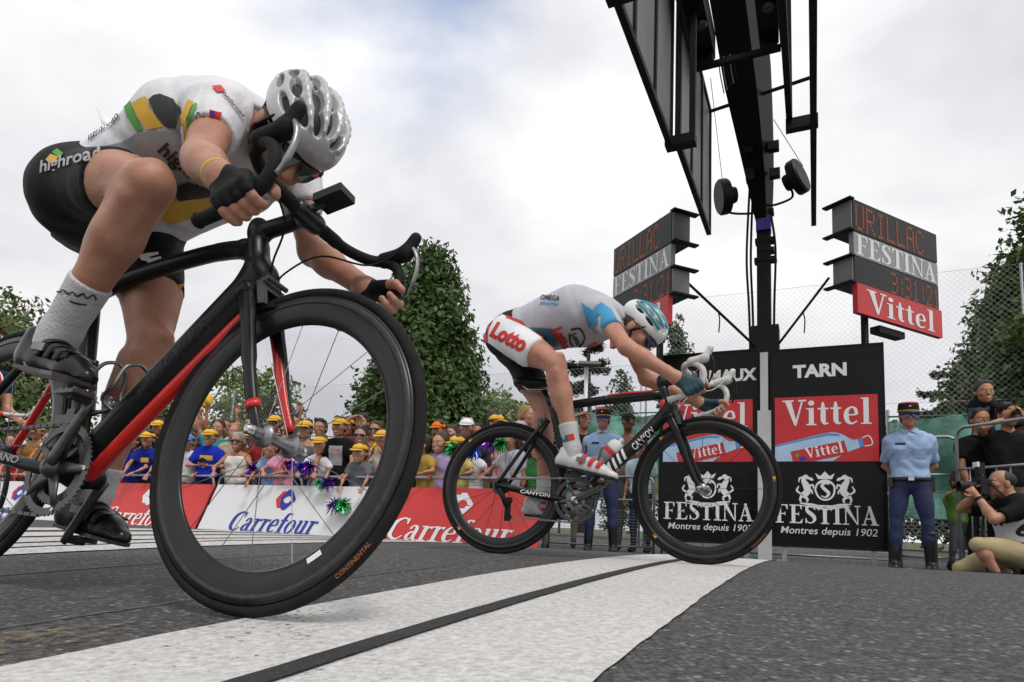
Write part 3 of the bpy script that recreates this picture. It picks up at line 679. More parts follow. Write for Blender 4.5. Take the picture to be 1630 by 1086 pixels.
for (sx, sy, sz, tilt) in ((-0.37, -0.35, 4.56, -0.2), (0.33, -0.35, 4.62, 0.25)):
    body = MB(); ax = unit((sg_ := (-1 if sx < 0 else 1)) * np.array([0.9, 0, 0]) + np.array([0, -0.35, tilt]))
    body.lathe([(0, -0.08), (0.09, -0.075), (0.10, -0.05), (0.10, 0.0), (0.20, 0.02), (0.215, 0.045), (0.215, 0.12), (0.195, 0.14), (0, 0.135)], (sx, sy, sz), ax, 28, 0, False)
    fl = body.build('floodlight', M['black_metal'], ar, True, SA)
    br = MB(); br.tube(curve([(sx * 0.15, -0.03, sz - 0.05), (sx * 0.3, -0.2, sz - 0.2), (sx, sy, sz - 0.22), (sx, sy, sz - 0.1)], 5), 0.014, 8); br.build('bracket', M['black_metal'], fl)
for k, (x, y) in enumerate(((-0.17, -0.08), (-0.13, -0.05), (0.12, -0.06))):
    c = MB(); zt = 5.0 if k < 2 else 4.3
    c.tube(curve([(x * 0.9, y, 2.55), (x, y - 0.03, 3.2), (x * 1.15, y - 0.02, 3.9), (x * 0.8, y - 0.1, zt)], 6), 0.014, 6); c.build('cable', M['black_rubber'], ar)
c = MB(); c.tube([(-0.44, -0.35, 4.6), (-0.43, -1.6, 5.3)], 0.004, 5); c.build('guy_wire', M['black_rubber'], ar)
c = MB(); c.tube([(0.46, -0.35, 4.78), (0.16, -0.75, 5.2)], 0.004, 5); c.build('guy_wire', M['black_rubber'], ar)
for i, zz in enumerate((4.72, 4.95)):
    MB().box((-0.12, -0.45 - i * 0.2, zz), (0.10, 0.12, 0.14)).build('junction_box', M['black_metal'], ar); MB().box((0.15, -0.4 - i * 0.2, zz), (0.12, 0.1, 0.10)).build('junction_box', M['black_metal'], ar)

# ---------------------------------------------------------------- the two clock signs
DOT = {'A': '0E11111F111111', 'U': '1111111111110E', 'R': '1E11111E141211', 'I': '0E04040404040E', 'L': '1010101010101F', 'C': '0E11101010110E',
       '3': '1E01010E01011E', ':': '00040400040400', '1': '040C040404040E', '2': '0E11010204081F'}
def dots(txt, cell):
    v = []; f = []; x = 0
    for ch in txt:
        h = DOT[ch]
        for r_ in range(7):
            b = int(h[2 * r_:2 * r_ + 2], 16)
            for c_ in range(5):
                if b >> (4 - c_) & 1:
                    n0 = len(v); X = x + c_ * cell; Y = (6 - r_) * cell; k = cell * 0.42
                    v += [(X - k, Y - k), (X + k, Y - k), (X + k, Y + k), (X - k, Y + k)]; f.append((n0, n0 + 1, n0 + 2, n0 + 3))
        x += cell * (6 if ch != ':' else 4.5)
    return np.array(v), f, x - cell
def clock_sign(apex, d, out, z, Wd, label, flip):
    """face runs from the apex along d; out is the side that faces the viewer; rows: LED name, brand, LED time, red sponsor"""
    o = empty('clock_sign', (apex[0], apex[1], 0)); ux = np.array([d[0], d[1], 0.]); n = np.array([out[0], out[1], 0.])
    tag(o, label, 'clock sign', 'score clocks on the finish mast')
    if flip: ux_t = -ux; org = ux * Wd
    else: ux_t = ux; org = ux * 0
    rows = (('led_box', 0.985, 0.39), ('brand_panel', 0.69, 0.29), ('led_box', 0.36, 0.33), ('sponsor_panel', 0.0, 0.36))
    for nm, z0, h in rows:
        dep = 0.26 if nm == 'led_box' else 0.06; c = ux * Wd / 2 - n * (dep / 2 if nm != 'sponsor_panel' else -0.0) + ZD * (z + z0 + h / 2)
        if nm == 'sponsor_panel': c = ux * Wd / 2 - n * 0.0 + ZD * (z + z0 + h / 2)
        m = dict(led_box='black_plastic', brand_panel='grey_print', sponsor_panel='vittel_red')[nm]
        bx = MB().box(c, (Wd, dep, h - 0.012), (ux, n, ZD)).build(nm, M[m], o)
        fz = c[2]; of = 0.003; fo = c + n * (dep / 2)
        mid = org + ux_t * Wd / 2; mid = np.array([fo[0], fo[1], fz])
        if nm == 'led_box':
            eb = MB().box(ux * -0.012 - n * 0.13 + ZD * fz, (0.02, 0.24, h - 0.03), (ux, n, ZD)).build('end_plate', M['grey_panel'], bx)
            for zz in (fz - h / 2 + 0.008, fz + h / 2 - 0.008): MB().box(ux * -0.04 - n * 0.16 + ZD * zz, (0.08, 0.36, 0.02), (ux, n, ZD)).build('end_flange', M['black_metal'], bx)
            txt = 'URILLAC' if z0 > 0.6 else '3:31:21'
            cell = h / 8.6; v, f, w = dots(txt, cell); sc_ = (Wd * (0.80 if z0 > 0.6 else 0.60)) / w; v[:, 0] *= sc_
            x0 = Wd * 0.03 if z0 > 0.6 else Wd * 0.985 - v[:, 0].max()
            st = (fo - ux * Wd / 2 + ux * 0) if not flip else (fo + ux * Wd / 2)
            grp = {}; off_ = 0; bounds = []; xx = 0
            for ch in txt: wch = cell * (6 if ch != ':' else 4.5) * sc_; bounds.append((xx - cell * .5 * sc_, xx + wch - cell * .5 * sc_)); xx += wch
            for lo_, hi_ in bounds:      # one character, one part
                fs2 = [q for q in f if lo_ <= v[q[0]][0] + cell * .42 * sc_ < hi_]; ids = sorted({i for q in fs2 for i in q}); mp2 = {i: j for j, i in enumerate(ids)}
                if ids: lq = flat_mark('led_character', v[ids], [tuple(mp2[i] for i in q) for q in fs2], st + ux_t * x0 - ZD * (h * 0.39), ux_t, ZD, M['led'], bx, None, of); lq['kind'] = 'stuff'
        elif nm == 'brand_panel': serif_mark('brand_lettering', 'FESTINA', Wd * 0.95, h * 0.82, fo, ux_t, ZD, M['white_print'], bx, off=of, space=0.02)
        else: serif_mark('sponsor_lettering', 'Vittel', Wd * 0.80, h * 0.74, fo, ux_t, ZD, M['white_print'], bx, off=of)
    MB().box(ux * 0.35 - n * 0.12 + ZD * (z + 0.5), (0.07, 0.05, 1.9), (ux, n, ZD)).build('support_tube', M['black_metal'], o)
    MB().box(ux * Wd * 0.45 - n * 0.1 + ZD * (z - 0.07), (0.5, 0.12, 0.08), (ux, n, ZD)).build('underside_bracket', M['black_metal'], o)
    return o
rd = unit((5.29 - 3.81, 7.9 - 7.1, 0)); rn = unit((rd[1], -rd[0], 0))
clock_sign((3.81, 7.1), rd, rn, 2.93, 1.69, 'clock sign with red panel to the right of the mast', False)
ld = unit((1.26 - 1.745, 8.3 - 7.2, 0)); ln = unit((-ld[1], ld[0], 0)); ln = ln if ln[1] < 0 else -ln
clock_sign((1.745, 7.2), ld, ln, 2.74, 1.22, 'clock sign half hidden by the helmet of the blue and white cyclist', True)
for (a, b, nm) in (((1.90, 7.35, 3.38), (3.0, 7.75, 2.62), 'left'), ((3.62, 7.3, 3.42), (3.12, 7.72, 2.62), 'right')):
    st = MB(); st.tube([a, b], 0.016, 8); so = st.build('cable_strut', M['black_metal']); tag(so, 'dark diagonal strut from the mast to the %s clock sign' % ('half hidden' if nm == 'left' else 'fully visible'), 'strut')
    cw = MB(); t = 0.45; q = np.array(a) * (1 - t) + np.array(b) * t; cw.tube(curve([q, q + (0.02, 0, -0.1), q + (0.01, 0, -0.26)], 4), 0.008, 6); cw.build('loose_cable', M['black_rubber'], so)

# ---------------------------------------------------------------- racing bicycles (local: x forward, y left, z up, rear contact at the origin)
RW = 0.336; HUBF = np.array([.98, 0, RW]); HUBR = np.array([0, 0, RW]); AXS = np.array([-.292, 0, .956]); APS = np.array([.937, 0, .323]); BB = np.array([.4, 0, .27])
def bike_matrix(x, y, heading, lean, tilt):
    f = np.array([math.cos(heading), -math.sin(heading), 0]); l = np.array([math.sin(heading), math.cos(heading), 0]); u = np.array([0, 0, 1.])
    l2 = l * math.cos(lean) - u * math.sin(lean); u2 = u * math.cos(lean) + l * math.sin(lean)
    f3 = f * math.cos(tilt) + u2 * math.sin(tilt); u3 = u2 * math.cos(tilt) - f * math.sin(tilt)
    s = x * SA_ + y * CA; o = np.array([x, y, 0.2546 - 0.0089 * (s - 3.2512) ** 2]) - f3 * .4
    m = Matrix.Identity(4)
    for i in range(3): m[i][0] = f3[i]; m[i][1] = l2[i]; m[i][2] = u3[i]
    m.translation = o; return m
def rotv(v, ax, th):
    v = np.asarray(v, float); c, s = math.cos(th), math.sin(th); return v * c + np.cross(ax, v) * s + ax * (v @ ax) * (1 - c)
_SP = {}
def wheel(root, part, c, axis, fwd, st, nsp, rear):
    """wheel of tyre, deep rim, hub and spokes about centre c"""
    w = empty(part); w.parent = root
    up = np.cross(fwd, axis) if np.cross(fwd, axis)[2] > 0 else -np.cross(fwd, axis)
    def L(p): return c + fwd * p[0] + axis * p[1] + up * p[2]
    ty = [(RW - 0.0115 + 0.0115 * math.cos(a), 0.0115 * math.sin(a)) for a in np.linspace(-2.5, 2.5, 15)]
    MB().lathe(ty, c, axis, 120).build('tyre', M['tyre'], w, True)
    d = st['rim']
    rm = [(RW - 0.021, -0.0105), (RW - 0.026, -0.0118), (RW - 0.042, -0.0125), (RW - 0.05 - d * 0.2, -0.0118), (RW - 0.03 - d, -0.0045), (RW - 0.034 - d, 0), (RW - 0.03 - d, 0.0045), (RW - 0.05 - d * 0.2, 0.0118), (RW - 0.042, 0.0125), (RW - 0.026, 0.0118), (RW - 0.021, 0.0105)]
    rim = MB().lathe(rm, c, axis, 120).build('rim', M['rim'], w, True)
    for sy in (-1, 1): MB().lathe([(RW - .0265, .01185), (RW - .0405, .01262), (RW - .0405, .0128), (RW - .0265, .0121)] if sy > 0 else [(RW - .0265, -.01185), (RW - .0265, -.0121), (RW - .0405, -.0128), (RW - .0405, -.01262)], c, axis, 120).build('brake_track', M['track'], w, True)
    hw = 0.05 if not rear else 0.062
    prof = [(0.0, -hw - 0.016), (0.011, -hw - 0.016), (0.0125, -hw - 0.006), (0.0125, -hw + 0.002), (0.02, -hw + 0.006), (0.024, -hw + 0.010), (0.024, -hw + 0.016), (0.017, -hw + 0.020), (0.0115, -hw + 0.034), (0.0105, 0), (0.0115, hw - 0.034), (0.017, hw - 0.020), (0.024, hw - 0.016), (0.024, hw - 0.010), (0.02, hw - 0.006), (0.0125, hw - 0.002), (0.0125, hw + 0.006), (0.011, hw + 0.016), (0, hw + 0.016)]
    sc = 1.0 if st.get('big_hub') else 1.0
    MB().lathe([(r * sc, h) for r, h in prof], c, axis, 32, 0, False).build('hub', M['alloy'] if not rear else M['black_metal'], w, True, SA)
    ri = RW - 0.032 - d
    for i in range(nsp):
        a = 2 * math.pi * i / nsp; sd = 1 if i % 2 else -1; ah = a + (0.55 if i % 4 < 2 else -0.55) * st.get('cross', 0.5)
        p0 = L((0.02 * math.cos(ah), sd * (hw - 0.014), 0.02 * math.sin(ah))); p1 = L((ri * math.cos(a), 0, ri * math.sin(a)))
        MB().tube([p0, p1], st.get('spoke', 0.0011), 5).build('spoke', M['alloy'] if st['spoke_bright'] else M['black_metal'], w)
    return w, L
def arc_text(txt, r, a0, size, material, parent, L, side, bold=0.01):
    v, f = text_mesh(txt, bold); lo = v.min(0); hi = v.max(0); sc = size / (hi[1] - lo[1]); P = []
    for p in v:
        x = (p[0] - (lo[0] + hi[0]) / 2) * sc; y = (p[1] - lo[1]) * sc; a = a0 + x / r; rr = r - y
        P.append(L((rr * math.cos(a), side, rr * math.sin(a))))
    return MB().add(P, f).build('lettering', material, parent)
def make_bike(label, mw, steer, st, crank):
    root = empty('racing_bicycle', mw=mw); tag(root, label, 'bicycle', 'racing bicycles')
    def S(p): return APS + rotv(np.asarray(p, float) - APS, AXS, steer)
    fwdS = rotv(np.array([1., 0, 0]), AXS, steer); axS = rotv(np.array([0, 1., 0]), AXS, steer)
    # --- frame, one carbon shell
    HT0, HT1 = np.array([.829, 0, .69]), np.array([.792, 0, .81]); SC_ = np.array([.245, 0, st['seat_z']])
    fr = [C(HT0, HT1, .028, .027, .02), C(BB + (.005, 0, .004), HT0 + (.0, 0, .03), st.get('dt', .034), st.get('dt', .034) * .95, .03), C(BB + (-.01, 0, .01), SC_, .022, .021, .02)]
    if st['curved']: tp = curve([SC_ + (0, 0, .004), (.40, 0, st['seat_z'] + .042), (.58, 0, .808), (.70, 0, .812), (.80, 0, .80)], 6)
    else: tp = curve([SC_, (.5, 0, .77), HT1 - (0, 0, .02)], 4)
    m = MB(); m.tube(tp, [.021] * (len(tp) - 8) + [.022] * 4 + [.026] * 4, 14, flat=.95); m.build('top_tube', st['frame_mat'], root, True)
    fr += [C((.4, -.042, .27), (.4, .042, .27), .026, None, .015)]
    fo = blob('frame', fr, 0.0055, st['frame_mat'], root, smooth_it=1)
    for sy in (-1, 1):
        m = MB(); m.tube(curve([(.385, sy * .030, .268), (.25, sy * .048, .285), (.09, sy * .062, .318), (0, sy * .066, RW)], 5), [.016] * 5 + [.014] * 6 + [.010] * 5, 10, flat=.8); m.build('chain_stay', st['stay_mat'], root, True)
        m = MB(); m.tube(curve([(.225, sy * .016, st['seat_z'] - .06), (.12, sy * .045, .53), (0.0, sy * .064, RW + .01)], 6), .010, 10); m.build('seat_stay', st['stay_in'] if sy > 0 else st['stay_mat'], root, True)
    if st.get('accent'):
        dirv = unit(HT0 - BB); low = unit(np.array([dirv[2], 0, -dirv[0]]))
        ac = [C(BB + low * .028 + dirv * .03, HT0 + low * .029 - dirv * .03, .0195, .014, .01)]
        blob('frame_accent', ac, .004, M['red_paint'], root)
    if st.get('zebra'):
        dirv = unit(HT0 - BB); nrm_ = unit(np.cross(dirv, (0, 1, 0)))
        for i in range(6):
            x = .14 + i * .030
            wrap_mark('stripe_decal', [(x, -.034), (x + .014, -.034), (x + .040, .034), (x + .026, .034)], [(0, 1, 2, 3)], fo, BB + (0, -.05, 0), dirv, -nrm_ if nrm_[2] < 0 else nrm_, M['white_print'], 0.01, 0.0012)
    if st.get('zebra'):
        m = MB(); m.tube([np.array((.52, 0, .7735)), np.array((.66, 0, .785)), np.array((.755, 0, .7885))], .0225, 14, flat=.95); m.build('top_tube_panel', M['grey_print'], root, True)
        m = MB(); m.tube([np.array((.53, -.006, .783)), np.array((.66, -.006, .795)), np.array((.75, -.006, .798))], .0145, 10); m.build('top_tube_stripe', M['red_print'], root, True)
        MB().lathe([(0, -.004), (.021, -.003), (.023, 0), (0, 0)], (.800, -.0265, .735), (0, 1, 0), 20, 0, False).build('head_badge', M['red_paint'], root, True)
    dirv = unit(HT0 - BB); upn = unit(np.array([-dirv[2], 0, dirv[0]]))
    wrap_text('frame_lettering', st['down_text'], st.get('tw', .24), .03, fo, BB + dirv * st.get('tp', .36) + (0, -.06, 0), dirv, upn, st['text_mat'], 0.02, 0.2, step=0.02, off=0.001)
    if st.get('seatpost', True):
        m = MB(); m.tube([SC_ + (0.01, 0, -.03), SC_ + (-.035 + st.get('sdx', 0) * .6, 0, st.get('sdz', .185) - .03)], .0145, 12); m.build('seat_post', M['carbon'], root, True)
        sx, sz = SC_[0] - .04 + st.get('sdx', 0), SC_[2] + st.get('sdz', .185)
        sd = [C((sx - .11, -.045, sz), (sx - .11, .045, sz), .022, None, .03), C((sx - .09, 0, sz), (sx + .15, 0, sz - .01), .045, .018, .03)]
        so = blob('saddle', sd, .007, st['saddle_mat'], root, cuts=[((0, 0, sz - .012), (0, 0, -1))])
        rl = MB()
        for sy in (-.022, .022): rl.tube(curve([(sx - .09, sy, sz - .012), (sx - .05, sy, sz - .035), (sx + .06, sy, sz - .035), (sx + .13, sy * .4, sz - .015)], 4), .0035, 6)
        rl.build('saddle_rail', M['steel'], so, True)
    # --- fork and front end
    f0 = S(HT0 + (0.002, 0, -.015)); bl = []
    for sy in (-1, 1):
        p = [S((.832, sy * .030, .672)), S((.868, sy * .043, .60)), S((.905, sy * .048, .50)), S((.945, sy * .050, .40)), S((.980, sy * .052, RW))]
        m = MB(); m.tube(curve(p, 5), [.019] * 6 + [.017] * 5 + [.014] * 5 + [.011] * 5, 12, flat=.72, upv=fwdS); bl.append(m)
    for i, m in enumerate(bl): m.build('fork_blade', st['fork_mat'] if i == 0 else st['fork_in'], root, True)
    blob('fork_crown', [C(S((.832, -.03, .672)), S((.832, .03, .672)), .023, None, .02), C(S((.832, 0, .672)), S((.826, 0, .70)), .026, None, .02)], .005, st['fork_mat'], root)
    if st.get('accent'):
        m = MB(); m.tube([S((.9445, -.050, .402)), S((.9515, -.0505, .388))], [.0165, .0158], 14, flat=.74, upv=fwdS); m.build('fork_band', M['red_paint'], root, True)
        for sy in (1,):
            m = MB(); m.tube(curve([S((.838, sy * .034, .655)), S((.872, sy * .040, .58)), S((.925, sy * .040, .45)), S((.965, sy * .042, .37))], 4), [.014] * 5 + [.013] * 4 + [.011] * 4, 10, flat=.5, upv=fwdS); m.build('fork_accent', M['red_paint'], root, True)
    CLP = np.array([.925, 0, .862])
    stem = [C(S((.785, 0, .845)), S(CLP + (-.01, 0, -.002)), .021, .019, .015), C(S((.792, 0, .81)), S((.783, 0, .862)), .022, None, .015), C(S(CLP + (0, -.026, 0)), S(CLP + (0, .026, 0)), .024, None, .01)]
    so_ = blob('stem', stem, .005, st['stem_mat'], root, smooth_it=1)
    for sy in (-.012, .012): MB().lathe([(0, .003), (.004, .003), (.004, -.004), (0, -.004)], S(CLP + (.022, sy, .012)), S((1, 0, 0)) - S((0, 0, 0)), 10, 0, False).build('bolt', M['steel'], so_)
    tops = [(0, 0), (.08, 0), (.155, .006), (.20, .03), ]
    for sy, nm in ((-1, 'right'), (1, 'left')):
        p = [(.925, 0, .862), (.927, sy * .07, .862), (.932, sy * .135, .864), (.955, sy * .190, .868), (.995, sy * .210, .866), (1.028, sy * .212, .845), (1.040, sy * .212, .805), (1.025, sy * .212, .765), (.985, sy * .213, .737), (.935, sy * .214, .722), (.878, sy * .215, .710)]
        q = [S(x) for x in curve(p, 5)]
        m = MB(); m.tube(q, [.0158] * 8 + [.0135] * (len(q) - 8), 12)
        hb = m.build('handlebar', st['tape'], root, True)
        MB().lathe([(0, .006), (.012, .005), (.0155, 0), (.0155, -.004), (0, -.006)], q[-1], q[-1] - q[-2], 14, 0, False).build('bar_plug', M['black_rubber'], hb, True)
        hd_ = [C(S((.985, sy * .211, .874)), S((1.045, sy * .211, .884)), .0195, .0175, .02), C(S((1.045, sy * .211, .884)), S((1.068, sy * .211, .925)), .017, .0145, .015)]
        ho = blob('brake_hood', hd_, .0045, st['hood'], root, smooth_it=1)
        lv = [S((1.062, sy * .211, .900)), S((1.078, sy * .213, .872)), S((1.082, sy * .215, .838)), S((1.074, sy * .218, .80)), S((1.062, sy * .221, .772))]
        m = MB(); m.tube(curve(lv, 4), [.0065] * 5 + [.0055] * 8 + [.004] * 4, 8, flat=1.3); m.build('brake_lever', st['lever'], ho, True)
        m = MB(); m.tube(curve([S((1.045, sy * .20, .89)), S((.985, sy * .16, .83)), S((.93, sy * .06, .80)), S((.875, sy * .02, .74)), S((.85, 0.015, .69))], 6), .0024, 6); m.build('cable', st['cable'], root, True)
    if st.get('computer'):
        cb = S(CLP + (.055, .01, .045)); dx = unit(S(CLP + (.10, .0, .02)) - S(CLP)); 
        c = MB().box(cb, (.075, .052, .020), (dx, axS, np.cross(dx, axS))).build('bike_computer', M['black_plastic'], root)
        MB().box(cb + np.cross(dx, axS) * .0112, (.05, .04, .002), (dx, axS, np.cross(dx, axS))).build('screen', M['grey_print'], c)
        m = MB(); m.tube([S(CLP + (.005, 0, .02)), cb - dx * .02], .009, 8); m.build('mount', M['black_plastic'], c)
    # brake caliper
    bc = MB(); b0 = S((.862, 0, .69)); bc.box(b0, (.022, .05, .03), (fwdS, axS, AXS)); bc.box(S((.873, -.027, .665)), (.018, .012, .06), (fwdS, axS, AXS)); bc.box(S((.873, .027, .665)), (.018, .012, .06), (fwdS, axS, AXS)); bc.tube([S((.88, -.03, .70)), S((.88, .03, .70))], .006, 8)
    bco = bc.build('front_brake', M['dark_alloy'], root)
    for sy in (-1, 1): MB().box(S((.885, sy * .017, .635)), (.045, .009, .012), (fwdS, axS, AXS)).build('brake_pad', M['black_rubber'], bco)
    bc = MB(); bc.box((.205, 0, .672), (.03, .05, .025)); bc.box((.19, -.027, .655), (.02, .012, .05)); bc.box((.19, .027, .655), (.02, .012, .05)); bc.build('rear_brake', M['dark_alloy'], root)
    # --- wheels
    wf, Lf = wheel(root, 'front_wheel', S(HUBF), axS, fwdS, st, st['nf'], False)
    wr_, Lr = wheel(root, 'rear_wheel', HUBR, np.array([0, 1., 0]), np.array([1., 0, 0]), st, st['nr'], True)
    for sy in (-1, 1): MB().lathe([(0, .014), (.006, .013), (.010, .008), (.011, 0), (.009, -.004), (0, -.004)], S(HUBF + (0, sy * .070, 0)), axS * sy, 18, 0, False).build('axle_nut', M['steel'], wf, True, SA)
    for k, a0 in enumerate(st.get('tyre_text_at', [-0.75])): arc_text(st['tyre_text'], RW - .004, a0, .009, st['tyre_text_mat'], wf, Lf, -.0118)
    if st.get('rim_mark'):
        vs = [Lf(((RW - .062 - .010 * b) * math.cos(a), -.0118 - .0006, (RW - .062 - .010 * b) * math.sin(a))) for b in (0, 1) for a in (-1.02, -.98, -.94, -.9)]
        MB().add(vs, [(i, i + 1, i + 5, i + 4) for i in range(3)]).build('rim_sticker', M['white_print'], wf)
    for a in st.get('stickers', ()):
        for (w, L) in ((wf, Lf), (wr_, Lr)):
            for j, mm in enumerate((M['orange_print'], M['yellow'])):
                vs = [L(((RW - .022 - .012 * b) * math.cos(a + (j + i) * .035), -.0128, (RW - .022 - .012 * b) * math.sin(a + (j + i) * .035))) for b in (0, 1) for i in (0, 1)]
                MB().add(vs, [(0, 1, 3, 2)]).build('rim_sticker', mm, w)
    # --- drivetrain
    cs = empty('crankset'); cs.parent = root; ca = R(crank)
    yr = -.045
    for rr, yy in ((.1065, yr), (.079, yr + .007)):
        n = int(rr * 500); te = []
        for i in range(n * 4): 
            a = 2 * math.pi * i / (n * 4); te.append(((rr + (.0022 if i % 4 in (0, 1) else -.0018)) * math.cos(a), (rr + (.0022 if i % 4 in (0, 1) else -.0018)) * math.sin(a)))
        k = len(te); inn = [((rr - .017) * math.cos(2 * math.pi * i / k), (rr - .017) * math.sin(2 * math.pi * i / k)) for i in range(k)]
        v = [(.4 + x, yy - .0017, .27 + z) for x, z in te + inn] + [(.4 + x, yy + .0017, .27 + z) for x, z in te + inn]
        f = [(i, (i + 1) % k, k + (i + 1) % k, k + i) for i in range(k)] + [(2 * k + i, 3 * k + i, 3 * k + (i + 1) % k, 2 * k + (i + 1) % k) for i in range(k)] + [(i, 2 * k + i, 2 * k + (i + 1) % k, (i + 1) % k) for i in range(k)] + [(k + i, k + (i + 1) % k, 3 * k + (i + 1) % k, 3 * k + i) for i in range(k)]
        MB().add(v, f).build('chainring', M['dark_alloy'], cs)
    for i in range(5):
        a = ca + .3 + 2 * math.pi * i / 5; d = np.array([math.cos(a), 0, math.sin(a)])
        m = MB(); m.tube([BB + d * .02 + (0, yr - .006, 0), BB + d * .06 + (0, yr - .004, 0), BB + d * .093 + (0, yr, 0)], [.017, .011, .008], 8, flat=.45, upv=np.cross(d, (0, 1, 0))); m.build('spider_arm', M['dark_alloy'], cs, True)
        MB().lathe([(0, -.005), (.005, -.005), (.005, .003), (0, .003)], BB + d * .0975 + (0, yr, 0), (0, 1, 0), 10, 0, False).build('chainring_bolt', M['steel'], cs)
    MB().lathe([(0, -.032), (.012, -.032), (.018, -.028), (.024, -.018), (.024, .0), (0, .0)], BB + (0, yr, 0), (0, 1, 0), 24, 0, False).build('axle_cap', M['steel'] if st.get('bright_crank') else M['dark_alloy'], cs, True, SA)
    if st.get('bright_crank'): MB().lathe([(.026, -.012), (.046, -.010), (.046, -.006), (.026, -.006)], BB + (0, yr, 0), (0, 1, 0), 32).build('power_meter', M['alloy'], cs, True, SA)
    for sg, y in ((1, -.072), (-1, .072)):
        d = np.array([math.cos(ca), 0, math.sin(ca)]) * sg; pe = BB + d * .172 + (0, y, 0); y1 = y - .012 * sg
        m = MB(); m.tube([BB + (0, y * .92, 0), BB + d * .03 + (0, y * .95, 0), BB + d * .15 + (0, y * 1.06, 0), BB + d * .180 + (0, y * 1.1, 0)], [.019, .0165, .013, .011], 12, flat=.6, upv=np.cross(d, (0, 1, 0))); m.build('crank_arm', M['dark_alloy'], cs, True)
        pc = BB + d * .172 + (0, -sg * .115, 0)
        pdm = MB(); pdm.tube([BB + d * .172 + (0, -sg * .08, 0), BB + d * .172 + (0, -sg * .125, 0)], .008, 10); pdm.box(pc + (.0, 0, .004), (.060, .048, .009)); pdm.box(pc + (-.026, 0, .009), (.012, .034, .012)); pdm.box(pc + (.028, 0, .006), (.012, .042, .011))
        pdm.build('pedal', M['dark_alloy'], root)
    # chain, cassette, derailleur
    yc = yr + .002; cr_, sr_ = .106, .032
    up_p = [BB + (-.012, yc, cr_), HUBR + (.004, yc + .006, sr_ + .003)]; lo_p = [BB + (-.02, yc, -cr_), HUBR + (.065, yc + .006, -.155)]
    for seg in (up_p, lo_p):
        n = int(np.linalg.norm(seg[1] - seg[0]) / .0127); m = MB()
        for i in range(n):
            p = seg[0] + (seg[1] - seg[0]) * (i + .5) / n; d = unit(seg[1] - seg[0]); m.box(p, (.0125, .006 if i % 2 else .0085, .0075), (d, (0, 1, 0), np.cross(d, (0, 1, 0))))
        m.build('chain', st.get('chain', M['alloy']), root)
    cas = MB()
    for i, r_ in enumerate((.024, .028, .031, .034, .038, .042, .046)): cas.lathe([(r_, -.001), (r_, .001), (r_ - .012, .001), (r_ - .012, -.001)], HUBR + (0, -.046 + i * .004, 0), (0, 1, 0), 30)
    cas.build('cassette', M['dark_alloy'], wr_)
    dr = MB(); dr.tube(curve([HUBR + (.01, -.066, -.02), HUBR + (.035, -.07, -.06), HUBR + (.05, -.055, -.10)], 4), .013, 10); dr.box(HUBR + (.055, -.047, -.125), (.028, .012, .10)); dro = dr.build('rear_derailleur', M['black_metal'], root)
    for z in (-.075, -.155): MB().lathe([(.018, -.004), (.018, .004), (.005, .004), (.005, -.004)], HUBR + (.058, -.045, z), (0, 1, 0), 18).build('jockey_wheel', M['black_plastic'], dro, True, SA)
    dr = MB(); dr.box(BB + (-.022, -.036, .135), (.028, .014, .02)); dr.tube([BB + (-.03, -.026, .14), BB + (-.035, -.028, .165)], .007, 8); dr.box(BB + (-.02, -.046, .118), (.085, .003, .022)); dr.build('front_derailleur', M['dark_alloy'], root)
    # bottle cages
    for (a, d, full) in ((BB + dirv * .22 + upn * .035, dirv, st.get('bottle', False)), (BB + unit(SC_ - BB) * .20 + (.03, 0, .02), unit(SC_ - BB), False)):
        side = unit(np.cross(d, (0, 1, 0))); side = side if side @ upn > 0 or side[0] > 0 else -side
        if a is None: continue
        sidev = upn if full is not False or d is dirv else unit(np.array([d[2], 0, -d[0]]))
        cc = a + sidev * .036; cg = MB()
        cg.tube([a - d * .07, a + d * .08], .006, 8)
        for sy in (-1, 1): cg.tube(curve([a - d * .06, cc - d * .055 + (0, sy * .037, 0), cc - d * .01 + (0, sy * .041, 0), cc + d * .03 + sidev * .03 + (0, sy * .03, 0), cc + d * .045 + sidev * .039], 5), .0045, 8)
        cg.tube(curve([a - d * .065, cc - d * .075 + sidev * .02, cc - d * .06 + sidev * .035], 4), .005, 8)
        cgo = cg.build('bottle_cage', M['dark_alloy'] if not st.get('bright_cage') else M['alloy'], root, True)
        if full:
            bt = MB(); bt.lathe([(0, -.072), (.034, -.07), (.036, -.06), (.036, -.01), (.031, 0), (.031, .012), (.036, .022), (.036, .075)], cc + d * 0, d, 26, 0, False)
            bo = bt.build('bottle', M['grey_print'], root, True, SA)
            MB().lathe([(.037, .072), (.037, .098), (.03, .112), (.012, .12), (.012, .14), (0, .142)], cc, d, 26, 0, False).build('bottle_cap', M['white_paint'], bo, True, SA)
            MB().lathe([(.0366, .045), (.0369, .055), (.0366, .065)], cc, d, 26, 0, False).build('bottle_band', M['red_print'], bo, True)
    cs_t = st.get('stay_text')
    if cs_t: sans_mark('stay_lettering', cs_t, .15, .018, (.20, -.0655, .297), unit((1, .09, -.13)), unit((.13, 0, 1)), st['text_mat2'], root, .02, .1, 0.002)
    return root
BA = bike_matrix(-1.0132, 1.4528, .4198, .1792, .006); BBm = bike_matrix(.3254, 3.1322, .3694, .0709, .0049)
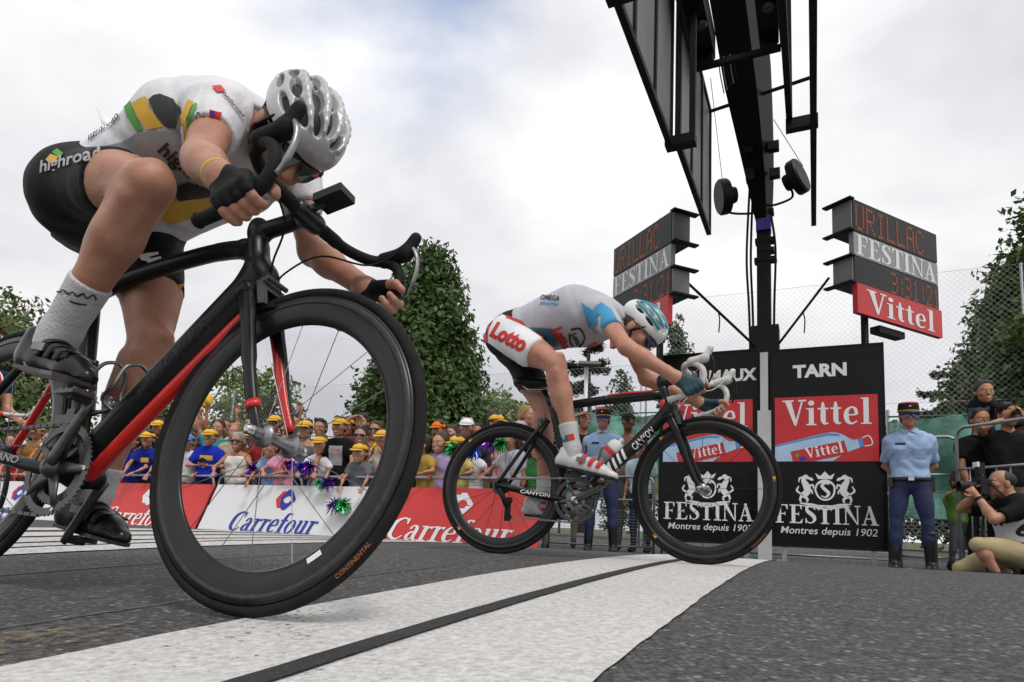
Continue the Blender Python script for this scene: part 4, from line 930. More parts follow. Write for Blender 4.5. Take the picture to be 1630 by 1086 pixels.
stA = dict(rim=.050, spoke_bright=True, spoke=.0009, cross=.2, nf=16, nr=20, curved=True, seat_z=.745, frame_mat=M['carbon_matt'], stay_mat=M['carbon_matt'], stay_in=M['red_paint'], fork_mat=M['carbon_matt'], fork_in=M['carbon_matt'], stem_mat=M['carbon'], tape=M['black_rubber'], hood=M['black_rubber'], lever=M['alloy'], cable=M['black_rubber'], saddle_mat=M['black_plastic'], dt=.040, accent=True, down_text='S-WORKS', text_mat=M['carbon'], computer=True, tyre_text='CONTINENTAL', tyre_text_mat=M['orange_print'], rim_mark=True, stay_text='SHIMANO', text_mat2=M['grey_print'], bright_cage=True, big_hub=True, chain=M['dark_alloy'])
stB = dict(rim=.046, spoke_bright=False, spoke=.0011, cross=.2, nf=16, nr=20, curved=False, seat_z=.74, frame_mat=M['carbon'], stay_mat=M['carbon'], stay_in=M['carbon'], fork_mat=M['carbon_matt'], fork_in=M['carbon_matt'], stem_mat=M['carbon'], tape=M['white_tape'], hood=M['white_tape'], lever=M['black_metal'], cable=M['white_tape'], saddle_mat=M['black_plastic'], zebra=True, tw=.13, tp=.43, sdx=-.03, sdz=.13, down_text='CANYON', text_mat=M['white_print'], tyre_text='CONTINENTAL', tyre_text_mat=M['orange_print'], stickers=(.1, 2.2, -2.4), stay_text='CANYON', text_mat2=M['white_print'], bottle=True, bright_crank=True)
bikeA = make_bike('matt black racing bicycle with red accents nearest the camera', BA, -.0033, stA, 55)
bikeB = make_bike('black racing bicycle with white bar tape under the blue and white cyclist', BBm, -.1817, stB, 26)

# ---------------------------------------------------------------- people: shared body builders
def head_prims(Rm, o, k=0.012):
    """head in its own frame: x = face, y = left, z = crown"""
    P = [E((0, 0, .03), (.098, .078, .092), k=k), E((.030, 0, -.055), (.068, .058, .060), k=.03), C((.078, 0, -.098), (.084, 0, -.092), .019, None, .02),
         C((.098, 0, .006), (.117, 0, -.030), .008, .0125, .008), C((.085, -.035, .026), (.085, .035, .026), .014, None, .015), E((.068, -.044, -.018), (.024, .022, .022), k=.02), E((.068, .044, -.018), (.024, .022, .022), k=.02),
         E((.096, 0, -.060), (.010, .024, .006), k=.008), E((.094, 0, -.071), (.010, .02, .006), k=.008),
         E((-.008, -.081, -.008), (.020, .009, .033), k=.008), E((-.008, .081, -.008), (.020, .009, .033), k=.008),
         E((.102, -.033, .006), (.012, .016, .010), k=.008, sub=1), E((.102, .033, .006), (.012, .016, .010), k=.008, sub=1)]
    return xf(P, Rm, o)
def ball(c, r, ax=None, n=8):
    V = []; F = []
    ax = np.eye(3) if ax is None else np.array(ax); r = np.array(r if hasattr(r, '__len__') else (r, r, r), float)
    for i in range(n + 1):
        th = math.pi * i / n
        for j in range(n * 2): ph = math.pi * j / n; V.append(np.array(c) + (np.array([math.sin(th) * math.cos(ph), math.sin(th) * math.sin(ph), math.cos(th)]) * r) @ ax)
    for i in range(n):
        for j in range(2 * n): j2 = (j + 1) % (2 * n); F.append((i * 2 * n + j, (i + 1) * 2 * n + j, (i + 1) * 2 * n + j2, i * 2 * n + j2))
    return np.array(V), np.array(F)
def face_bits(Rm, o, smile=0):
    Rm = np.array(Rm); o = np.array(o); ex = []
    for sy in (-1, 1):
        V, F = ball(Rm @ np.array([.086, sy * .033, .006]) + o, .0115, None, 6); ex.append((V, F, 2))
        V, F = ball(Rm @ np.array([.0945, sy * .032, .005]) + o, .0052, None, 5); ex.append((V, F, 1))
        V, F = ball(Rm @ np.array([.096, sy * .034, .026]) + o, (.004, .018, .0035), Rm.T, 5); ex.append((V, F, 1))
    V, F = ball(Rm @ np.array([.100, 0, -.064]) + o, (.007, .024, .011 if smile else .006), Rm.T, 6); ex.append((V, F, 3))
    if smile: V, F = ball(Rm @ np.array([.1035, 0, -.062]) + o, (.006, .019, .006), Rm.T, 5); ex.append((V, F, 4))
    return ex
def leg_prims(h, k, a, fat=1.0, det=False):
    h, k, a = map(np.array, (h, k, a)); kd = unit(k - (h * .5 + a * .5)); th = unit(k - h); kd_t = unit(kd - th * (kd @ th)); sh = unit(a - k); kd_s = unit(kd - sh * (kd @ sh)); lt = unit(np.cross(th, kd_t)); ls = unit(np.cross(sh, kd_s))
    T = [C(h, h + (k - h) * .55, .084 * fat, .069 * fat, .03), C(h + (k - h) * .5, k, .066 * fat, .046 * fat, .03), C(h + (k - h) * .3 + kd_t * .018, h + (k - h) * .72 + kd_t * .018, .058 * fat, .046 * fat, .03)]
    S = [C(k, k + (a - k) * .35, .045 * fat, .047 * fat, .02), C(k + (a - k) * .12 - kd_s * .020, k + (a - k) * .46 - kd_s * .022, .040 * fat, .038 * fat, .025), C(k + (a - k) * .35, a, .045 * fat, .033 * fat, .025)]
    if det:
        for sg in (-1, 1):
            T.append(C(h + (k - h) * (.55 if sg > 0 else .62) + kd_t * .026 + lt * sg * .032, h + (k - h) * .86 + kd_t * .014 + lt * sg * .030, .037 * fat, .023 * fat, .009))
            T.append(C(h + (k - h) * .45 - kd_t * .03 + lt * sg * .022, k - kd_t * .030 + lt * sg * .028 - th * .02, .040 * fat, .015 * fat, .014))
            S.append(C(k + (a - k) * .14 - kd_s * .030 + ls * sg * .020, k + (a - k) * .44 - kd_s * .030 + ls * sg * .019, .029 * fat, .025 * fat, .008))
        S += [E(k + kd_t * .036 + kd_s * .010, (.022, .026, .022), k=.010), C(k + sh * .05 + kd_s * .036, k + sh * .20 + kd_s * .030, .012, .012, .012), C(k + (a - k) * .10 + kd_s * .016 + ls * .028, k + (a - k) * .48 + kd_s * .014 + ls * .018, .024, .018, .012), C(k + (a - k) * .5 - kd_s * .024, a - kd_s * .026, .018, .014, .014)]
    return T, S
def arm_prims(s, e, w, fat=1.0, det=False):
    s, e, w = map(np.array, (s, e, w))
    U = [C(s, s + (e - s) * .3, .056 * fat, .051 * fat, .03), C(s + (e - s) * .2, e, .047 * fat, .036 * fat, .025)]
    Fo = [C(e, e + (w - e) * .35, .037 * fat, .039 * fat, .02), C(e + (w - e) * .3, w, .037 * fat, .0265 * fat, .02)]
    if det:
        d = unit(e - s); f = unit(w - e); n = np.cross(d, f); n = unit(n) if np.linalg.norm(n) > .05 else np.array([0, 1., 0]); i_ = unit(np.cross(n, d)); j_ = unit(np.cross(n, f))
        for sg in (-1, 1): U.append(C(s + (e - s) * .35 + i_ * sg * .020, s + (e - s) * .78 + i_ * sg * .018, .034 * fat, .026 * fat, .010))
        Fo += [C(e - (e - s) * .12 + n * .012, e + (w - e) * .5 + j_ * .014 + n * .008, .024 * fat, .018 * fat, .010), C(e + (w - e) * .05 - j_ * .014, e + (w - e) * .55 - j_ * .012, .025 * fat, .016 * fat, .010), E(e - i_ * .0 - j_ * .022, (.018, .018, .018), k=.012), C(e + (w - e) * .45 + n * .012, w + n * .004, .011, .008, .008), C(e + (w - e) * .5 - n * .010, w - n * .006, .010, .008, .008)]
    return U, Fo
def torso_prims(J, fat=1.0, hump=0.05, thin=1.0):
    g = lambda n: np.array(J[n], float)
    pv, nk, hr, hl, sr, sl = g('pv'), g('nk'), g('hr'), g('hl'), g('sr'), g('sl')
    lat_p = unit(hl - hr); lat_s = unit(sl - sr); sp = nk - pv; back = unit(np.cross(unit(sp), lat_s)); back = -back if J.get('flipback') else back
    mid = pv + sp * .42 + back * hump; rib = pv + sp * .72 + back * hump * .75; hc = (hr + hl) / 2
    P = [C(hr + lat_p * .02, hl - lat_p * .02, .086 * fat, None, .05), C(pv - lat_p * .05, pv + lat_p * .05, .100 * fat, None, .05),
         C(pv - lat_p * .055, mid - lat_s * .06, .10 * fat, .10 * fat, .06), C(pv + lat_p * .055, mid + lat_s * .06, .10 * fat, .10 * fat, .06),
         C(mid - lat_s * .06, rib - lat_s * .085, .105 * fat, .118 * fat, .06), C(mid + lat_s * .06, rib + lat_s * .085, .105 * fat, .118 * fat, .06),
         C(rib - lat_s * .08, nk - sp * .08 - lat_s * .07, .118 * fat, .085 * fat, .06), C(rib + lat_s * .08, nk - sp * .08 + lat_s * .07, .118 * fat, .085 * fat, .06),
         C(sr, sl, .058 * fat, None, .05), C(nk - sp * .06, sr * .7 + nk * .3, .062, .05, .04), C(nk - sp * .06, sl * .7 + nk * .3, .062, .05, .04)]
    return P, dict(mid=mid, rib=rib, back=back, lat=lat_s, sp=sp, lat_p=lat_p)
def grip_hand(w, c, t, e1, e2, rb=.0155, s=1.0, curl=(25, 235)):
    """hand closed round a bar at c with tangent t (towards the index finger); e1 = palm side, e2 = the side the fingers go round first"""
    w, c = np.array(w, float), np.array(c, float); t = unit(t); e1 = unit(np.array(e1) - t * (np.array(e1) @ t)); e2 = np.array(e2, float); e2 = unit(e2 - t * (e2 @ t) - e1 * (e2 @ e1))
    F = []; Pm = []; Gl = []
    for i, (off, fl) in enumerate(((.031, .95), (.0105, 1.0), (-.0095, .96), (-.029, .82))):
        n = 7; pts = []
        for j in range(n):
            th = R(curl[0] + (curl[1] - curl[0]) * fl * j / (n - 1)); pts.append(c + t * off * s + (e1 * math.cos(th) + e2 * math.sin(th)) * (rb + .0095 * s))
        for j in range(n - 1):
            r0 = (.0102 - .00035 * j) * s; pr = C(pts[j], pts[j + 1], r0, r0 - .0003, .005); F.append(pr)
            if j < 2: Gl.append(C(pts[j], pts[j + 1], r0 + .0028, r0 + .0026, .006))
        base = c + t * off * .9 * s + e1 * (rb + .013 * s) + e2 * .004
        mp_ = C(w + t * off * .35 * s, base, .0165 * s, .0125 * s, .012); Pm.append(mp_); Pm.append(C(base, pts[1], .012 * s, .0105 * s, .006))
        Gl.append(C(w + t * off * .35 * s, base, .0195 * s, .0155 * s, .012)); Gl.append(C(base, pts[1], .0148 * s, .0132 * s, .008))
    tb = [w + (c - w) * .45 + t * .018 * s - e2 * .012, c + t * .047 * s + e1 * (rb * .6) - e2 * (rb + .004), c + t * .056 * s - e2 * (rb + .008) - e1 * .006, c + t * .060 * s - e2 * rb * .6 - e1 * .022]
    for j in range(3):
        r0 = (.0145, .0115, .0098)[j] * s; F.append(C(tb[j], tb[j + 1], r0, (.0118, .010, .0088)[j] * s, .006))
    Gl.append(C(tb[0], tb[0] * .3 + tb[1] * .7, .0172 * s, .0145 * s, .008))
    return F, Pm, Gl
def ik(s, w, la, lb, pole):
    s, w = np.array(s, float), np.array(w, float); d = w - s; D = np.linalg.norm(d); 
    if D > (la + lb) * .995: w = s + d / D * (la + lb) * .995; d = w - s; D = np.linalg.norm(d)
    d = d / D; a = (la * la - lb * lb + D * D) / (2 * D); r = math.sqrt(max(la * la - a * a, 1e-6)); p = np.array(pole, float); p = unit(p - d * (p @ d))
    return s + d * a + p * r, w
def rot_face(face, crown):
    x = unit(face); z = np.array(crown, float); z = unit(z - x * (z @ x)); return np.stack([x, np.cross(z, x), z], 1)

def helmet(root, Rm, o, style):
    """ventilated shell: smooth dome cut by staggered rows of long slots, black liner inside that puts shade in the slots, straps and retention"""
    o = np.array(o, float); Rm = np.array(Rm) * style.get('hscale', 1.0)
    a_, b_, c_ = .150, .106, .100
    shell = [E((-.015, 0, .050), (a_, b_, c_), k=.02), E((-.105, 0, .045), (.078, .078, .062), k=.05)]
    for fi in (-42, -14, 14, 42):      # low ridges between the rows of slots
        f_ = R(fi); pts = [np.array((-.015 + a_ * math.sin(t) * .995, b_ * math.cos(t) * math.sin(f_) * 1.0, .050 + c_ * math.cos(t) * math.cos(f_))) for t in np.linspace(-1.25, .95, 12)]
        for p, q in zip(pts[:-1], pts[1:]): shell.append(C(p, q, .0075, None, .006))
    cutp = []
    rows = {0: ((.62, .052, .0125), (.02, .050, .0135), (-.62, .052, .013)), 28: ((.80, .040, .0125), (.30, .046, .0150), (-.28, .046, .0150), (-.86, .040, .012)), 57: ((.62, .044, .0140), (.02, .046, .0150), (-.58, .044, .014)), 80: ((.34, .040, .0120), (-.34, .040, .0120))}
    for fi, rw in rows.items():
        for sg in ((1,) if fi == 0 else (1, -1)):
            f_ = R(fi * sg)
            for (t, L, w) in rw:
                p = np.array((-.015 + a_ * math.sin(t), b_ * math.cos(t) * math.sin(f_), .050 + c_ * math.cos(t) * math.cos(f_)))
                tx = unit((a_ * math.cos(t), -b_ * math.sin(t) * math.sin(f_), -c_ * math.sin(t) * math.cos(f_))); ty = unit((0, b_ * math.cos(f_), -c_ * math.sin(f_))); nn = np.cross(tx, ty); ty = np.cross(nn, tx)
                cutp.append(E(p, (L, w, .030), [tx, ty, nn], k=.003, sub=1))
    cutp.append(E((.0, 0, -.045), (.105, .082, .145), None, k=.006, sub=1))
    h = style.get('hm', .0030)
    hs_ = style.get('hscale', 1.0)
    def xs(P): return xf([dict(p, **({'c': p['c'] * hs_, 'r': p['r'] * hs_} if p['t'] == 'e' else {'a': p['a'] * hs_, 'b': p['b'] * hs_, 'ra': p['ra'] * hs_, 'rb': p['rb'] * hs_})) for p in P], Rm / hs_, o)
    ho = blob('helmet', xs(shell + cutp), h, style['shell'], root, cuts=[(o + Rm @ np.array([0, 0, .008]), Rm @ np.array([.12, 0, -1]))], smooth_it=2)
    ln = xs([E((-.014, 0, .046), (.136, .093, .086), k=.02), E((.0, 0, -.045), (.095, .075, .10), None, k=.006, sub=1)])
    blob('dark_liner', ln, .006, M['black_plastic'], ho, cuts=[(o + Rm @ np.array([0, 0, .018]), Rm @ np.array([.12, 0, -1]))])  # black liner just under the shell, standing in for shade in the slots
    for sy in (-1, 1):
        st = MB()
        for x0 in (.045, -.06): st.tube([o + Rm @ np.array([x0, sy * .088, .03]), o + Rm @ np.array([.0, sy * .085, -.045]), o + Rm @ np.array([.035, sy * .062, -.085]), o + Rm @ np.array([.05, 0, -.118])], .0045, 6, flat=2)
        st.build('strap', style.get('hstrap', M['black_cloth']), ho)
    rt = MB(); rt.tube(curve([o + Rm @ np.array([.02, -.09, .02]), o + Rm @ np.array([-.07, -.075, -.015]), o + Rm @ np.array([-.11, 0, -.03]), o + Rm @ np.array([-.07, .075, -.015]), o + Rm @ np.array([.02, .09, .02])], 5), .006, 6); rt.build('retention_band', M['black_plastic'], ho)
    return ho
def glasses(root, Rm, o, lens, rimm, wide=.066):
    o = np.array(o, float); g = MB()
    ln = []
    for sy in (-1, 1):
        pts = curve([(.118, sy * .006, .022), (.113, sy * .035, .026), (.092, sy * wide, .022), (.086, sy * wide, .0), (.106, sy * .045, -.020), (.117, sy * .016, -.014)], 3)
        n = len(pts); c = sum(pts) / n; ln.append(([c] + pts, [(0, 1 + i, 1 + (i + 1) % n) for i in range(n)]))
    m = MB()
    for v, f in ln: m.add([Rm @ p + o for p in v], f)
    lo_ = m.build('sunglasses', lens, root)
    for sy in (-1, 1): MB().tube([Rm @ np.array(p) + o for p in ((.092, sy * wide, .016), (.05, sy * .083, .016), (-.02, sy * .088, .012))], .0032, 6).build('temple', rimm, lo_)
    m = MB(); m.tube([Rm @ np.array(p) + o for p in ((.092, -wide, .024), (.115, -.03, .030), (.121, 0, .027), (.115, .03, .030), (.092, wide, .024))], .0032, 6); m.build('brow_bar', rimm, lo_)
    return lo_
def shoe(root, heel, toe, upv, style, lat=(0, 1, 0)):
    heel, toe = np.array(heel, float), np.array(toe, float); d = unit(toe - heel); L = np.linalg.norm(toe - heel); u = np.array(upv, float); u = unit(u - d * (u @ d)); y = np.cross(u, d)
    P = lambda x, yy, z: heel + d * x * L + y * yy + u * z
    pr = [C(P(.06, 0, .028), P(.30, 0, .032), .032, .032, .02), C(P(.28, 0, .030), P(.72, 0, .023), .033, .035, .02), C(P(.7, .004, .020), P(.92, 0, .014), .035, .022, .02), C(P(.12, 0, .04), P(.10, 0, .09), .034, .034, .02), C(P(.14, 0, .062), P(.55, 0, .046), .033, .026, .025)]
    so = blob('shoe', pr, style.get('h', .005), style['shoe'], root, cuts=[(P(0, 0, .004), -u), (P(.1, 0, .098), u * 1.0 - d * .25)])
    sl = MB(); out = [(.0, .0), (.03, .026), (.25, .028), (.5, .031), (.72, .040), (.9, .032), (1.0, .0)]
    poly = [(x * L, w) for x, w in out] + [(x * L, -w) for x, w in out[-2:0:-1]]
    sl.prism(poly, heel - u * .004, d, y, .009); sl.build('sole', M['carbon'], so)
    for i, x in enumerate((.40, .54, .67)):
        bt = MB(); hh = (.082, .071, .060)[i]
        bt.tube(curve([P(x, -.040, .03), P(x + .02, -.036, .03 + hh * .45), P(x + .03, 0, hh), P(x + .02, .036, .03 + hh * .45)], 4), .010, 8, flat=.35, upv=d); bt.build('shoe_strap', style.get('strap', M['black_plastic']), so, True)
    bk = MB(); bk.box(P(.40, -.042, .052), (.045, .006, .018), (d, y, u)); bk.build('buckle', M['alloy'], so)
    hm = [C(P(.015, 0, .02), P(.02, 0, .055), .03, None, .01)]
    return so
def rider(label, mw, J, st):
    """cyclist in the local frame of the bicycle"""
    g = lambda n: np.array(J[n], float)
    To, I = torso_prims(J, st.get('fat', 1.0), J.get('hump', .06)); Tr, Sr = leg_prims(J['hr'], J['kr'], J['ar'], st.get('leg', 1), True); Tl, Sl = leg_prims(J['hl'], J['kl'], J['al'], st.get('leg', 1), True)
    Ur, Fr = arm_prims(J['sr'], J['er'], J['wr'], st.get('arm', 1), True); Ul, Fl = arm_prims(J['sl'], J['el'], J['wl'], st.get('arm', 1), True)
    Rm = rot_face(J['face'], J['crown']); hd = g('hd')
    neck = [C(g('nk') - unit(I['sp']) * .02, hd + Rm @ np.array([-.035, 0, -.03]), .060, .056, .03)]
    glut = [E(g('hr') - unit(I['sp']) * .028 + I['back'] * .02, (.090, .082, .090), k=.04), E(g('hl') - unit(I['sp']) * .028 + I['back'] * .02, (.090, .082, .090), k=.04)]
    base = To + glut + Tr + Sr + Tl + Sl + Ur + Fr + Ul + Fl + neck
    hands = []; gloves = []
    for sd in 'rl':
        F_, P_, G_ = grip_hand(J['w' + sd], J['g' + sd], J['t' + sd], J['e1' + sd], J['e2' + sd], s=1.02); hands += F_ + P_; gloves.append(G_)
    h = st.get('h', .008)
    ex = []
    V, F = snet(head_prims(Rm, hd) + neck, st.get('hh', .004)); ex.append((V, F, 0))
    for sd, F_ in (('r', Fr), ('l', Fl)):
        gp = J['g' + sd]; V, F = snet([p for p in hands if np.linalg.norm((p['a'] + p['b']) / 2 - np.array(gp)) < .16] + [C(np.array(J['w' + sd]) * .8 + np.array(J['e' + sd]) * .2, J['w' + sd], .030, .0265, .02)], st.get('hf', .003)); ex.append((V, F, 0))
    ex += face_bits(Rm, hd)
    feet = []
    for sd in 'rl': feet.append(C(J['a' + sd], np.array(J['heel' + sd]) + (np.array(J['toe' + sd]) - np.array(J['heel' + sd])) * .3 + (0, 0, .03), .035, .03, .02))
    body = blob('person', base + feet, h, [st['skin'], M['eye_dark'], M['eye_white'], M['lip'], M['teeth']], None, extra=ex, smooth_it=1)
    body.matrix_world = mw; tag(body, label, 'person', 'sprinting cyclists')
    sp = unit(I['sp']); wa = g('pv') + I['sp'] * .06
    # jersey: torso and sleeves; shorts: hips and thighs; both are the body's own form, a little larger, ended by hems
    def hemcut(p, q, f, rad, nxt=None):
        p, q = np.array(p, float), np.array(q, float); c = p + (q - p) * f; return (c, q - p, c - (q - p) * .05, q + (q - p) * .25, rad)
    fsl = J.get('sleeve', .55); nb = hd + Rm @ np.array([-.035, 0, -.03])
    je = blob('jersey', infl(To + Ur + Ul + neck, .0075), st.get('hc', .0065), st['jersey'], body, cuts=[(wa, -sp)], smooth_it=1, warp=st.get('warp'), cutf=[hemcut(J['sr'], J['er'], fsl, .085), hemcut(J['sl'], J['el'], fsl, .085), (g('nk') * .25 + nb * .75, nb - g('nk'), g('nk') * .2 + nb * .8, nb + (nb - g('nk')) * 1.2, .085)])
    fh = st['hem']; ex_ = [C(g('k' + d_) , g('k' + d_) + (g('a' + d_) - g('k' + d_)) * .1, .03, None, .02) for d_ in 'rl']
    so = blob('shorts', infl(To[:4] + glut + Tr + Tl, .0055), st.get('hc', .0065), st['shorts'], body, smooth_it=1, warp=lambda X, Y, Z: (.0016 * np.sin(70 * X + 40 * Z + 4 * np.sin(20 * Y)) * np.cos(25 * Y)).astype(np.float32), cutf=[hemcut(J['hr'], J['kr'], fh, .125), hemcut(J['hl'], J['kl'], fh, .125)])
    for sd, S_ in (('r', Sr), ('l', Sl)):
        k, a = g('k' + sd), g('a' + sd); c = a + (k - a) * (st['sock'] if sd == 'r' else st['sock'] * .5)
        blob('sock', [C(c, a, .046 if st['sock'] > .25 else .043, .040, .004, 2), C(a, np.array(J['heel' + sd]) + (np.array(J['toe' + sd]) - np.array(J['heel' + sd])) * .25 + (0, 0, .03), .040, .036, .02)], .0045, st['socks'], body, smooth_it=1)
        shoe(body, J['heel' + sd], J['toe' + sd], g('k' + sd) - g('a' + sd) if False else (0, 0, 1), st)
    for G_ in gloves: blob('glove', G_, st.get('hf', .003), st['glove'], body, smooth_it=1)
    ho = helmet(body, Rm, hd + Rm @ np.array([0.006, 0, .012]), st)
    glasses(body, Rm, hd, st['lens'], st['rimm'])
    hr_ = blob('hair', xf([E((-.03, 0, .01), (.078, .080, .07), k=.02)], Rm, hd), .006, M['hair_brown'], body, cuts=[(hd + Rm @ np.array([.0, 0, 0]), Rm @ np.array([1, 0, .2]))])
    return body, je, so, ho, I, Rm
M['hair_brown'] = mat('brown_hair', (0.06, 0.035, 0.02), 0.7, 0, 0.4, 60, 0.6, 120); M['hair_dark'] = mat('dark_hair', (0.015, 0.011, 0.009), 0.6, 0, 0.4, 60, 0.6, 120)
M['hair_blond'] = mat('blond_hair', (0.30, 0.19, 0.08), 0.7, 0, 0.35, 60, 0.6, 120); M['hair_grey'] = mat('grey_hair', (0.32, 0.30, 0.28), 0.7, 0, 0.3, 60, 0.6, 120)
M['green_lens'] = mat('green_mirror_lens', (0.01, 0.06, 0.03), 0.08, 0.2, 0.3, 20, coat=0.6); M['blue_lens'] = mat('blue_mirror_lens', (0.01, 0.05, 0.25), 0.08, 0.3, 0.4, 20, coat=0.6)
M['silver_shell'] = mat('silver_helmet', (0.46, 0.46, 0.46), 0.33, 0.15, 0.1, 18, coat=0.3)
M['teal_shell'] = mat('teal_helmet', (0.03, 0.30, 0.36), 0.3, 0, 0.1, 10, coat=0.3); M['teal_cloth'] = mat('teal_lycra', (0.03, 0.16, 0.24), 0.7, 0, 0.1, 9); M['sky_cloth'] = mat('sky_blue_print', (0.05, 0.30, 0.55), 0.7, 0, 0.08, 9)
M['dark_teal'] = mat('dark_teal_glove', (0.012, 0.05, 0.065), 0.6, 0, 0.2, 20)
def skin_mat(name, c, red):
    m = M[name]; t = m.node_tree; b = t.nodes['Principled BSDF']; co = [n for n in t.nodes if n.type == 'TEX_COORD'][0]; rp = [n for n in t.nodes if n.type == 'VALTORGB'][0]
    n2 = t.nodes.new('ShaderNodeTexNoise'); n2.inputs['Scale'].default_value = 5.5; n2.inputs['Detail'].default_value = 7; n2.inputs['Roughness'].default_value = .62; t.links.new(co.outputs['Object'], n2.inputs['Vector'])
    mr = t.nodes.new('ShaderNodeMapRange'); mr.inputs['From Min'].default_value = .42; mr.inputs['From Max'].default_value = .68; mr.inputs['To Max'].default_value = .55; t.links.new(n2.outputs['Fac'], mr.inputs['Value'])
    mx_ = t.nodes.new('ShaderNodeMix'); mx_.data_type = 'RGBA'; mx_.inputs['B'].default_value = (*red, 1); t.links.new(mr.outputs['Result'], mx_.inputs['Factor']); t.links.new(rp.outputs['Color'], mx_.inputs['A']); t.links.new(mx_.outputs['Result'], b.inputs['Base Color'])
    n3 = t.nodes.new('ShaderNodeTexNoise'); n3.inputs['Scale'].default_value = 28; n3.inputs['Detail'].default_value = 6; t.links.new(co.outputs['Object'], n3.inputs['Vector']); m3 = t.nodes.new('ShaderNodeMapRange'); m3.inputs['To Min'].default_value = .34; m3.inputs['To Max'].default_value = .62; t.links.new(n3.outputs['Fac'], m3.inputs['Value']); t.links.new(m3.outputs['Result'], b.inputs['Roughness'])
    b.inputs['Subsurface Weight'].default_value = .12; b.inputs['Subsurface Radius'].default_value = (.012, .005, .003); b.inputs['Subsurface Scale'].default_value = .5
skin_mat('skin', None, srgb(158, 96, 78)); skin_mat('skin_pink', None, srgb(176, 112, 92))
def fold_warp(c, d1, amp, freq, ph=0.0):
    d1 = unit(d1)
    def w(X, Y, Z):
        t = (X - c[0]) * d1[0] + (Y - c[1]) * d1[1] + (Z - c[2]) * d1[2]
        a1 = np.abs(np.sin(.5 * freq * t + 5 * Y + 2.2 * np.sin(9 * X + 6 * Y) + ph)); a2 = np.abs(np.sin(.8 * freq * t + 16 * Y - 10 * Z + 2 * np.sin(14 * Y)))
        m1 = .5 + .5 * np.sin(11 * Y + 7 * Z + 3 * X); m2 = .5 + .5 * np.sin(13 * Z - 9 * X + 5 * Y)     # narrow creases that come and go
        return (amp * (np.maximum(0, .35 - a1) * 2.2 * m1 + np.maximum(0, .3 - a2) * 1.8 * m2 - .25)).astype(np.float32)
    return w
# --- cyclist nearest the camera
JA = dict(pv=(.205, -.02, 1.0), hr=(.262, -.112, .990), hl=(.245, .08, 1.012), kr=(.64, -.18, .872), ar=(.37, -.112, .575), kl=(.40, .085, .645), al=(.30, .117, .25), nk=(.635, .03, 1.222), sr=(.68, -.105, 1.112), sl=(.61, .215, 1.235),
          wr=(.93, -.232, .785), er=(.792, -.185, .895), el=(.706, .247, .971), wl=(.930, .228, .815), hd=(.792, .02, 1.122), face=(.42, -.10, -.86), crown=(.86, -.12, .45), hump=-.01, sleeve=.52, flipback=False,
          heelr=(.275, -.115, .49), toer=(.535, -.112, .435), heell=(.215, .115, .165), toel=(.465, .115, .128))
JA.update(gr=(.980, -.213, .736), tr=(.05, 0, .026), e1r=(-.25, -.45, .8), e2r=(.1, -1, -.3), gl=(1.005, .212, .752), tl=(.045, 0, .035), e1l=(-.6, .3, .7), e2l=(.2, 1, -.4))
stRA = dict(skin=M['skin'], jersey=M['white_cloth'], shorts=M['black_cloth'], hem=.60, sock=.36, socks=mat('white_sock', (0.55, 0.54, 0.56), 0.85, 0, 0.06, 20, 0.3, 120), shoe=mat('black_gloss_shoe', (0.008, 0.008, 0.009), 0.28, 0, 0.2, 20, spec=0.35), glove=M['black_cloth'], shell=M['silver_shell'], lens=M['green_lens'], rimm=M['black_plastic'], leg=1.04, h=.0065, hscale=.93, warp=fold_warp((.3, 0, 1.1), (1, 0, .4), .0062, 62))
riderA, jeA, shA, heA, IA, RA = rider('cyclist in white yellow and green kit with silver helmet, head down over the bars', BA, JA, stRA)
# --- second cyclist
JB = dict(pv=(.035, -.003, 1.14), hr=(.02, -.095, 1.085), hl=(-.01, .093, 1.10), kr=(.315, -.19, .905), ar=(.393, -.118, .505), kl=(.163, .10, .759), al=(.19, .118, .34), nk=(.513, -.003, 1.225), sr=(.517, -.173, 1.155), sl=(.572, .177, 1.205),
          er=(.669, -.296, .928), el=(.676, .184, .931), wr=(.893, -.228, .805), wl=(.915, .225, .80), hd=(.664, -.004, 1.112), face=(.60, -.06, -.78), crown=(.78, 0, .60), hump=.02, sleeve=.5,
          heelr=(.315, -.115, .425), toer=(.615, -.115, .355), heell=(.085, .118, .205), toel=(.345, .118, .19))
JB.update(gr=(.985, -.245, .752), tr=(.05, 0, .03), e1r=(-.2, -.5, .8), e2r=(.1, -1, -.3), gl=(1.015, .175, .745), tl=(.045, 0, .03), e1l=(-.5, .4, .7), e2l=(.2, 1, -.4))
def _steerB(p): return tuple(APS + rotv(np.asarray(p, float) - APS, AXS, -.1817))
JB['gr'] = _steerB((.998, -.213, .746)); JB['gl'] = _steerB((.985, .213, .737))
JB['wr'] = tuple(np.array(JB['gr']) + (-.075, -.02, .055)); JB['wl'] = tuple(np.array(JB['gl']) + (-.08, .015, .05))
stRB = dict(skin=M['skin_pink'], jersey=mat('pale_grey_lycra', (0.48, 0.475, 0.52), 0.72, 0, 0.05, 9, 0.3, 24), shorts=M['black_cloth'], hem=.62, sock=.30, socks=mat('pale_sock', (0.55, 0.55, 0.56), 0.85, 0, 0.06, 20, 0.3, 120), shoe=mat('white_gloss_shoe', (0.6, 0.59, 0.58), 0.3, 0, 0.06, 20), strap=M['red_print'], glove=M['dark_teal'], shell=M['white_paint'], lens=M['glass_lens'], rimm=M['black_plastic'], leg=1.0, arm=.95, h=.009, hc=.008, hscale=.84, hh=.006, hf=.0045, warp=fold_warp((.3, 0, 1.2), (1, 0, .2), .0062, 55))
riderB, jeB, shB, heB, IB, RB = rider('cyclist in pale grey and blue kit with white and teal helmet, arms stretched forward', BBm, JB, stRB)

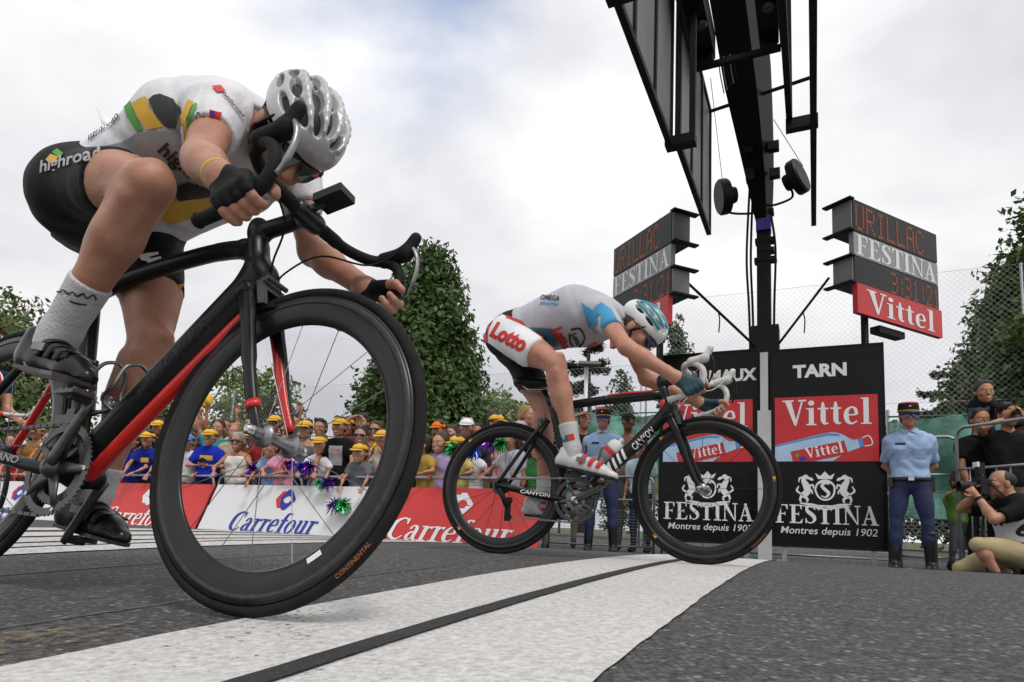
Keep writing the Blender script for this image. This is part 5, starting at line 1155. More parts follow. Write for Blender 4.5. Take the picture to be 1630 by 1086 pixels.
# ---------------------------------------------------------------- printed kit: marks wrapped onto the cloth (frames: origin, two axes, throwing direction)
def dec(name, target, fr, pts, material, off=.0042, step=.009):
    cx, cy, o, ux, uy, th = fr; L = np.linalg.norm(ux)
    v = [((x - cx) * L, (cy - y) * L) for x, y in pts]
    return wrap_mark(name, v, [tuple(range(len(v)))], target, o, np.array(ux) / L, np.array(uy) / L, material, step, off, None, .5, th)
def dtext(name, txt, target, fr, c, w, h, ang, material, bold=.02, shear=.25, off=.0046, serif=False):
    cx, cy, o, ux, uy, th = fr; L = np.linalg.norm(ux); a = R(ang); e1 = np.array(ux) / L; e2 = np.array(uy) / L
    oc = np.array(o) + np.array(ux) * (c[0] - cx) + np.array(uy) * (cy - c[1]); x = e1 * math.cos(a) + e2 * math.sin(a); y = e2 * math.cos(a) - e1 * math.sin(a)
    return wrap_text(name, txt, w * L, h * L, target, oc, x, y, material, bold, shear, serif, step=.009, off=off, reach=.5, throw=th)
def dstroke(name, target, fr, pts, material, off=.0045):
    cx, cy, o, ux, uy, th = fr; L = np.linalg.norm(ux); v, f = kstroke([((x - cx) * L, (cy - y) * L, w * L) for x, y, w in pts], 5)
    return wrap_mark(name, v, f, target, o, np.array(ux) / L, np.array(uy) / L, material, .02, off, None, .5, th)
M['pale_print'] = mat('pale_grey_print', (.42, .42, .44), .7)
F1 = (260, 230, (.5417, -.12, 1.0518), (.001372, .000583, .00016), (.000025, -.000452, .001429), (.722, -.427, -.545))
F2 = (110, 280, (.3666, -.2, .9373), (.001344, .000571, .000157), (.000025, -.000443, .0014), (.796, -.376, -.474))
F3 = (255, 440, (.4097, .05, .8144), (.00149, .000633, .000174), (.000027, -.000491, .001553), (.765, -.499, -.406))
F5 = (320, 190, (.7292, -.17, 1.0295), (.001261, .000536, .000147), (.000023, -.000415, .001314), (.683, -.439, -.584))
dec('grey_side', jeA, F1, [(160, 235), (195, 228), (222, 212), (287, 207), (310, 215), (340, 245), (370, 300), (350, 345), (270, 360), (215, 300)], M['grey_cloth'], .0035, .009)  # grey area laid over the lower right side of the jersey
dec('green_band', jeA, F1, [(200, 172), (211, 163), (216, 180), (230, 208), (220, 210), (207, 190)], M['green'])
dec('yellow_band', jeA, F1, [(213, 168), (224, 161), (235, 157), (241, 176), (261, 203), (236, 208), (221, 187)], M['yellow'])
dec('black_patch', jeA, F1, [(239, 163), (246, 156), (256, 154), (276, 162), (287, 174), (288, 206), (265, 205), (248, 184)], M['black_print'])
dec('yellow_belly', jeA, F1, [(245, 345), (268, 322), (340, 312), (372, 318), (340, 352), (270, 368)], M['yellow'], .0050)
dec('black_belly', jeA, F1, [(275, 300), (300, 288), (345, 306), (335, 316), (285, 322)], M['black_print'], .0058)
dtext('lettering', 'highroad', jeA, F1, (305, 276), 128, 27, -40, M['black_print'], .03, .1, .0058)
dtext('lettering', 'T', jeA, F1, (292, 246), 14, 12, -30, M['black_print'], .05, 0, .0058)
dtext('lettering', 'highroad', jeA, F1, (166, 203), 66, 17, 35, M['black_print'], .02, .25)
dtext('lettering', 'highroad', shA, F2, (112, 258), 100, 24, 14, M['pale_print'], .02, .3)
dec('green_patch', shA, F2, [(84, 243), (92, 237), (103, 246), (96, 252)], M['green']); dec('yellow_patch', shA, F2, [(74, 255), (82, 246), (95, 251), (90, 260), (80, 261)], M['yellow'])
dec('sleeve_stripe', jeA, F5, [(301, 160), (310, 165), (299, 190), (297, 226), (287, 232), (288, 190)], M['yellow']); dec('sleeve_stripe', jeA, F5, [(311, 166), (316, 169), (306, 190), (304, 206), (299, 208), (301, 190)], M['green'], .0046)
dtext('lettering', 'Columbia', jeA, F5, (330, 188), 36, 9, -12, M['black_print'], .015, .2); dec('flag_patch', jeA, F5, [(334, 177), (352, 181), (350, 190), (333, 186)], M['red_print'], .0044); dec('flag_corner', jeA, F5, [(336, 179), (342, 180), (341, 185), (335, 184)], M['blue_print'], .0056)
dec('red_patch', jeA, F5, [(338, 138), (352, 136), (360, 146), (346, 148)], M['red_print'])
dtext('lettering', 'highroad', jeA, F5, (372, 168), 50, 8, -48, M['black_print'], .02, .2)
dstroke('emblem', shA, F3, [(252, 404, 4), (226, 411, 8), (244, 418, 5), (232, 432, 3)], M['white_print']); dstroke('emblem', shA, F3, [(256, 411, 4), (234, 418, 7)], M['white_print'])
dec('hem_patch', shA, F3, [(262, 452), (292, 452), (284, 476), (268, 468)], M['yellow'])
skA = [o for o in riderA.children if o.name.startswith('sock')][0]; F4 = (115, 470, (.4384, -.15, .6423), (.001284, .000546, .00015), (.000024, -.000423, .001337), (.827, -.438, -.352))
dstroke('sock_script', skA, F4, [(88, 463, 2), (98, 466, 3), (104, 462, 2), (110, 468, 3), (118, 465, 2), (124, 471, 3), (133, 467, 3), (138, 474, 2), (148, 468, 2), (152, 476, 3)], M['black_print']); dstroke('sock_script', skA, F4, [(112, 478, 2), (122, 482, 3), (138, 484, 2)], M['black_print'])
# yellow wrist band, folded race numbers pinned to the back
wb = MB(); w0 = np.array(JA['wr']); d = unit(np.array(JA['er']) - w0); wb.tube([w0 + d * .004, w0 + d * .015], .0318, 18); wb.build('wrist_band', M['yellow'], riderA, True)
def race_number(o, ux, uy, bend, parent):
    v = []; f = []; n = np.cross(unit(ux), unit(uy))
    for i in range(5):
        for j in range(4): v.append(np.array(o) + np.array(ux) * (i / 4) + np.array(uy) * (j / 3) + n * bend * math.sin(i * 1.3 + j * .8) * j / 3)
    for i in range(4):
        for j in range(3): f.append((i * 4 + j, i * 4 + 4 + j, i * 4 + 5 + j, i * 4 + 1 + j))
    me = MB().add(v, f).build('race_number', M['white_print'], parent, True); m = me.modifiers.new('t', 'SOLIDIFY'); m.thickness = .0015; return me
bk = IA['back'] if IA['back'][2] > 0 else -IA['back']
race_number(np.array(JA['pv']) + IA['sp'] * .33 + bk * .098 + np.array([0, -.10, 0]), np.array([.07, .16, .02]), np.array([-.05, 0, .05]), .02, riderA)
race_number(np.array(JA['pv']) + IA['sp'] * .08 + bk * .10 + np.array([0, -.06, 0]), np.array([.02, .14, .0]), np.array([-.07, 0, .02]), .012, riderA)
# --- second cyclist's kit
H1 = (880, 510, (.2615, -.12, 1.1593), (.002926, .001104, .000193), (.00003, -.000617, .003072), (.291, -.881, -.374)); H2 = (820, 540, (.0978, -.2, 1.0428), (.002893, .001092, .000191), (.00003, -.00061, .003037), (.347, -.872, -.345))
H3 = (960, 505, (.5359, -.2, 1.1203), (.002765, .001043, .000183), (.000028, -.000583, .002903), (.219, -.899, -.38)); H4 = (905, 700, (.3831, -.16, .5407), (.002749, .001037, .000182), (.000028, -.00058, .002886), (.275, -.94, -.202))
dec('white_panel', shB, H2, [(776, 545), (777, 526), (786, 508), (799, 500), (812, 506), (840, 522), (870, 545), (856, 560), (838, 586), (806, 566)], M['white_print'], .0042, .010)
dstroke('red_piping', shB, H2, [(773, 552, 6), (774, 527, 7), (785, 506, 6), (800, 497, 4)], M['red_print'], .0062); dstroke('red_piping', shB, H2, [(806, 504, 4), (835, 516, 5), (860, 534, 5), (874, 550, 3)], M['red_print'], .0062)
dtext('lettering', 'Lotto', shB, H2, (811, 537), 60, 27, -27, M['red_print'], .05, .1, .0066)
dec('blue_patch', jeB, H1, [(923, 482), (938, 494), (955, 503), (957, 518), (951, 533), (935, 518)], M['sky_cloth'], .0045, .012); dec('sleeve_patch', jeB, H3, [(945, 491), (957, 482), (973, 494), (984, 514), (957, 522), (957, 503)], M['sky_cloth'], .0045, .012)
dec('teal_panel', jeB, H1, [(845, 521), (880, 523), (890, 552), (868, 552), (850, 535)], M['teal_cloth'], .0045, .012)
dtext('lettering', 'Lotto', jeB, H1, (895, 538), 38, 17, -62, M['red_print'], .05, .1, .0066); dtext('lettering', 'OMEGA', jeB, H1, (876, 475), 30, 8, -6, M['black_print'], .02, .1); dtext('lettering', 'pharma', jeB, H1, (874, 484), 28, 7, -6, M['sky_cloth'], .03, .1)
dstroke('crest_print', jeB, H1, [(908, 524, 3), (922, 523, 3), (930, 540, 3), (922, 556, 3), (910, 548, 3), (906, 530, 3)], M['black_print']); dtext('lettering', 'Lotto', jeB, H1, (918, 540), 24, 9, -60, M['black_print'], .03, .1)
dec('red_print', jeB, H1, [(930, 556), (950, 544), (955, 550), (936, 562)], M['red_print'], .0025)
skB = [o for o in riderB.children if o.name.startswith('sock')][0]; dec('sock_patch', skB, H4, [(894, 696), (904, 692), (906, 702), (896, 705)], M['teal_cloth'], .002, .02); dec('sock_patch', skB, H4, [(904, 692), (913, 690), (915, 700), (906, 702)], M['red_print'], .002, .02)
# teal ribs on the white helmet
for fi in (-42, -14, 14, 42, -68, 68):
    f_ = R(fi); hs_ = .84; pts = [np.array((-.015 + .156 * math.sin(t), .110 * math.cos(t) * math.sin(f_), .050 + .104 * math.cos(t) * math.cos(f_))) * hs_ for t in np.linspace(-1.1 if fi % 28 else -.7, .85, 12)]
    hb_ = MB(); oB = np.array(JB['hd']) + RB @ np.array([.006, 0, .012]); hb_.tube([oB + RB @ p for p in pts], [.003] + [.0078] * 10 + [.003], 8); hb_.build('helmet_rib', M['teal_shell'], heB, True)

# ---------------------------------------------------------------- barriers, banners, screens and fences along the far side
def bank(s): return 0.088
def carrefour_logo(parent, o, ux, uy, k, left, right):
    L_ = [(-.5, .0), (-.28, .36), (-.06, .36), (-.22, .14), (-.30, .0), (-.22, -.14), (-.06, -.36), (-.28, -.36)]
    flat_mark('emblem', np.array(L_) * k, [(0, 7, 6, 5), (0, 5, 4), (0, 4, 3), (0, 3, 2, 1)], o, ux, uy, left, parent, None, .004)
    v, f = [], []
    polys = [[(-.02, .44), (.16, .44), (.50, .04), (.50, -.04), (.30, -.02), (.22, .14), (.08, .16)], [(-.02, .44), (.08, .16), (-.04, .10), (-.12, 0), (-.22, .16)], [(-.12, 0), (-.04, -.10), (.08, -.16), (-.02, -.44), (-.22, -.16)], [(.08, -.16), (.22, -.14), (.24, -.06), (.5, -.04), (.16, -.44), (-.02, -.44)], [(-.22, .16), (-.12, 0), (-.22, -.16), (-.26, 0)]]
    for p in polys: n0 = len(v); v += p; f.append(tuple(range(n0, n0 + len(p))))
    lay = [0] * len(v); flat_mark('emblem', np.array(v) * k, f, o, ux, uy, right, parent, lay, .004)
BT = unit(np.array([0, .42, .95]))       # the banners lean back, local y = away
def banner(u0, u1, red, text_u, label, tw=1.50):
    o = empty('sponsor_banner', US((u0 + u1) / 2, 6.37, .088)); o.rotation_euler = (0, 0, -ROAD_A); tag(o, label, 'banner', 'leaning sponsor banners on the barriers'); W2 = (u1 - u0) / 2; H_ = .772
    nrm_ = np.cross((1, 0, 0), BT)
    MB().box(BT * (H_ / 2) + np.array([0, 0, .012]) - nrm_ * .012, (2 * W2 - .02, .02, H_), ((1, 0, 0), nrm_, BT)).build('sheet', M['red_banner'] if red else M['white_banner'], o)
    tx = text_u - (u0 + u1) / 2; b0 = np.array([0, 0, .012])
    serif_mark('lettering', 'Carrefour', tw, .29, b0 + np.array([tx, 0, 0]) + BT * .225, UX, BT, M['white_print'] if red else M['blue_print'], o, .22, .006, .0)
    carrefour_logo(o, b0 + np.array([tx + .05, 0, 0]) + BT * .56, UX, BT, .34, M['white_print'] if red else M['red_print'], M['white_print'] if red else M['blue_print'])
    bs = MB()
    for x in (-W2 + .3, 0, W2 - .3): bs.tube([(x, .40, .0), (x, .312, .69)], .016, 8); bs.tube([(x, .02, .01), (x, .44, .01)], .014, 8)
    bs.build('brace', M['galv'], o)
    return o
M['red_banner'] = mat('red_banner', (0.60, 0.035, 0.03), 0.45, 0, 0.06, 2, 0.05, 3); M['white_banner'] = mat('white_banner', (0.74, 0.74, 0.75), 0.45, 0, 0.04, 2, 0.05, 3)
banner(-17.1, -14.0, True, -15.5, 'red sponsor banner farthest down the road'); banner(-13.95, -10.84, False, -12.4, 'white sponsor banner behind the rear of the black bicycle')
banner(-10.8, -7.77, True, -9.05, 'red sponsor banner left of the white one seen through the front wheel'); banner(-7.73, -4.63, False, -6.40, 'white sponsor banner framed by the near front wheel'); banner(-4.59, -2.64, True, -3.76, 'red sponsor banner behind the second bicycle rear wheel', 1.62)
def barrier(name, A, B, H_, label, bars=True, meshy=False, parent=None, group='steel crowd barriers'):
    A, B = np.array(A, float), np.array(B, float); d = B - A; L = np.linalg.norm(d); d = d / L; o = empty(name, A, 0); o.rotation_euler = (0, 0, math.atan2(d[1], d[0])); tag(o, label, 'barrier', group); r = .10
    m = MB(); P = [(0, 0, .04), (0, 0, H_ - r), (r * .3, 0, H_ - r * .3), (r, 0, H_), (L - r, 0, H_), (L - r * .3, 0, H_ - r * .3), (L, 0, H_ - r), (L, 0, .04)]; m.tube(P, .019, 10); m.build('frame_tube', M['galv'], o, True)
    m = MB(); m.tube([(0, 0, .18), (L, 0, .18)], .014, 8); m.build('lower_rail', M['galv'], o, True)
    m = MB(); m.tube([(0, 0, H_ * .72), (L, 0, H_ * .72)], .014, 8); m.build('middle_rail', M['galv'], o, True)
    if bars:
        n = max(3, int(L / .13))
        for i in range(1, n): m = MB(); m.tube([(L * i / n, 0, .18), (L * i / n, 0, H_ * .72)], .0065, 6); m.build('bar', M['galv'], o, True)
    for x in (.08, L - .08): m = MB(); m.box((x, 0, .02), (.05, .46, .03)); m.build('foot', M['galv'], o)
    if meshy:
        m = MB()
        for i in range(int((H_ * .6) / .04)): m.tube([(.02, .012, .06 + i * .04), (L - .02, .012, .06 + i * .04)], .0020, 4, caps=False)
        for i in range(int(L / .09)): m.tube([(.05 + i * .09, .014, .05), (.05 + i * .09, .014, H_ * .6)], .0020, 4, caps=False)
        mo = m.build('wire_mesh', M['galv'], o); mo['kind'] = 'stuff'
    return o
for i, (u0, u1) in enumerate(((-17, -14.0), (-13.9, -10.9), (-10.8, -7.85), (-7.75, -6.2), (-6.1, -4.65), (-4.55, -2.7))):
    barrier('crowd_barrier', US(u0, 6.72, .088), US(u1, 6.72, .088), .84, 'steel barrier behind the %s' % ('banner farthest down the road', 'white banner beside the rear of the black bicycle', 'red banner left of the near wheel', 'left half of the banner in the near wheel', 'right half of the banner in the near wheel', 'red banner at the second bicycle')[i], False)
barrier('mesh_barrier', US(-3.45, 8.75, .0), US(-1.95, 8.75, .0), 1.12, 'steel barrier filled with wire mesh behind the first gendarme', False, True)
barrier('mesh_barrier', US(-1.85, 8.8, .0), US(.85, 8.8, .0), 1.12, 'steel barrier filled with wire mesh behind the black boards', False, True)
barrier('gate_barrier', US(.92, 9.0, .05), US(1.52, 8.92, .05), 1.58, 'tall steel barrier right behind the standing gendarme', False, True, group='tall steel gates')
barrier('gate_barrier', US(1.45, 8.62, .02), US(2.02, 7.95, .02), 1.66, 'tall steel barrier between the spectators and the kneeling photographer', True, False, group='tall steel gates')
barrier('gate_barrier', US(2.06, 7.9, .02), US(3.6, 7.6, .02), 1.72, 'tall steel barrier at the edge of the picture behind the photographer', True, False, group='tall steel gates')
# green netting on a rope behind the crowd
M['net'] = mat('green_netting', (0.13, 0.33, 0.26), 0.7, 0, 0.45, 4, 0.6, 12)
_n = M['net'].node_tree; _b = _n.nodes['Principled BSDF']; _b.inputs['Alpha'].default_value = 0.9
def netting(u0, u1, s, z0, z1, label, seed):
    rr = random.Random(seed); nu, nz_ = int((u1 - u0) / .07), 16; v = []; f = []
    ph = [rr.uniform(0, 6) for _ in range(6)]
    for i in range(nu + 1):
        for j in range(nz_ + 1):
            u = u0 + (u1 - u0) * i / nu; t = j / nz_; sag = .06 * math.sin(u * 2.2 + ph[0]) * t; b = .05 * math.sin(u * 5 + 4 * t + ph[1]) + .035 * math.sin(u * 11 - 7 * t + ph[2]) + .03 * math.sin(9 * t + u * 3 + ph[3])
            v.append(US(u, s + b, z0 + (z1 - z0) * t - sag))
    for i in range(nu):
        for j in range(nz_): a = i * (nz_ + 1) + j; f.append((a, a + nz_ + 1, a + nz_ + 2, a + 1))
    o = empty('green_screen', US((u0 + u1) / 2, s, 0)); tag(o, label, 'netting', 'green windbreak netting'); nt = MB().add([p - US((u0 + u1) / 2, s, 0) for p in v], f).build('net', M['net'], o, True)
    rp = MB(); rp.tube([US(u0, s, z1) - US((u0 + u1) / 2, s, 0), US(u1, s, z1 - .02) - US((u0 + u1) / 2, s, 0)], .012, 6); rp.build('rope', mat('teal_rope', (.02, .16, .12), .7), o)
    for u in (u0, u1): pm = MB(); pm.tube([US(u, s + .06, 0.3) - US((u0 + u1) / 2, s, 0), US(u, s + .06, z1 + .1) - US((u0 + u1) / 2, s, 0)], .022, 8); pm.build('post', M['galv'], o, True)
netting(-3.9, -.6, 10.3, .9, 2.30, 'green netting behind the first gendarme', 1); netting(.9, 4.6, 9.75, .7, 2.02, 'green netting behind the standing gendarme and the barriers', 2)
M['wire'] = mat('fence_wire', (0.42, 0.43, 0.44), 0.6, 0.2)
def chain_link(u0, u1, s, H_, z0, label, pitch, r):
    o = empty('chain_link_fence', US(u0, s, 0)); o.rotation_euler = (0, 0, -ROAD_A); tag(o, label, 'fence', 'tall chain link fences'); L = u1 - u0; m = MB(); n = int((L + H_) / pitch)
    for sg in (1, -1):
        for i in range(n):
            x = -H_ + i * pitch; a = max(x, 0); b = min(x + H_, L)
            if b - a < .05: continue
            za, zb = a - x, b - x
            if sg < 0: za, zb = H_ - za, H_ - zb
            m.tube([(a, .004 * sg, z0 + za), (b, .004 * sg, z0 + zb)], r, 3, caps=False)
    mo = m.build('wire_mesh', M['wire'], o); mo['kind'] = 'stuff'
    for zz in (z0 + H_, z0 + H_ * .5): q = MB(); q.tube([(0, 0, zz), (L, 0, zz)], r * 1.8, 5); q.build('line_wire', M['wire'], o)
    k = max(2, int(L / 6))
    for i in range(k + 1): q = MB(); q.tube([(L * i / k, .03, 0), (L * i / k, .03, z0 + H_ + .02)], .022, 8); q.build('post', M['galv'], o, True)
chain_link(-3.1, 9.5, 13.0, 4.6, .5, 'high wire mesh fence against the sky behind the gantry', .10, .0015)
chain_link(-17.0, -3.2, 13.0, 3.3, .5, 'lower wire mesh fence behind the crowd and trees', .10, .0015)

# ---------------------------------------------------------------- standing people
M['cap_yellow'] = mat('yellow_cap', (0.72, 0.42, 0.02), 0.75, 0, 0.1, 12, 0.2, 60); M['cap_blue'] = clothc(90, 150, 210); M['cap_white'] = clothc(230, 230, 226); M['cap_red'] = clothc(170, 30, 30); M['cap_black'] = clothc(24, 24, 26); M['cap_orange'] = clothc(226, 120, 30)
JEAN = [clothc(50, 60, 84), clothc(40, 42, 50), clothc(120, 108, 90), clothc(84, 88, 92)]
def open_hand(w, d, n, s=1.0, spread=.12, curl=.35):
    w, d, n = np.array(w, float), unit(d), np.array(n, float); n = unit(n - d * (n @ d)); y = np.cross(n, d); P = [C(w, w + d * .05 * s, .024 * s, .026 * s, .015)]
    for i, (o_, L) in enumerate(((-.027, .068), (-.009, .078), (.009, .072), (.027, .056))):
        b = w + d * .075 * s + y * o_ * s; d1 = unit(d + y * o_ / .027 * spread); k1 = b + d1 * L * .5 * s + n * L * curl * .2 * s; k2 = b + d1 * L * s * (1 - curl * .3) + n * L * curl * s
        P += [C(w + d * .03 * s + y * o_ * .6 * s, b, .014 * s, .011 * s, .012), C(b, k1, .0098 * s, .009 * s, .006), C(k1, k2, .009 * s, .0078 * s, .006)]
    tb = w + d * .025 * s - y * .022 * s; t1 = tb + unit(d * .6 - y) * .035 * s; t2 = t1 + unit(d - y * .35) * .03 * s
    P += [C(tb, t1, .0135 * s, .011 * s, .008), C(t1, t2, .0105 * s, .009 * s, .006)]
    return P
def cap_on(root, Rm, o, sc, m, brim=True):
    o = np.array(o, float); X = lambda *p: o + Rm @ (np.array(p) * sc)
    c = blob('cap', xf([E(np.array((-.004, 0, .048)) * sc, np.array((.110, .091, .078)) * sc, k=.01)], Rm, o), .011, m, root, cuts=[(X(0, 0, .040), Rm @ np.array([0.1, 0, -1]))], smooth_it=1)
    v = []; f = []; n = 12
    for k, r_ in ((0, 1.0), (1, 1.0)):
        for i in range(n + 1):
            a = -1.25 + 2.5 * i / n
            v.append(X(.085 + .085 * math.cos(a) * k + .012 * (1 - k), .084 * math.sin(a) * (1 if k else .98), .046 - .022 * k * math.cos(a)))
    f = [(i, i + 1, n + 2 + i, n + 1 + i) for i in range(n)]
    b = MB().add(v, f).build('brim', m, c, True); q = b.modifiers.new('t', 'SOLIDIFY'); q.thickness = .004
    return c
def hair_on(root, Rm, o, sc, m, long_=False, seed=0):
    P = [E((-.018, 0, .045), (.104, .090, .092), k=.02), E((-.055, 0, -.005), (.062, .080, .075), k=.03)]
    if long_: P += [C((-.06, -.05, -.02), (-.07, -.055, -.13), .04, .03, .03), C((-.06, .05, -.02), (-.07, .055, -.13), .04, .03, .03), C((-.01, -.08, .0), (-.0, -.085, -.1), .022, .016, .02), C((-.01, .08, .0), (-.0, .085, -.1), .022, .016, .02)]
    for i in range(10):
        rr = random.Random(seed * 17 + i); P.append(E((rr.uniform(-.07, .05), rr.uniform(-.06, .06), .10 + rr.uniform(-.01, .02)), (.03, .026, .03), k=.02))
    P = [dict(p, **({'c': p['c'] * sc, 'r': p['r'] * sc} if p['t'] == 'e' else {'a': p['a'] * sc, 'b': p['b'] * sc, 'ra': p['ra'] * sc, 'rb': p['rb'] * sc})) for p in P]
    o = np.array(o, float)
    return blob('hair', xf(P, Rm, o), .0135 if not long_ else .015, m, root, cuts=[(o + Rm @ np.array([.052, 0, .055]) * sc, Rm @ np.array([.75, 0, -.55]))])
def scale_prims(P, sc, o):
    o = np.array(o, float); out = []
    for p in P:
        q = dict(p); q['k'] = p['k'] * sc
        if p['t'] == 'c': q['a'] = o + (p['a'] - o) * sc; q['b'] = o + (p['b'] - o) * sc; q['ra'] = p['ra'] * sc; q['rb'] = p['rb'] * sc
        else: q['c'] = o + (p['c'] - o) * sc; q['r'] = p['r'] * sc
        out.append(q)
    return out
def stander(label, pos, yaw, Hf, shirt, sleeve, hat, hair, glass, pr, pl, skin, smile, group, fine=1.0, trousers=None, lean=.06, seed=0, cat='person', longhair=False, head_turn=0.0, stance=.09, hands=True, shirt_len=.12, puff=.011):
    """person facing local +x; Hf = height of the face above the feet"""
    k = Hf / 1.63; ks = max(min(k, 1.15), .5); lx = math.sin(lean) ; kid = k < .86
    hs = 1.10 if fine > .9 else 1.0
    J = dict(pv=(0, 0, .98 * k), hr=(0, -.085 * ks, .93 * k), hl=(0, .085 * ks, .93 * k), nk=(lx * .48 * k, 0, 1.43 * k), sr=(lx * .45 * k, -.175 * ks, 1.372 * k), sl=(lx * .45 * k, .175 * ks, 1.372 * k), kr=(.03, -stance - .01, .50 * k), kl=(.02, stance + .01, .50 * k), ar=(0, -stance * 1.25, .085), al=(0, stance * 1.25, .085))
    hd = np.array([lx * .60 * k + .03, 0, 1.635 * k]); Rm = rot_face((math.cos(head_turn), math.sin(head_turn), -.04), (.02, 0, 1))
    To, I = torso_prims(J, ks * .98, .02 * k); Tr, Sr = leg_prims(J['hr'], J['kr'], J['ar'], ks); Tl, Sl = leg_prims(J['hl'], J['kl'], J['al'], ks)
    base = To + Tr + Sr + Tl + Sl; neck = [C(J['nk'], hd + (-.02, 0, -.06), .056 * ks, .052 * ks, .03)]
    W = {}; ups = {}; extra = []
    fx = 1.0
    for sd, ps in (('r', pr), ('l', pl)):
        g = -1 if sd == 'r' else 1; s = np.array(J['s' + sd]); la, lb = .29 * k, .255 * k
        if ps == 'rail': w = np.array([.30, g * .20, 1.0 - .0]); w[2] = RAILZ - pos[2] + .03; pole = (-.3, g, -.3); hdn = ((.7, -.2 * g, -.3), (0, 0, -1))
        elif ps == 'over': w = s + np.array([.40, g * .03, -.40]) * k; pole = (-.2, g, 0); hdn = ((.5, -.1 * g, -.8), (.3, 0, -.3))
        elif ps == 'up': w = s + np.array([.12, g * .12, .50]) * k; pole = (0, g, 0); hdn = ((.1, 0, 1), (1, 0, 0))
        elif ps == 'brow': w = hd + np.array([.13, g * .09, .07]); pole = (0, g, .2); hdn = ((.1, -g, .25), (0, 0, -1))
        elif ps == 'cam_face': w = hd + np.array([.16, g * .085, -.055]); pole = (.1, g, -.6); hdn = ((.35, -g * .35, .8), (-.3, -g, 0))
        elif ps == 'cam_low': w = s + np.array([.24, -g * .11, -.23]) * k; pole = (-.2, g, -.4); hdn = ((.6, -g * .6, .3), (0, -g, .2))
        elif ps == 'clap': w = s + np.array([.26, -g * .10, .02]) * k; pole = (0, g * .6, -.7); hdn = ((.3, -g * .3, .9), (0, -g, 0))
        elif ps == 'phone': w = s + np.array([.24, g * .02, .06]) * k; pole = (0, g * .5, -.8); hdn = ((.2, -g * .2, 1), (1, 0, 0))
        elif ps == 'behind': w = np.array([-.15, g * .03, .96]) * k; pole = (-.35, g, 0); hdn = ((-.1, -g, -.2), (1, 0, 0))
        else: w = s + np.array([.06, g * .07, -.52]) * k; pole = (-1, g * .3, 0); hdn = ((.1, 0, -1), (0, -g, 0))
        e_, w = ik(s, w, la, lb, pole); U, Fo = arm_prims(s, e_, w, ks * .95); base += U + Fo; W[sd] = (s, e_, w); ups[sd] = U
        if hands:
            V, F = snet(open_hand(w, hdn[0], hdn[1], ks * .98), .0088 * fine); extra.append((V, F, 0))
    V, F = snet(scale_prims(head_prims(Rm, hd), hs, hd) + neck, .0112 * fine); extra.append((V, F, 0)); 
    fb_ = face_bits(Rm, hd, smile) if not glass else [q for q in face_bits(Rm, hd, smile)[6:]]
    extra += [(hd + (V - hd) * hs, F, m) for V, F, m in fb_]
    body = blob('person', base + neck, (.026 if fine > .9 else .019) * fine, [M[skin], M['eye_dark'], M['eye_white'], M['lip'], M['teeth']], None, extra=extra, smooth_it=1)
    body.location = pos; body.rotation_euler = (0, 0, yaw); tag(body, label, cat, group)
    if shirt is not None:
        sh = infl(To, puff) ; 
        for sd in 'rl':
            s, e_, w = W[sd]
            if sleeve > 0: sh += infl([ups[sd][0]], puff) + [C(s, s + (e_ - s) * min(1, sleeve * 1.3), .064 * ks, .060 * ks, .03, 1)]
        if sleeve > 0: sh += [C(np.array(J['nk']) - (0, 0, .03 * k), np.array(J['nk']) + (.005, 0, .012 * k), .064 * ks, .060 * ks, .03, 1)]
        cuts = [((0, 0, (.98 - shirt_len) * k), (0, 0, -1))]
        if sleeve == 0: cuts += [((0, .135 * ks, 1.40 * k), (0, .85, .5)), ((0, -.135 * ks, 1.40 * k), (0, -.85, .5)), ((.1, 0, 1.39 * k), (.6, 0, .8))]
        mm = shirt if not isinstance(shirt, tuple) else clothc(*shirt)
        so = blob('shirt', sh, (.0205 if fine > .9 else .017) * fine, mm, body, cuts=cuts, smooth_it=1, warp=(lambda X, Y, Z: (.0048 * np.sin(31 * Z + 14 * Y + seed) * np.sin(23 * Y - 9 * Z + seed * 2) + .003 * np.sin(55 * Z - 30 * Y + 8 * np.sin(12 * Y) + seed)).astype(np.float32)))
    else: so = None
    tm = trousers or JEAN[seed % 4]
    blob('trousers', infl(To[:2], .014) + infl(Tr + Sr + Tl + Sl, .012), (.034 if fine > .9 else .02) * fine, tm, body, cuts=[((0, 0, 1.0 * k), (0, 0, 1)), ((0, 0, .09), (0, 0, -1))], smooth_it=1)
    for sd in 'rl':
        a = np.array(J['a' + sd]); blob('shoe', [C(a + (-.04, 0, -.04), a + (.14, 0, -.05), .042, .036, .02), C(a, a + (.03, 0, -.03), .045, None, .02)], .02 * fine, M['black_rubber'], body, cuts=[((0, 0, .002), (0, 0, -1))])
    if hair != 'none': hair_on(body, Rm, hd, hs, M[hair], longhair, seed)
    if hat == 'kepi': pass
    elif hat: cap_on(body, Rm, hd, hs * 1.02, M['cap_' + hat])
    if glass: glasses(body, Rm, hd, M['glass_lens'] if glass != 3 else M['blue_lens'], M['black_plastic'], .07)
    return body, so, Rm, hd, W, J
RAILZ = .93
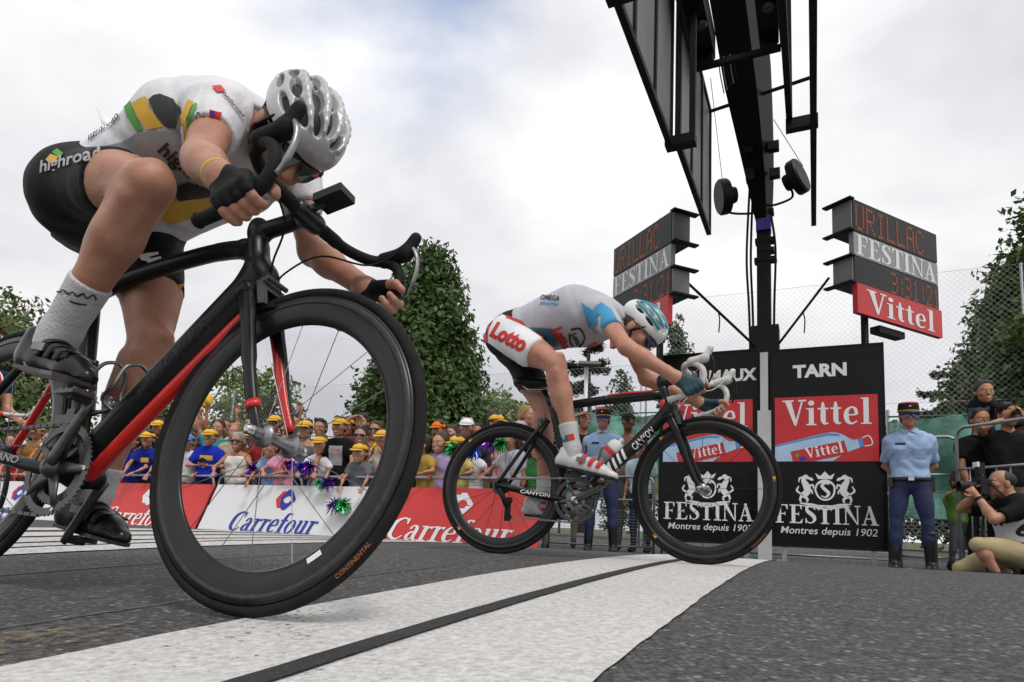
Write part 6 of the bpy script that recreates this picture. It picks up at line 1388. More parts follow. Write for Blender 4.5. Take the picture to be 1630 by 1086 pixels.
CROWD = [
    ('brown-haired boy in a royal blue tee leaning over the red banner', -9.77, 6.84, 1.448, (26, 44, 140), 0.5, None, 'hair_brown', 0, 'over', 'rail', 'skin_pink', 0, -0.35),
    ('boy in yellow cap and royal blue tee, arms over the red banner', -9.54, 6.90, 1.493, (26, 40, 130), 0.5, 'yellow', 'hair_brown', 0, 'over', 'over', 'skin', 1, 0.0),
    ('spectator in yellow cap and dark top behind the boy in blue', -9.96, 7.34, 1.762, (30, 30, 34), 0.5, 'yellow', 'hair_dark', 0, 'down', 'down', 'skin_tan', 0, 0.0),
    ('dark-haired spectator in a red top at the red banner', -10.29, 6.98, 1.308, (150, 30, 34), 0.5, None, 'hair_dark', 0, 'rail', 'rail', 'skin', 0, 0.3),
    ('child in a pale blue sun hat beside the man with a camera', -8.61, 6.86, 1.433, (225, 225, 228), 0.5, 'blue', 'hair_brown', 0, 'over', 'rail', 'skin_pink', 0, 0.2),
    ('smiling man in yellow cap and royal blue tee holding a camera', -8.21, 6.90, 1.508, (24, 44, 170), 0.55, 'yellow', 'hair_brown', 0, 'cam_low', 'cam_low', 'skin_pink', 1, 0.1),
    ('bald spectator behind the man with the camera', -9.17, 7.46, 1.834, (40, 60, 150), 0.5, None, 'none', 0, 'down', 'down', 'skin_pink', 0, 0.0),
    ('spectator in white tee raising a yellow cloth bag', -8.61, 7.54, 1.769, (225, 225, 225), 0.5, None, 'hair_brown', 0, 'up', 'down', 'skin_tan', 0, 0.0),
    ('grey-haired woman in sunglasses and white vest laughing at the rail', -7.62, 6.90, 1.423, (228, 222, 214), 0.0, None, 'hair_grey', 1, 'rail', 'rail', 'skin_tan', 1, 0.0),
    ('blond woman in a beige top behind the laughing woman', -8.16, 7.30, 1.642, (190, 170, 140), 0.4, None, 'hair_blond', 0, 'down', 'down', 'skin_pink', 0, 0.1),
    ('spectator in light blue shirt reaching down over the white banner', -6.86, 6.84, 1.314, (130, 160, 205), 0.5, None, 'hair_brown', 0, 'over', 'rail', 'skin_tan', 0, -0.3),
    ('spectator in yellow cap and red tee behind the wheel hub', -7.33, 7.14, 1.600, (150, 40, 40), 0.5, 'yellow', 'hair_dark', 0, 'down', 'rail', 'skin', 0, 0.0),
    ('man in yellow cap and grey vest with bare arms', -6.44, 6.98, 1.593, (96, 98, 96), 0.0, 'yellow', 'hair_dark', 1, 'down', 'rail', 'skin_pink', 0, 0.0),
    ('grinning man in yellow cap and black printed tee', -5.80, 6.92, 1.602, (16, 16, 18), 0.5, 'yellow', 'hair_brown', 0, 'rail', 'rail', 'skin', 1, 0.0),
    ('dark-haired spectator raising one arm with a phone', -6.60, 7.46, 1.687, (60, 20, 24), 0.5, None, 'hair_dark', 0, 'up', 'down', 'skin_tan', 0, 0.0),
    ('man in black sunglasses and white shirt, short dark hair', -5.61, 7.14, 1.501, (200, 200, 205), 0.5, None, 'hair_dark', 2, 'down', 'phone', 'skin_pink', 0, 0.1),
    ('man shading his eyes behind the man in sunglasses', -5.91, 7.54, 1.756, (120, 44, 40), 0.5, None, 'hair_dark', 0, 'brow', 'down', 'skin_pink', 0, 0.0),
    ('boy in yellow cap and grey tee reaching over the white banner', -5.32, 6.82, 1.228, (104, 106, 112), 0.5, 'yellow', 'hair_brown', 0, 'over', 'over', 'skin_pink', 1, -0.1),
    ('spectator in yellow cap clapping beside the dark tree', -5.16, 7.06, 1.439, (216, 206, 196), 0.5, 'yellow', 'hair_dark', 0, 'clap', 'clap', 'skin_tan', 0, -0.2),
    ('dark-haired spectator in mustard tee turned to the side', -4.37, 6.90, 1.325, (168, 140, 66), 0.5, None, 'hair_dark', 0, 'over', 'rail', 'skin', 0, -1.1),
    ('spectator in yellow cap facing down behind the foil pom-poms', -4.00, 7.04, 1.338, (200, 190, 120), 0.5, 'yellow', 'hair_dark', 0, 'rail', 'rail', 'skin', 0, -0.6),
    ('red-haired woman taking a picture with a small camera', -4.26, 7.31, 1.499, (120, 60, 60), 0.4, None, 'hair_brown', 0, 'cam_face', 'cam_face', 'skin_pink', 0, -0.2),
    ('spectator in yellow cap seen from the side above the rear wheel', -3.81, 7.58, 1.695, (70, 70, 74), 0.5, 'yellow', 'hair_dark', 1, 'down', 'down', 'skin_tan', 0, 1.0),
    ('woman with brown ponytail in pale lilac tee behind the rear wheel', -3.24, 7.00, 1.398, (206, 204, 220), 0.5, None, 'hair_brown', 0, 'rail', 'down', 'skin_pink', 0, -0.9),
    ('woman in white top with raised hands behind the rear wheel', -3.87, 7.13, 1.316, (222, 220, 222), 0.3, None, 'hair_brown', 0, 'clap', 'rail', 'skin_tan', 0, -0.3),
    ("child with curly blond hair riding on someone's shoulders", -3.49, 7.85, 1.840, (200, 180, 190), 0.3, None, 'hair_blond', 0, 'down', 'down', 'skin_pink', 0, 1.2),
    ('spectator in black tee raising an arm beside the first gendarme', -3.29, 9.70, 2.066, (18, 18, 20), 0.5, None, 'hair_dark', 0, 'brow', 'down', 'skin_tan', 0, 0.3),
    ('bare-chested man in dark cap behind the green netting', -2.57, 9.70, 2.025, None, 0, 'black', 'hair_dark', 0, 'down', 'down', 'skin_dark', 0, 0.0),
    ('man in sunglasses and pale blue tee crouched by the black board', -2.26, 9.30, 1.564, (190, 220, 224), 0.5, None, 'hair_brown', 2, 'down', 'down', 'skin_pink', 1, -0.3),
    ('spectator in yellow cap at the far end of the crowd', -12.83, 7.06, 1.710, (150, 110, 60), 0.5, 'yellow', 'hair_dark', 0, 'down', 'rail', 'skin_tan', 0, 0.0),
    ('dark-haired spectator in orange tee at the far end of the crowd', -12.32, 6.98, 1.574, (200, 120, 40), 0.5, None, 'hair_dark', 0, 'rail', 'rail', 'skin_tan', 0, 0.2),
    ('spectator in white sun hat at the far end of the crowd', -13.05, 6.98, 1.448, (170, 40, 40), 0.5, 'white', 'hair_grey', 0, 'rail', 'rail', 'skin_pink', 0, 0.1),
    ('woman with fair hair beside the crank at the far end', -11.66, 6.90, 1.420, (214, 214, 220), 0.5, None, 'hair_blond', 0, 'rail', 'rail', 'skin_pink', 0, 0.0),
    ('spectator in navy tee and yellow cap half hidden by the red frame', -11.02, 6.94, 1.481, (24, 30, 90), 0.5, 'yellow', 'hair_dark', 0, 'rail', 'rail', 'skin', 0, 0.0),
    ('tall bare-headed man in white shirt in the back row', -5.28, 7.62, 1.625, (214, 214, 214), 0.5, None, 'hair_brown', 1, 'down', 'down', 'skin_pink', 0, 0.0),
    ('woman with dark bob in pink top in the back row', -7.33, 7.54, 1.659, (190, 90, 110), 0.3, None, 'hair_dark', 1, 'down', 'down', 'skin_tan', 0, 0.0),
    ('spectator in red cap in the back row', -9.82, 7.54, 1.714, (60, 70, 80), 0.5, 'red', 'hair_dark', 0, 'down', 'down', 'skin_tan', 0, 0.0),
    ('grey-haired man in checked blue shirt in the back row', -8.35, 7.78, 1.779, (90, 110, 150), 0.5, None, 'hair_grey', 1, 'down', 'down', 'skin_pink', 0, 0.1),
    ('spectator in orange cap in the back row by the tree', -4.80, 7.85, 1.666, (140, 120, 100), 0.5, 'orange', 'hair_brown', 0, 'down', 'down', 'skin_tan', 0, -0.2),
    ('dark-haired woman in turquoise top in the back row', -4.20, 7.85, 1.617, (60, 140, 150), 0.4, None, 'hair_dark', 0, 'down', 'down', 'skin_tan', 0, 0.2),
    ('laughing dark-haired boy in navy tee sitting up on shoulders', 1.78, 9.00, 2.127, (26, 28, 44), 0.5, None, 'hair_dark', 0, 'down', 'over', 'skin_tan', 1, 0.3),
    ('man in black tee under the laughing boy, short dark hair', 1.72, 8.95, 1.796, (18, 18, 20), 0.5, None, 'hair_dark', 0, 'rail', 'down', 'skin_tan', 0, 0.4),
    ('man in black and silver cap photographing from behind the barrier', 1.95, 8.80, 1.822, (34, 32, 34), 0.5, 'black', 'hair_dark', 0, 'cam_face', 'cam_face', 'skin_tan', 0, 0.4),
    ('spectator in green and grey top crouched behind the barrier', 1.52, 8.95, 1.085, (110, 150, 80), 0.5, None, 'hair_brown', 0, 'cam_face', 'cam_face', 'skin_tan', 0, 0.5),
    ('spectator in dark red tee behind the barrier beside the photographer', 2.07, 8.90, 1.332, (110, 90, 92), 0.5, None, 'hair_dark', 0, 'rail', 'rail', 'skin_tan', 0, 0.4),
    ('man in grey polo and glasses between the two boys in blue', -10.31, 7.30, 1.732, (130, 132, 136), 0.5, None, 'hair_grey', 1, 'down', 'down', 'skin_pink', 0, 0.1),
    ('woman with tied dark hair in red vest behind the blue-hatted child', -9.23, 7.22, 1.633, (170, 40, 50), 0.0, None, 'hair_dark', 0, 'down', 'up', 'skin_tan', 1, 0.0),
    ('young man in turquoise tee raising both arms behind the camera man', -8.60, 7.38, 1.724, (40, 150, 160), 0.5, None, 'hair_brown', 0, 'up', 'up', 'skin_pink', 1, 0.0),
    ('spectator in orange tee and yellow cap behind the laughing woman', -7.58, 7.14, 1.511, (220, 120, 40), 0.5, 'yellow', 'hair_brown', 0, 'down', 'rail', 'skin', 0, 0.0),
    ('girl with fair hair in pink tee beside the light blue shirt', -6.65, 6.86, 1.349, (225, 150, 170), 0.5, None, 'hair_blond', 0, 'rail', 'rail', 'skin_pink', 1, 0.1),
    ('man in olive tee behind the man in grey vest', -7.19, 7.54, 1.792, (90, 96, 60), 0.5, None, 'hair_dark', 0, 'down', 'down', 'skin_tan', 0, 0.2),
    ('child in white tee and yellow cap squeezed beside the black tee', -6.02, 6.86, 1.341, (225, 225, 228), 0.5, 'yellow', 'hair_brown', 0, 'rail', 'over', 'skin_pink', 0, 0.0),
    ('man in striped navy polo and yellow cap behind the sunglasses man', -6.09, 7.46, 1.693, (40, 50, 90), 0.5, 'yellow', 'hair_dark', 0, 'down', 'down', 'skin_pink', 0, -0.1),
    ('woman in bright yellow tee behind the clapping spectator', -5.60, 7.46, 1.627, (226, 190, 40), 0.5, None, 'hair_brown', 1, 'down', 'up', 'skin_tan', 0, 0.0),
    ('bearded man in teal tee behind the near tyre', -4.75, 6.98, 1.405, (40, 110, 110), 0.5, None, 'hair_dark', 0, 'rail', 'rail', 'skin_tan', 0, 0.0),
    ('girl in lilac tee waving between the mustard tee and the pom-pom', -4.21, 6.95, 1.361, (180, 160, 205), 0.5, None, 'hair_brown', 0, 'up', 'rail', 'skin_pink', 1, -0.3),
    ('man in white cap and blue polo in the back row by the pom-pom', -4.26, 7.67, 1.661, (60, 90, 150), 0.5, 'white', 'hair_grey', 0, 'down', 'down', 'skin_pink', 0, 0.1),
    ('man in pink polo behind the ponytail woman', -3.68, 7.58, 1.584, (215, 150, 150), 0.5, None, 'hair_dark', 2, 'down', 'down', 'skin_tan', 0, -0.2),
    ('boy in green tee by the end of the red banner', -2.93, 7.04, 1.294, (60, 130, 70), 0.5, None, 'hair_brown', 0, 'rail', 'rail', 'skin_pink', 0, -0.2),
    ('woman in navy dress with sunglasses in the back row, far end', -11.53, 7.46, 1.785, (30, 34, 70), 0.3, None, 'hair_brown', 2, 'down', 'down', 'skin_tan', 0, 0.1),
    ('man in white tee and yellow cap waving at the far end', -11.98, 7.30, 1.726, (226, 226, 226), 0.5, 'yellow', 'hair_dark', 0, 'up', 'down', 'skin', 1, 0.0),
    ('boy in red tee at the far end of the crowd', -13.58, 7.06, 1.560, (190, 40, 40), 0.5, None, 'hair_brown', 0, 'rail', 'rail', 'skin_pink', 0, 0.0),
    ('man in black tee and yellow cap in the back row at the fork', -7.74, 7.70, 1.832, (20, 20, 22), 0.5, 'yellow', 'hair_dark', 1, 'down', 'down', 'skin', 0, 0.0),
    ('tall man in beige shirt behind the tree-side spectators', -5.53, 7.78, 1.746, (190, 176, 150), 0.5, None, 'hair_grey', 0, 'down', 'down', 'skin_pink', 0, 0.0),
    ('man with cap backwards and grey tee behind the tall barrier', 2.15, 9.10, 1.677, (120, 120, 124), 0.5, 'black', 'hair_dark', 0, 'rail', 'up', 'skin_tan', 0, 0.4),
]
def compact_camera(pos, yaw, label, big=False):
    o = empty('camera_body' if False else 'photo_camera', pos); o.rotation_euler = (0, 0, yaw); tag(o, label, 'camera', 'cameras held by people'); s = 1.6 if big else 1.0
    MB().box((0, 0, 0), (.032 * s, .105 * s, .062 * s)).build('body', M['black_plastic'], o)
    MB().lathe([(0, .0), (.022 * s, 0), (.024 * s, .02 * s), (.026 * s, (.03 if not big else .10) * s), (.019 * s, (.03 if not big else .10) * s), (.017 * s, .015 * s), (0, .014 * s)], (.016 * s, 0, 0), (1, 0, 0), 20, 0, False).build('lens', M['black_plastic'], o, True, SA)
    MB().box((0, 0, .036 * s), (.026 * s, .035 * s, .02 * s)).build('viewfinder', M['black_plastic'], o); return o
def striped(name, c1, c2, sc, both=False):
    m = mat(name, srgb(*c1), .85, 0, .08, 9, .3, 22); t = m.node_tree; b = t.nodes['Principled BSDF']; co = [x for x in t.nodes if x.type == 'TEX_COORD'][0]; prev = b.inputs['Base Color'].links[0].from_socket
    for d in (('Z', 'Y') if both else ('Z',)):
        w = t.nodes.new('ShaderNodeTexWave'); w.bands_direction = d; w.inputs['Scale'].default_value = sc; t.links.new(co.outputs['Object'], w.inputs['Vector']); r = t.nodes.new('ShaderNodeMath'); r.operation = 'GREATER_THAN'; r.inputs[1].default_value = .6; t.links.new(w.outputs['Fac'], r.inputs[0])
        x = t.nodes.new('ShaderNodeMix'); x.data_type = 'RGBA'; x.inputs['B'].default_value = (*srgb(*c2), 1); t.links.new(r.outputs[0], x.inputs['Factor']); t.links.new(prev, x.inputs['A']); prev = x.outputs['Result']
    t.links.new(prev, b.inputs['Base Color']); return m
_STR = {'striped navy polo': striped('navy_stripes', (40, 50, 90), (214, 214, 220), 7), 'checked blue shirt': striped('blue_checks', (120, 140, 180), (60, 80, 130), 9, True)}
_long = {8, 9, 23, 24, 25, 32, 35, 39, 21}
for i, (label, u, s, z, shirt, slv, hat, hair, gl, pr, pl, skin, smile, yaw) in enumerate(CROWD):
    gz = .088
    if 'shoulders' in label and 'under' not in label: gz = z - .80
    p = US(u, s, gz); base_yaw = math.atan2(-SD[1], -SD[0]); toward = math.atan2(-p[1], -p[0]); yw = base_yaw * .45 + (toward if toward < 0 else toward) * .55
    k = (z - gz)
    for kk_, mm_ in _STR.items():
        if kk_ in label: shirt = mm_
    b, so, Rm_, hd_, W_, J_ = stander(label, p, yw + yaw * .6, k, shirt, slv, hat, hair, gl, pr, pl, skin, smile, 'spectators behind the barriers', 1.0 if s < 7.2 else 1.12, None, .16 if 'over' in (pr, pl) else .05, i, longhair=i in _long, head_turn=yaw * .4)
    mwp = Matrix.Translation(Vector(p)) @ Matrix.Rotation(yw + yaw * .6, 4, 'Z')
    if pr in ('cam_face', 'cam_low') :
        c = (W_['r'][2] + W_['l'][2]) / 2 + (np.array([.05, 0, .06]) if pr == 'cam_low' else np.array([.02, 0, .07])); cw = mwp @ Vector(c)
        compact_camera(cw, yw + yaw * .6, 'small black camera held by the ' + {5: 'man in yellow cap and blue tee', 21: 'red-haired woman', 42: 'man in black and silver cap', 43: 'spectator in green and grey top'}.get(i, 'spectator'))
    if i == 13: # printed panel on the black tee
        wrap_mark('shirt_print', [(-.09, -.13), (.09, -.13), (.09, .13), (-.09, .13)], [(0, 1, 2, 3)], so, (.3, 0, 1.22 * k / 1.63), (0, 1, 0), (0, 0, 1), M['grey_print'], .03, .004, None, .6)
        wrap_text('shirt_lettering', 'TOUR', .14, .03, so, (.3, 0, 1.30 * k / 1.63), (0, 1, 0), (0, 0, 1), M['red_print'], .03, 0, step=.03, off=.006, reach=.6)
    if i == 5: wrap_mark('shirt_print', [(-.09, -.035), (.09, -.035), (.09, .035), (-.09, .035)], [(0, 1, 2, 3)], so, (.3, 0, 1.28 * k / 1.63), (0, 1, 0), (0, 0, 1), M['yellow'], .03, .004, None, .6)
    if i == 1: wrap_mark('shirt_print', [(-.06, -.035), (.06, -.035), (.06, .035), (-.06, .035)], [(0, 1, 2, 3)], so, (.3, 0, 1.26 * k / 1.63), (0, 1, 0), (0, 0, 1), M['yellow'], .03, .004, None, .6)
    if i == 7:
        c = mwp @ Vector(W_['r'][2] + np.array([.02, 0, .16])); tb = blob('cloth_bag', [E((0, 0, 0), (.09, .06, .10), k=.02), E((.03, .03, .06), (.05, .05, .05), k=.02), E((-.04, 0, -.06), (.05, .05, .06), k=.02)], .012, M['cap_yellow'], None, warp=lambda X, Y, Z: (.008 * np.sin(60 * X + 40 * Z) * np.sin(50 * Y)).astype(np.float32)); tb.location = c; tag(tb, 'yellow cloth bag waved above the crowd', 'bag')
# foil pom-poms
FOIL = {n: mat('foil_' + n, c, .22, .85, .3, 40) for n, c in (('purple', (.16, .03, .40)), ('green', (.03, .40, .10)), ('blue', (.03, .08, .55)), ('red', (.50, .03, .05)))}
def pompom(pos, r, cols, label, seed, n=130):
    o = empty('pom_pom', pos); tag(o, label, 'pom-pom', 'foil pom-poms waved over the banners'); rr = random.Random(seed)
    for ci, cn in enumerate(cols):
        m = MB()
        for i in range(n):
            d = unit((rr.gauss(0, 1), rr.gauss(0, 1), rr.gauss(-.15, 1)));  off = np.array([.0, 0, 0]) + unit(UD) * (ci - (len(cols) - 1) / 2) * r * .95; w = unit(np.cross(d, (rr.gauss(0, 1), rr.gauss(0, 1), rr.gauss(0, 1)))) * .006; L = r * rr.uniform(.65, 1.1); e1 = off + d * L * .55; e2 = off + d * L * .95 + np.array([0, 0, -L * .22])
            m.add([off - w, off + w, e1 + w, e1 - w, e2 + w * .8, e2 - w * .8], [(0, 1, 2, 3), (3, 2, 4, 5)])
        q = m.build('strands', FOIL[cn], o); q['kind'] = 'stuff'
    MB().lathe([(0, -.07), (.012, -.07), (.014, 0), (.012, .07), (0, .07)], (0, 0, 0), UD, 10, 0, False).build('handle', M['black_plastic'], o)
pompom((-2.093, 8.050, 0.566), 0.136, ('purple', 'green'), 'purple and green pom-pom hanging over the white banner', 1)
pompom((-2.370, 8.325, 0.844), 0.104, ('green', 'purple'), 'small green pom-pom below the man in black tee', 2)
pompom((-2.685, 8.513, 1.057), 0.136, ('blue', 'purple'), 'blue and purple pom-pom under the wheel hub', 3)
pompom((-3.558, 8.961, 1.036), 0.104, ('purple',), 'purple pom-pom beside the laughing woman', 4)
pompom((-0.562, 7.522, 1.275), 0.136, ('green', 'red', 'blue'), 'green, red and blue pom-pom left of the rear wheel', 5)
pompom((-0.183, 7.467, 1.336), 0.120, ('purple', 'green'), 'purple pom-pom seen through the second bicycle rear wheel', 6)
pompom((-2.969, 8.685, 1.094), 0.088, ('red', 'purple'), 'red and purple pom-pom under the hub', 7)
# ---------------------------------------------------------------- gendarmes
M['police_blue'] = mat('light_blue_shirt', srgb(150, 175, 210), .8, 0, .08, 9, .35, 22); M['navy'] = mat('navy_trousers', srgb(42, 50, 84), .85, 0, .12, 9, .3, 22); M['leather'] = mat('black_leather', (.012, .012, .012), .35, 0, .2, 30)
def gendarme(label, pos, yaw, Hf, seed):
    b, so, Rm, hd, W, J = stander(label, pos, yaw, Hf, M['police_blue'], .62, 'kepi', 'none', 3, 'behind', 'behind', 'skin', 0, 'gendarmes on duty', .62, M['navy'], .0, seed, stance=.13, shirt_len=.03, puff=.010, head_turn=.12 if seed == 3 else -.1)
    k = Hf / 1.63; o = hd + Rm @ np.array([0, 0, .045]); Z = Rm[:, 2]; X = Rm[:, 0]
    kp = MB(); kp.lathe([(.098, 0), (.101, .01), (.098, .045), (.093, .082), (.090, .086)], o, Z, 32, 0, False); ko = kp.build('kepi', M['black_cloth'], b, True)
    MB().lathe([(.0905, .083), (.0925, .090), (.085, .098), (.0, .097)], o, Z, 32, 0, False).build('kepi_top', M['red_print'], ko, True); MB().lathe([(.1015, .004), (.103, .008), (.1015, .014)], o, Z, 32, 0, False).build('kepi_braid', M['yellow'], ko, True)
    v = []; n = 12
    for kk in (0, 1):
        for i in range(n + 1): a = -1.15 + 2.3 * i / n; rr = .099 + .055 * kk * math.cos(a * .9); v.append(o + X * rr * math.cos(a) + Rm[:, 1] * rr * math.sin(a) + Z * (.006 - .028 * kk * math.cos(a)))
    vo = MB().add(v, [(i, i + 1, n + 2 + i, n + 1 + i) for i in range(n)]).build('visor', M['leather'], ko, True); q = vo.modifiers.new('t', 'SOLIDIFY'); q.thickness = .003
    MB().lathe([(0, .004), (.008, .003), (.011, 0), (0, 0)], o + X * .097 + Z * .05, X, 10, 0, False).build('badge', M['steel'], ko)
    hb = hair_on(b, Rm, hd - np.array([0, 0, .01]), .96, M['hair_dark'], False, seed)
    wz = .965 * k; bl = MB(); rx, ry = .137, .182
    bl.tube([(rx * math.cos(a), ry * math.sin(a), wz) for a in np.linspace(0, 2 * math.pi, 32, endpoint=False)], .022, 8, 0, True, flat=.35, upv=(0, 0, 1)); bo = bl.build('belt', M['leather'], b, True)
    MB().box((.148, 0, wz), (.012, .05, .036)).build('buckle', M['steel'], bo); MB().box((.05, -.182, wz - .03), (.10, .04, .09)).build('pouch', M['leather'], bo); MB().box((.0, .19, wz - .05), (.07, .045, .15)).build('holster', M['leather'], bo)
    for g in (-1, 1):
        s = np.array(J['s' + ('r' if g < 0 else 'l')]); MB().box(s + (.0, -g * .045, .068), (.055, .115, .012), ((1, 0, 0), (0, 1, -.25 * g), (0, .25 * g, 1))).build('epaulette', M['black_cloth'], b)
        wrap_mark('pocket', [(-.055, -.06), (.055, -.06), (.055, .06), (-.055, .06)], [(0, 1, 2, 3)], so, (.4, g * .085, 1.24 * k), (0, 1, 0), (0, 0, 1), M['police_blue'], .02, .005, None, .8)
        wrap_mark('pocket_flap', [(-.058, -.018), (0, -.03), (.058, -.018), (.058, .018), (-.058, .018)], [(0, 1, 2, 3, 4)], so, (.4, g * .085, 1.295 * k), (0, 1, 0), (0, 0, 1), M['police_blue'], .02, .009, None, .8)
        MB().add([hd + Rm @ np.array(p) for p in ((.055, g * .006, -.155), (.075, g * .055, -.185), (.03, g * .085, -.135), (.0, g * .07, -.115))], [(0, 1, 2, 3)]).build('collar', M['police_blue'], b)
        blob('boot', [C((-.02, g * stance_g, .05), (.16, g * stance_g, .045), .052, .042, .03), C((-.01, g * stance_g, .05), (.012, g * stance_g * .92, .42), .055, .066, .03, 1)], .011, M['leather'], b, cuts=[((0, 0, .001), (0, 0, -1))])
    wrap_mark('name_tape', [(-.045, -.012), (.045, -.012), (.045, .012), (-.045, .012)], [(0, 1, 2, 3)], so, (.4, -.085, 1.335 * k), (0, 1, 0), (0, 0, 1), M['navy'], .02, .006, None, .8)
    bt = MB(); bv = bvh_of(so)
    for i in range(5):
        h = bv.ray_cast(Vector((.5, 0, (1.02 + i * .08) * k)), Vector((-1, 0, 0)), 1.0)
        if h[0]: bt.lathe([(0, .004), (.006, .003), (.007, 0), (0, 0)], h[0], (1, 0, 0), 8, 0, False)
    q = bt.build('button', M['white_paint'], b); q['kind'] = 'stuff'
    return b
stance_g = .13 * 1.25
def face_cam(p): return math.atan2(-p[1], -p[0])
_p = np.array([4.125, 6.70, zroad(7.8)]); gendarme('gendarme standing at ease beside the TARN board, fully visible', _p, face_cam(_p) + .05, 1.60, 3)
_p = np.array([1.19, 8.47, zroad(8.2)]); gendarme('gendarme half hidden behind the legs of the blue and white cyclist', _p, face_cam(_p) - .1, 1.73, 5)

# ---------------------------------------------------------------- kneeling photographer (local +x = where he aims)
def photographer(pos, yaw):
    J = dict(pv=(.06, 0, .28), hr=(.10, -.09, .24), hl=(.10, .09, .24), nk=(.12, 0, .70), sr=(.12, -.19, .64), sl=(.12, .19, .64), kr=(.48, -.17, .09), ar=(.08, -.16, .07), kl=(.52, .18, .31), al=(.40, .20, .09))
    hd = np.array([.20, 0, .86]); Rm = rot_face((1, .0, .06), (-.05, 0, 1)); To, I = torso_prims(J, 1.18, .03); Tr, Sr = leg_prims(J['hr'], J['kr'], J['ar'], 1.1); Tl, Sl = leg_prims(J['hl'], J['kl'], J['al'], 1.1); base = To + Tr + Sr + Tl + Sl; neck = [C(J['nk'], hd + (-.03, 0, -.06), .066, .062, .03)]
    W = {}; ex = []; ups = {}
    for sd, w, pole, hdn in (('r', (.36, -.075, .77), (.2, -1, -.6), ((.4, .5, .6), (.2, 1, 0))), ('l', (.44, .06, .74), (.3, .5, -1), ((.5, -.3, .7), (0, -1, .2)))):
        e_, w = ik(J['s' + sd], w, .29, .25, pole); U, Fo = arm_prims(J['s' + sd], e_, w, 1.1); base += U + Fo; W[sd] = (np.array(J['s' + sd]), e_, w); ups[sd] = U; V, F = snet(open_hand(w, hdn[0], hdn[1], 1.0, .08, .7), .006); ex.append((V, F, 0))
    V, F = snet(head_prims(Rm, hd) + neck, .007); ex.append((V, F, 0)); ex += face_bits(Rm, hd)
    b = blob('person', base + neck, .014, [M['skin'], M['eye_dark'], M['eye_white'], M['lip'], M['teeth']], None, extra=ex, smooth_it=1); b.location = pos; b.rotation_euler = (0, 0, yaw); tag(b, 'photographer kneeling by the road in black tee, white bib and khaki shorts', 'person')
    sh = infl(To, .014); 
    for sd in 'rl': s, e_, w = W[sd]; sh += infl([ups[sd][0]], .012) + [C(s, s + (e_ - s) * .75, .072, .068, .03, 1)]
    so = blob('shirt', sh, .012, clothc(20, 20, 22), b, cuts=[((-.05, 0, .22), (0, 0, -1))], smooth_it=1)
    bib = blob('bib', infl(To, .026), .012, mat('white_bib', (.62, .62, .66), .8, 0, .06, 9, .3, 20), b, cuts=[((-.05, 0, .30), (.2, 0, -1)), ((0, .26, .54), (0, 1, .15)), ((0, -.10, .54), (0, -1, .15)), ((.17, 0, .66), (.5, 0, 1)), ((.0, 0, .5), (-1, 0, .35))], smooth_it=1)
    wrap_text('bib_number', '68', .17, .15, bib, (.5, 0, .56), (0, 1, 0), (0, 0, 1), M['black_print'], .03, 0, step=.03, off=.004, reach=1.0)
    wrap_text('bib_number', '68', .15, .13, bib, (.12, .5, .46), (-1, 0, 0), (0, 0, 1), M['black_print'], .03, 0, step=.03, off=.004, reach=1.0)
    blob('shorts', infl(To[:2], .018) + [C(p['a'], p['b'], p['ra'] + .018, p['rb'] + .018, p['k']) for p in Tr + Tl], .013, clothc(172, 158, 122), b, cuts=[((0, 0, .34), (-.5, 0, 1))], smooth_it=1)
    for sd in 'rl':
        a = np.array(J['a' + sd]); blob('shoe', [C(a + (-.05, 0, -.03), a + (.13, 0, -.04), .044, .036, .02)], .011, M['black_rubber'], b, cuts=[((0, 0, .002), (0, 0, -1))])
    blob('hair', xf([E((-.02, 0, .04), (.098, .084, .078), k=.02)], Rm, hd), .009, M['hair_dark'], b, cuts=[(hd + Rm @ np.array([.02, 0, .06]), Rm @ np.array([.6, 0, -.1]))])
    m = MB(); w = W['l'][2]; d = unit(W['l'][1] - w); m.tube([w + d * .02, w + d * .045], .036, 16); m.build('wrist_watch', M['black_plastic'], b, True)
    T = Matrix.Translation(Vector(pos)) @ Matrix.Rotation(yaw, 4, 'Z'); c = empty('press_camera', mw=T @ Matrix.Translation((.37, -.01, .845))); tag(c, 'large black press camera with flash held to the photographer\'s eye', 'camera', 'cameras held by people')
    MB().box((0, 0, -.02), (.075, .15, .13)).build('body', M['black_plastic'], c); MB().box((-.005, 0, .065), (.06, .06, .045)).build('prism', M['black_plastic'], c); MB().box((.0, 0, .15), (.05, .07, .11)).build('flash', M['black_plastic'], c); MB().box((.03, 0, .185), (.02, .072, .045)).build('flash_window', M['white_print'], c)
    MB().lathe([(0, 0), (.042, 0), (.042, .03), (.046, .05), (.046, .11), (.05, .13), (.05, .15), (.04, .15), (.036, .11), (0, .10)], (.037, 0, -.015), (1, 0, 0), 28, 0, False).build('lens', M['black_plastic'], c, True, SA); MB().lathe([(0, .004), (.036, 0)], (.14, 0, -.015), (1, 0, 0), 24, 0, False).build('lens_glass', M['glass_lens'], c, True)
    st = MB(); st.tube(curve([(-.02, .075, .02), (-.12, .12, -.1), (-.2, .08, -.2), (-.2, -.08, -.2), (-.02, -.075, .02)], 5), .007, 6, flat=.4); st.build('strap', M['black_cloth'], c)
    fp = MB(); fp.tube([(-.03, .0, -.06), (.0, 0, -.4), (-.02, .02, -.83)], .012, 8); fp.build('monopod', M['black_plastic'], c)
photographer(np.array([4.60, 5.80, .085]), math.pi * .965)

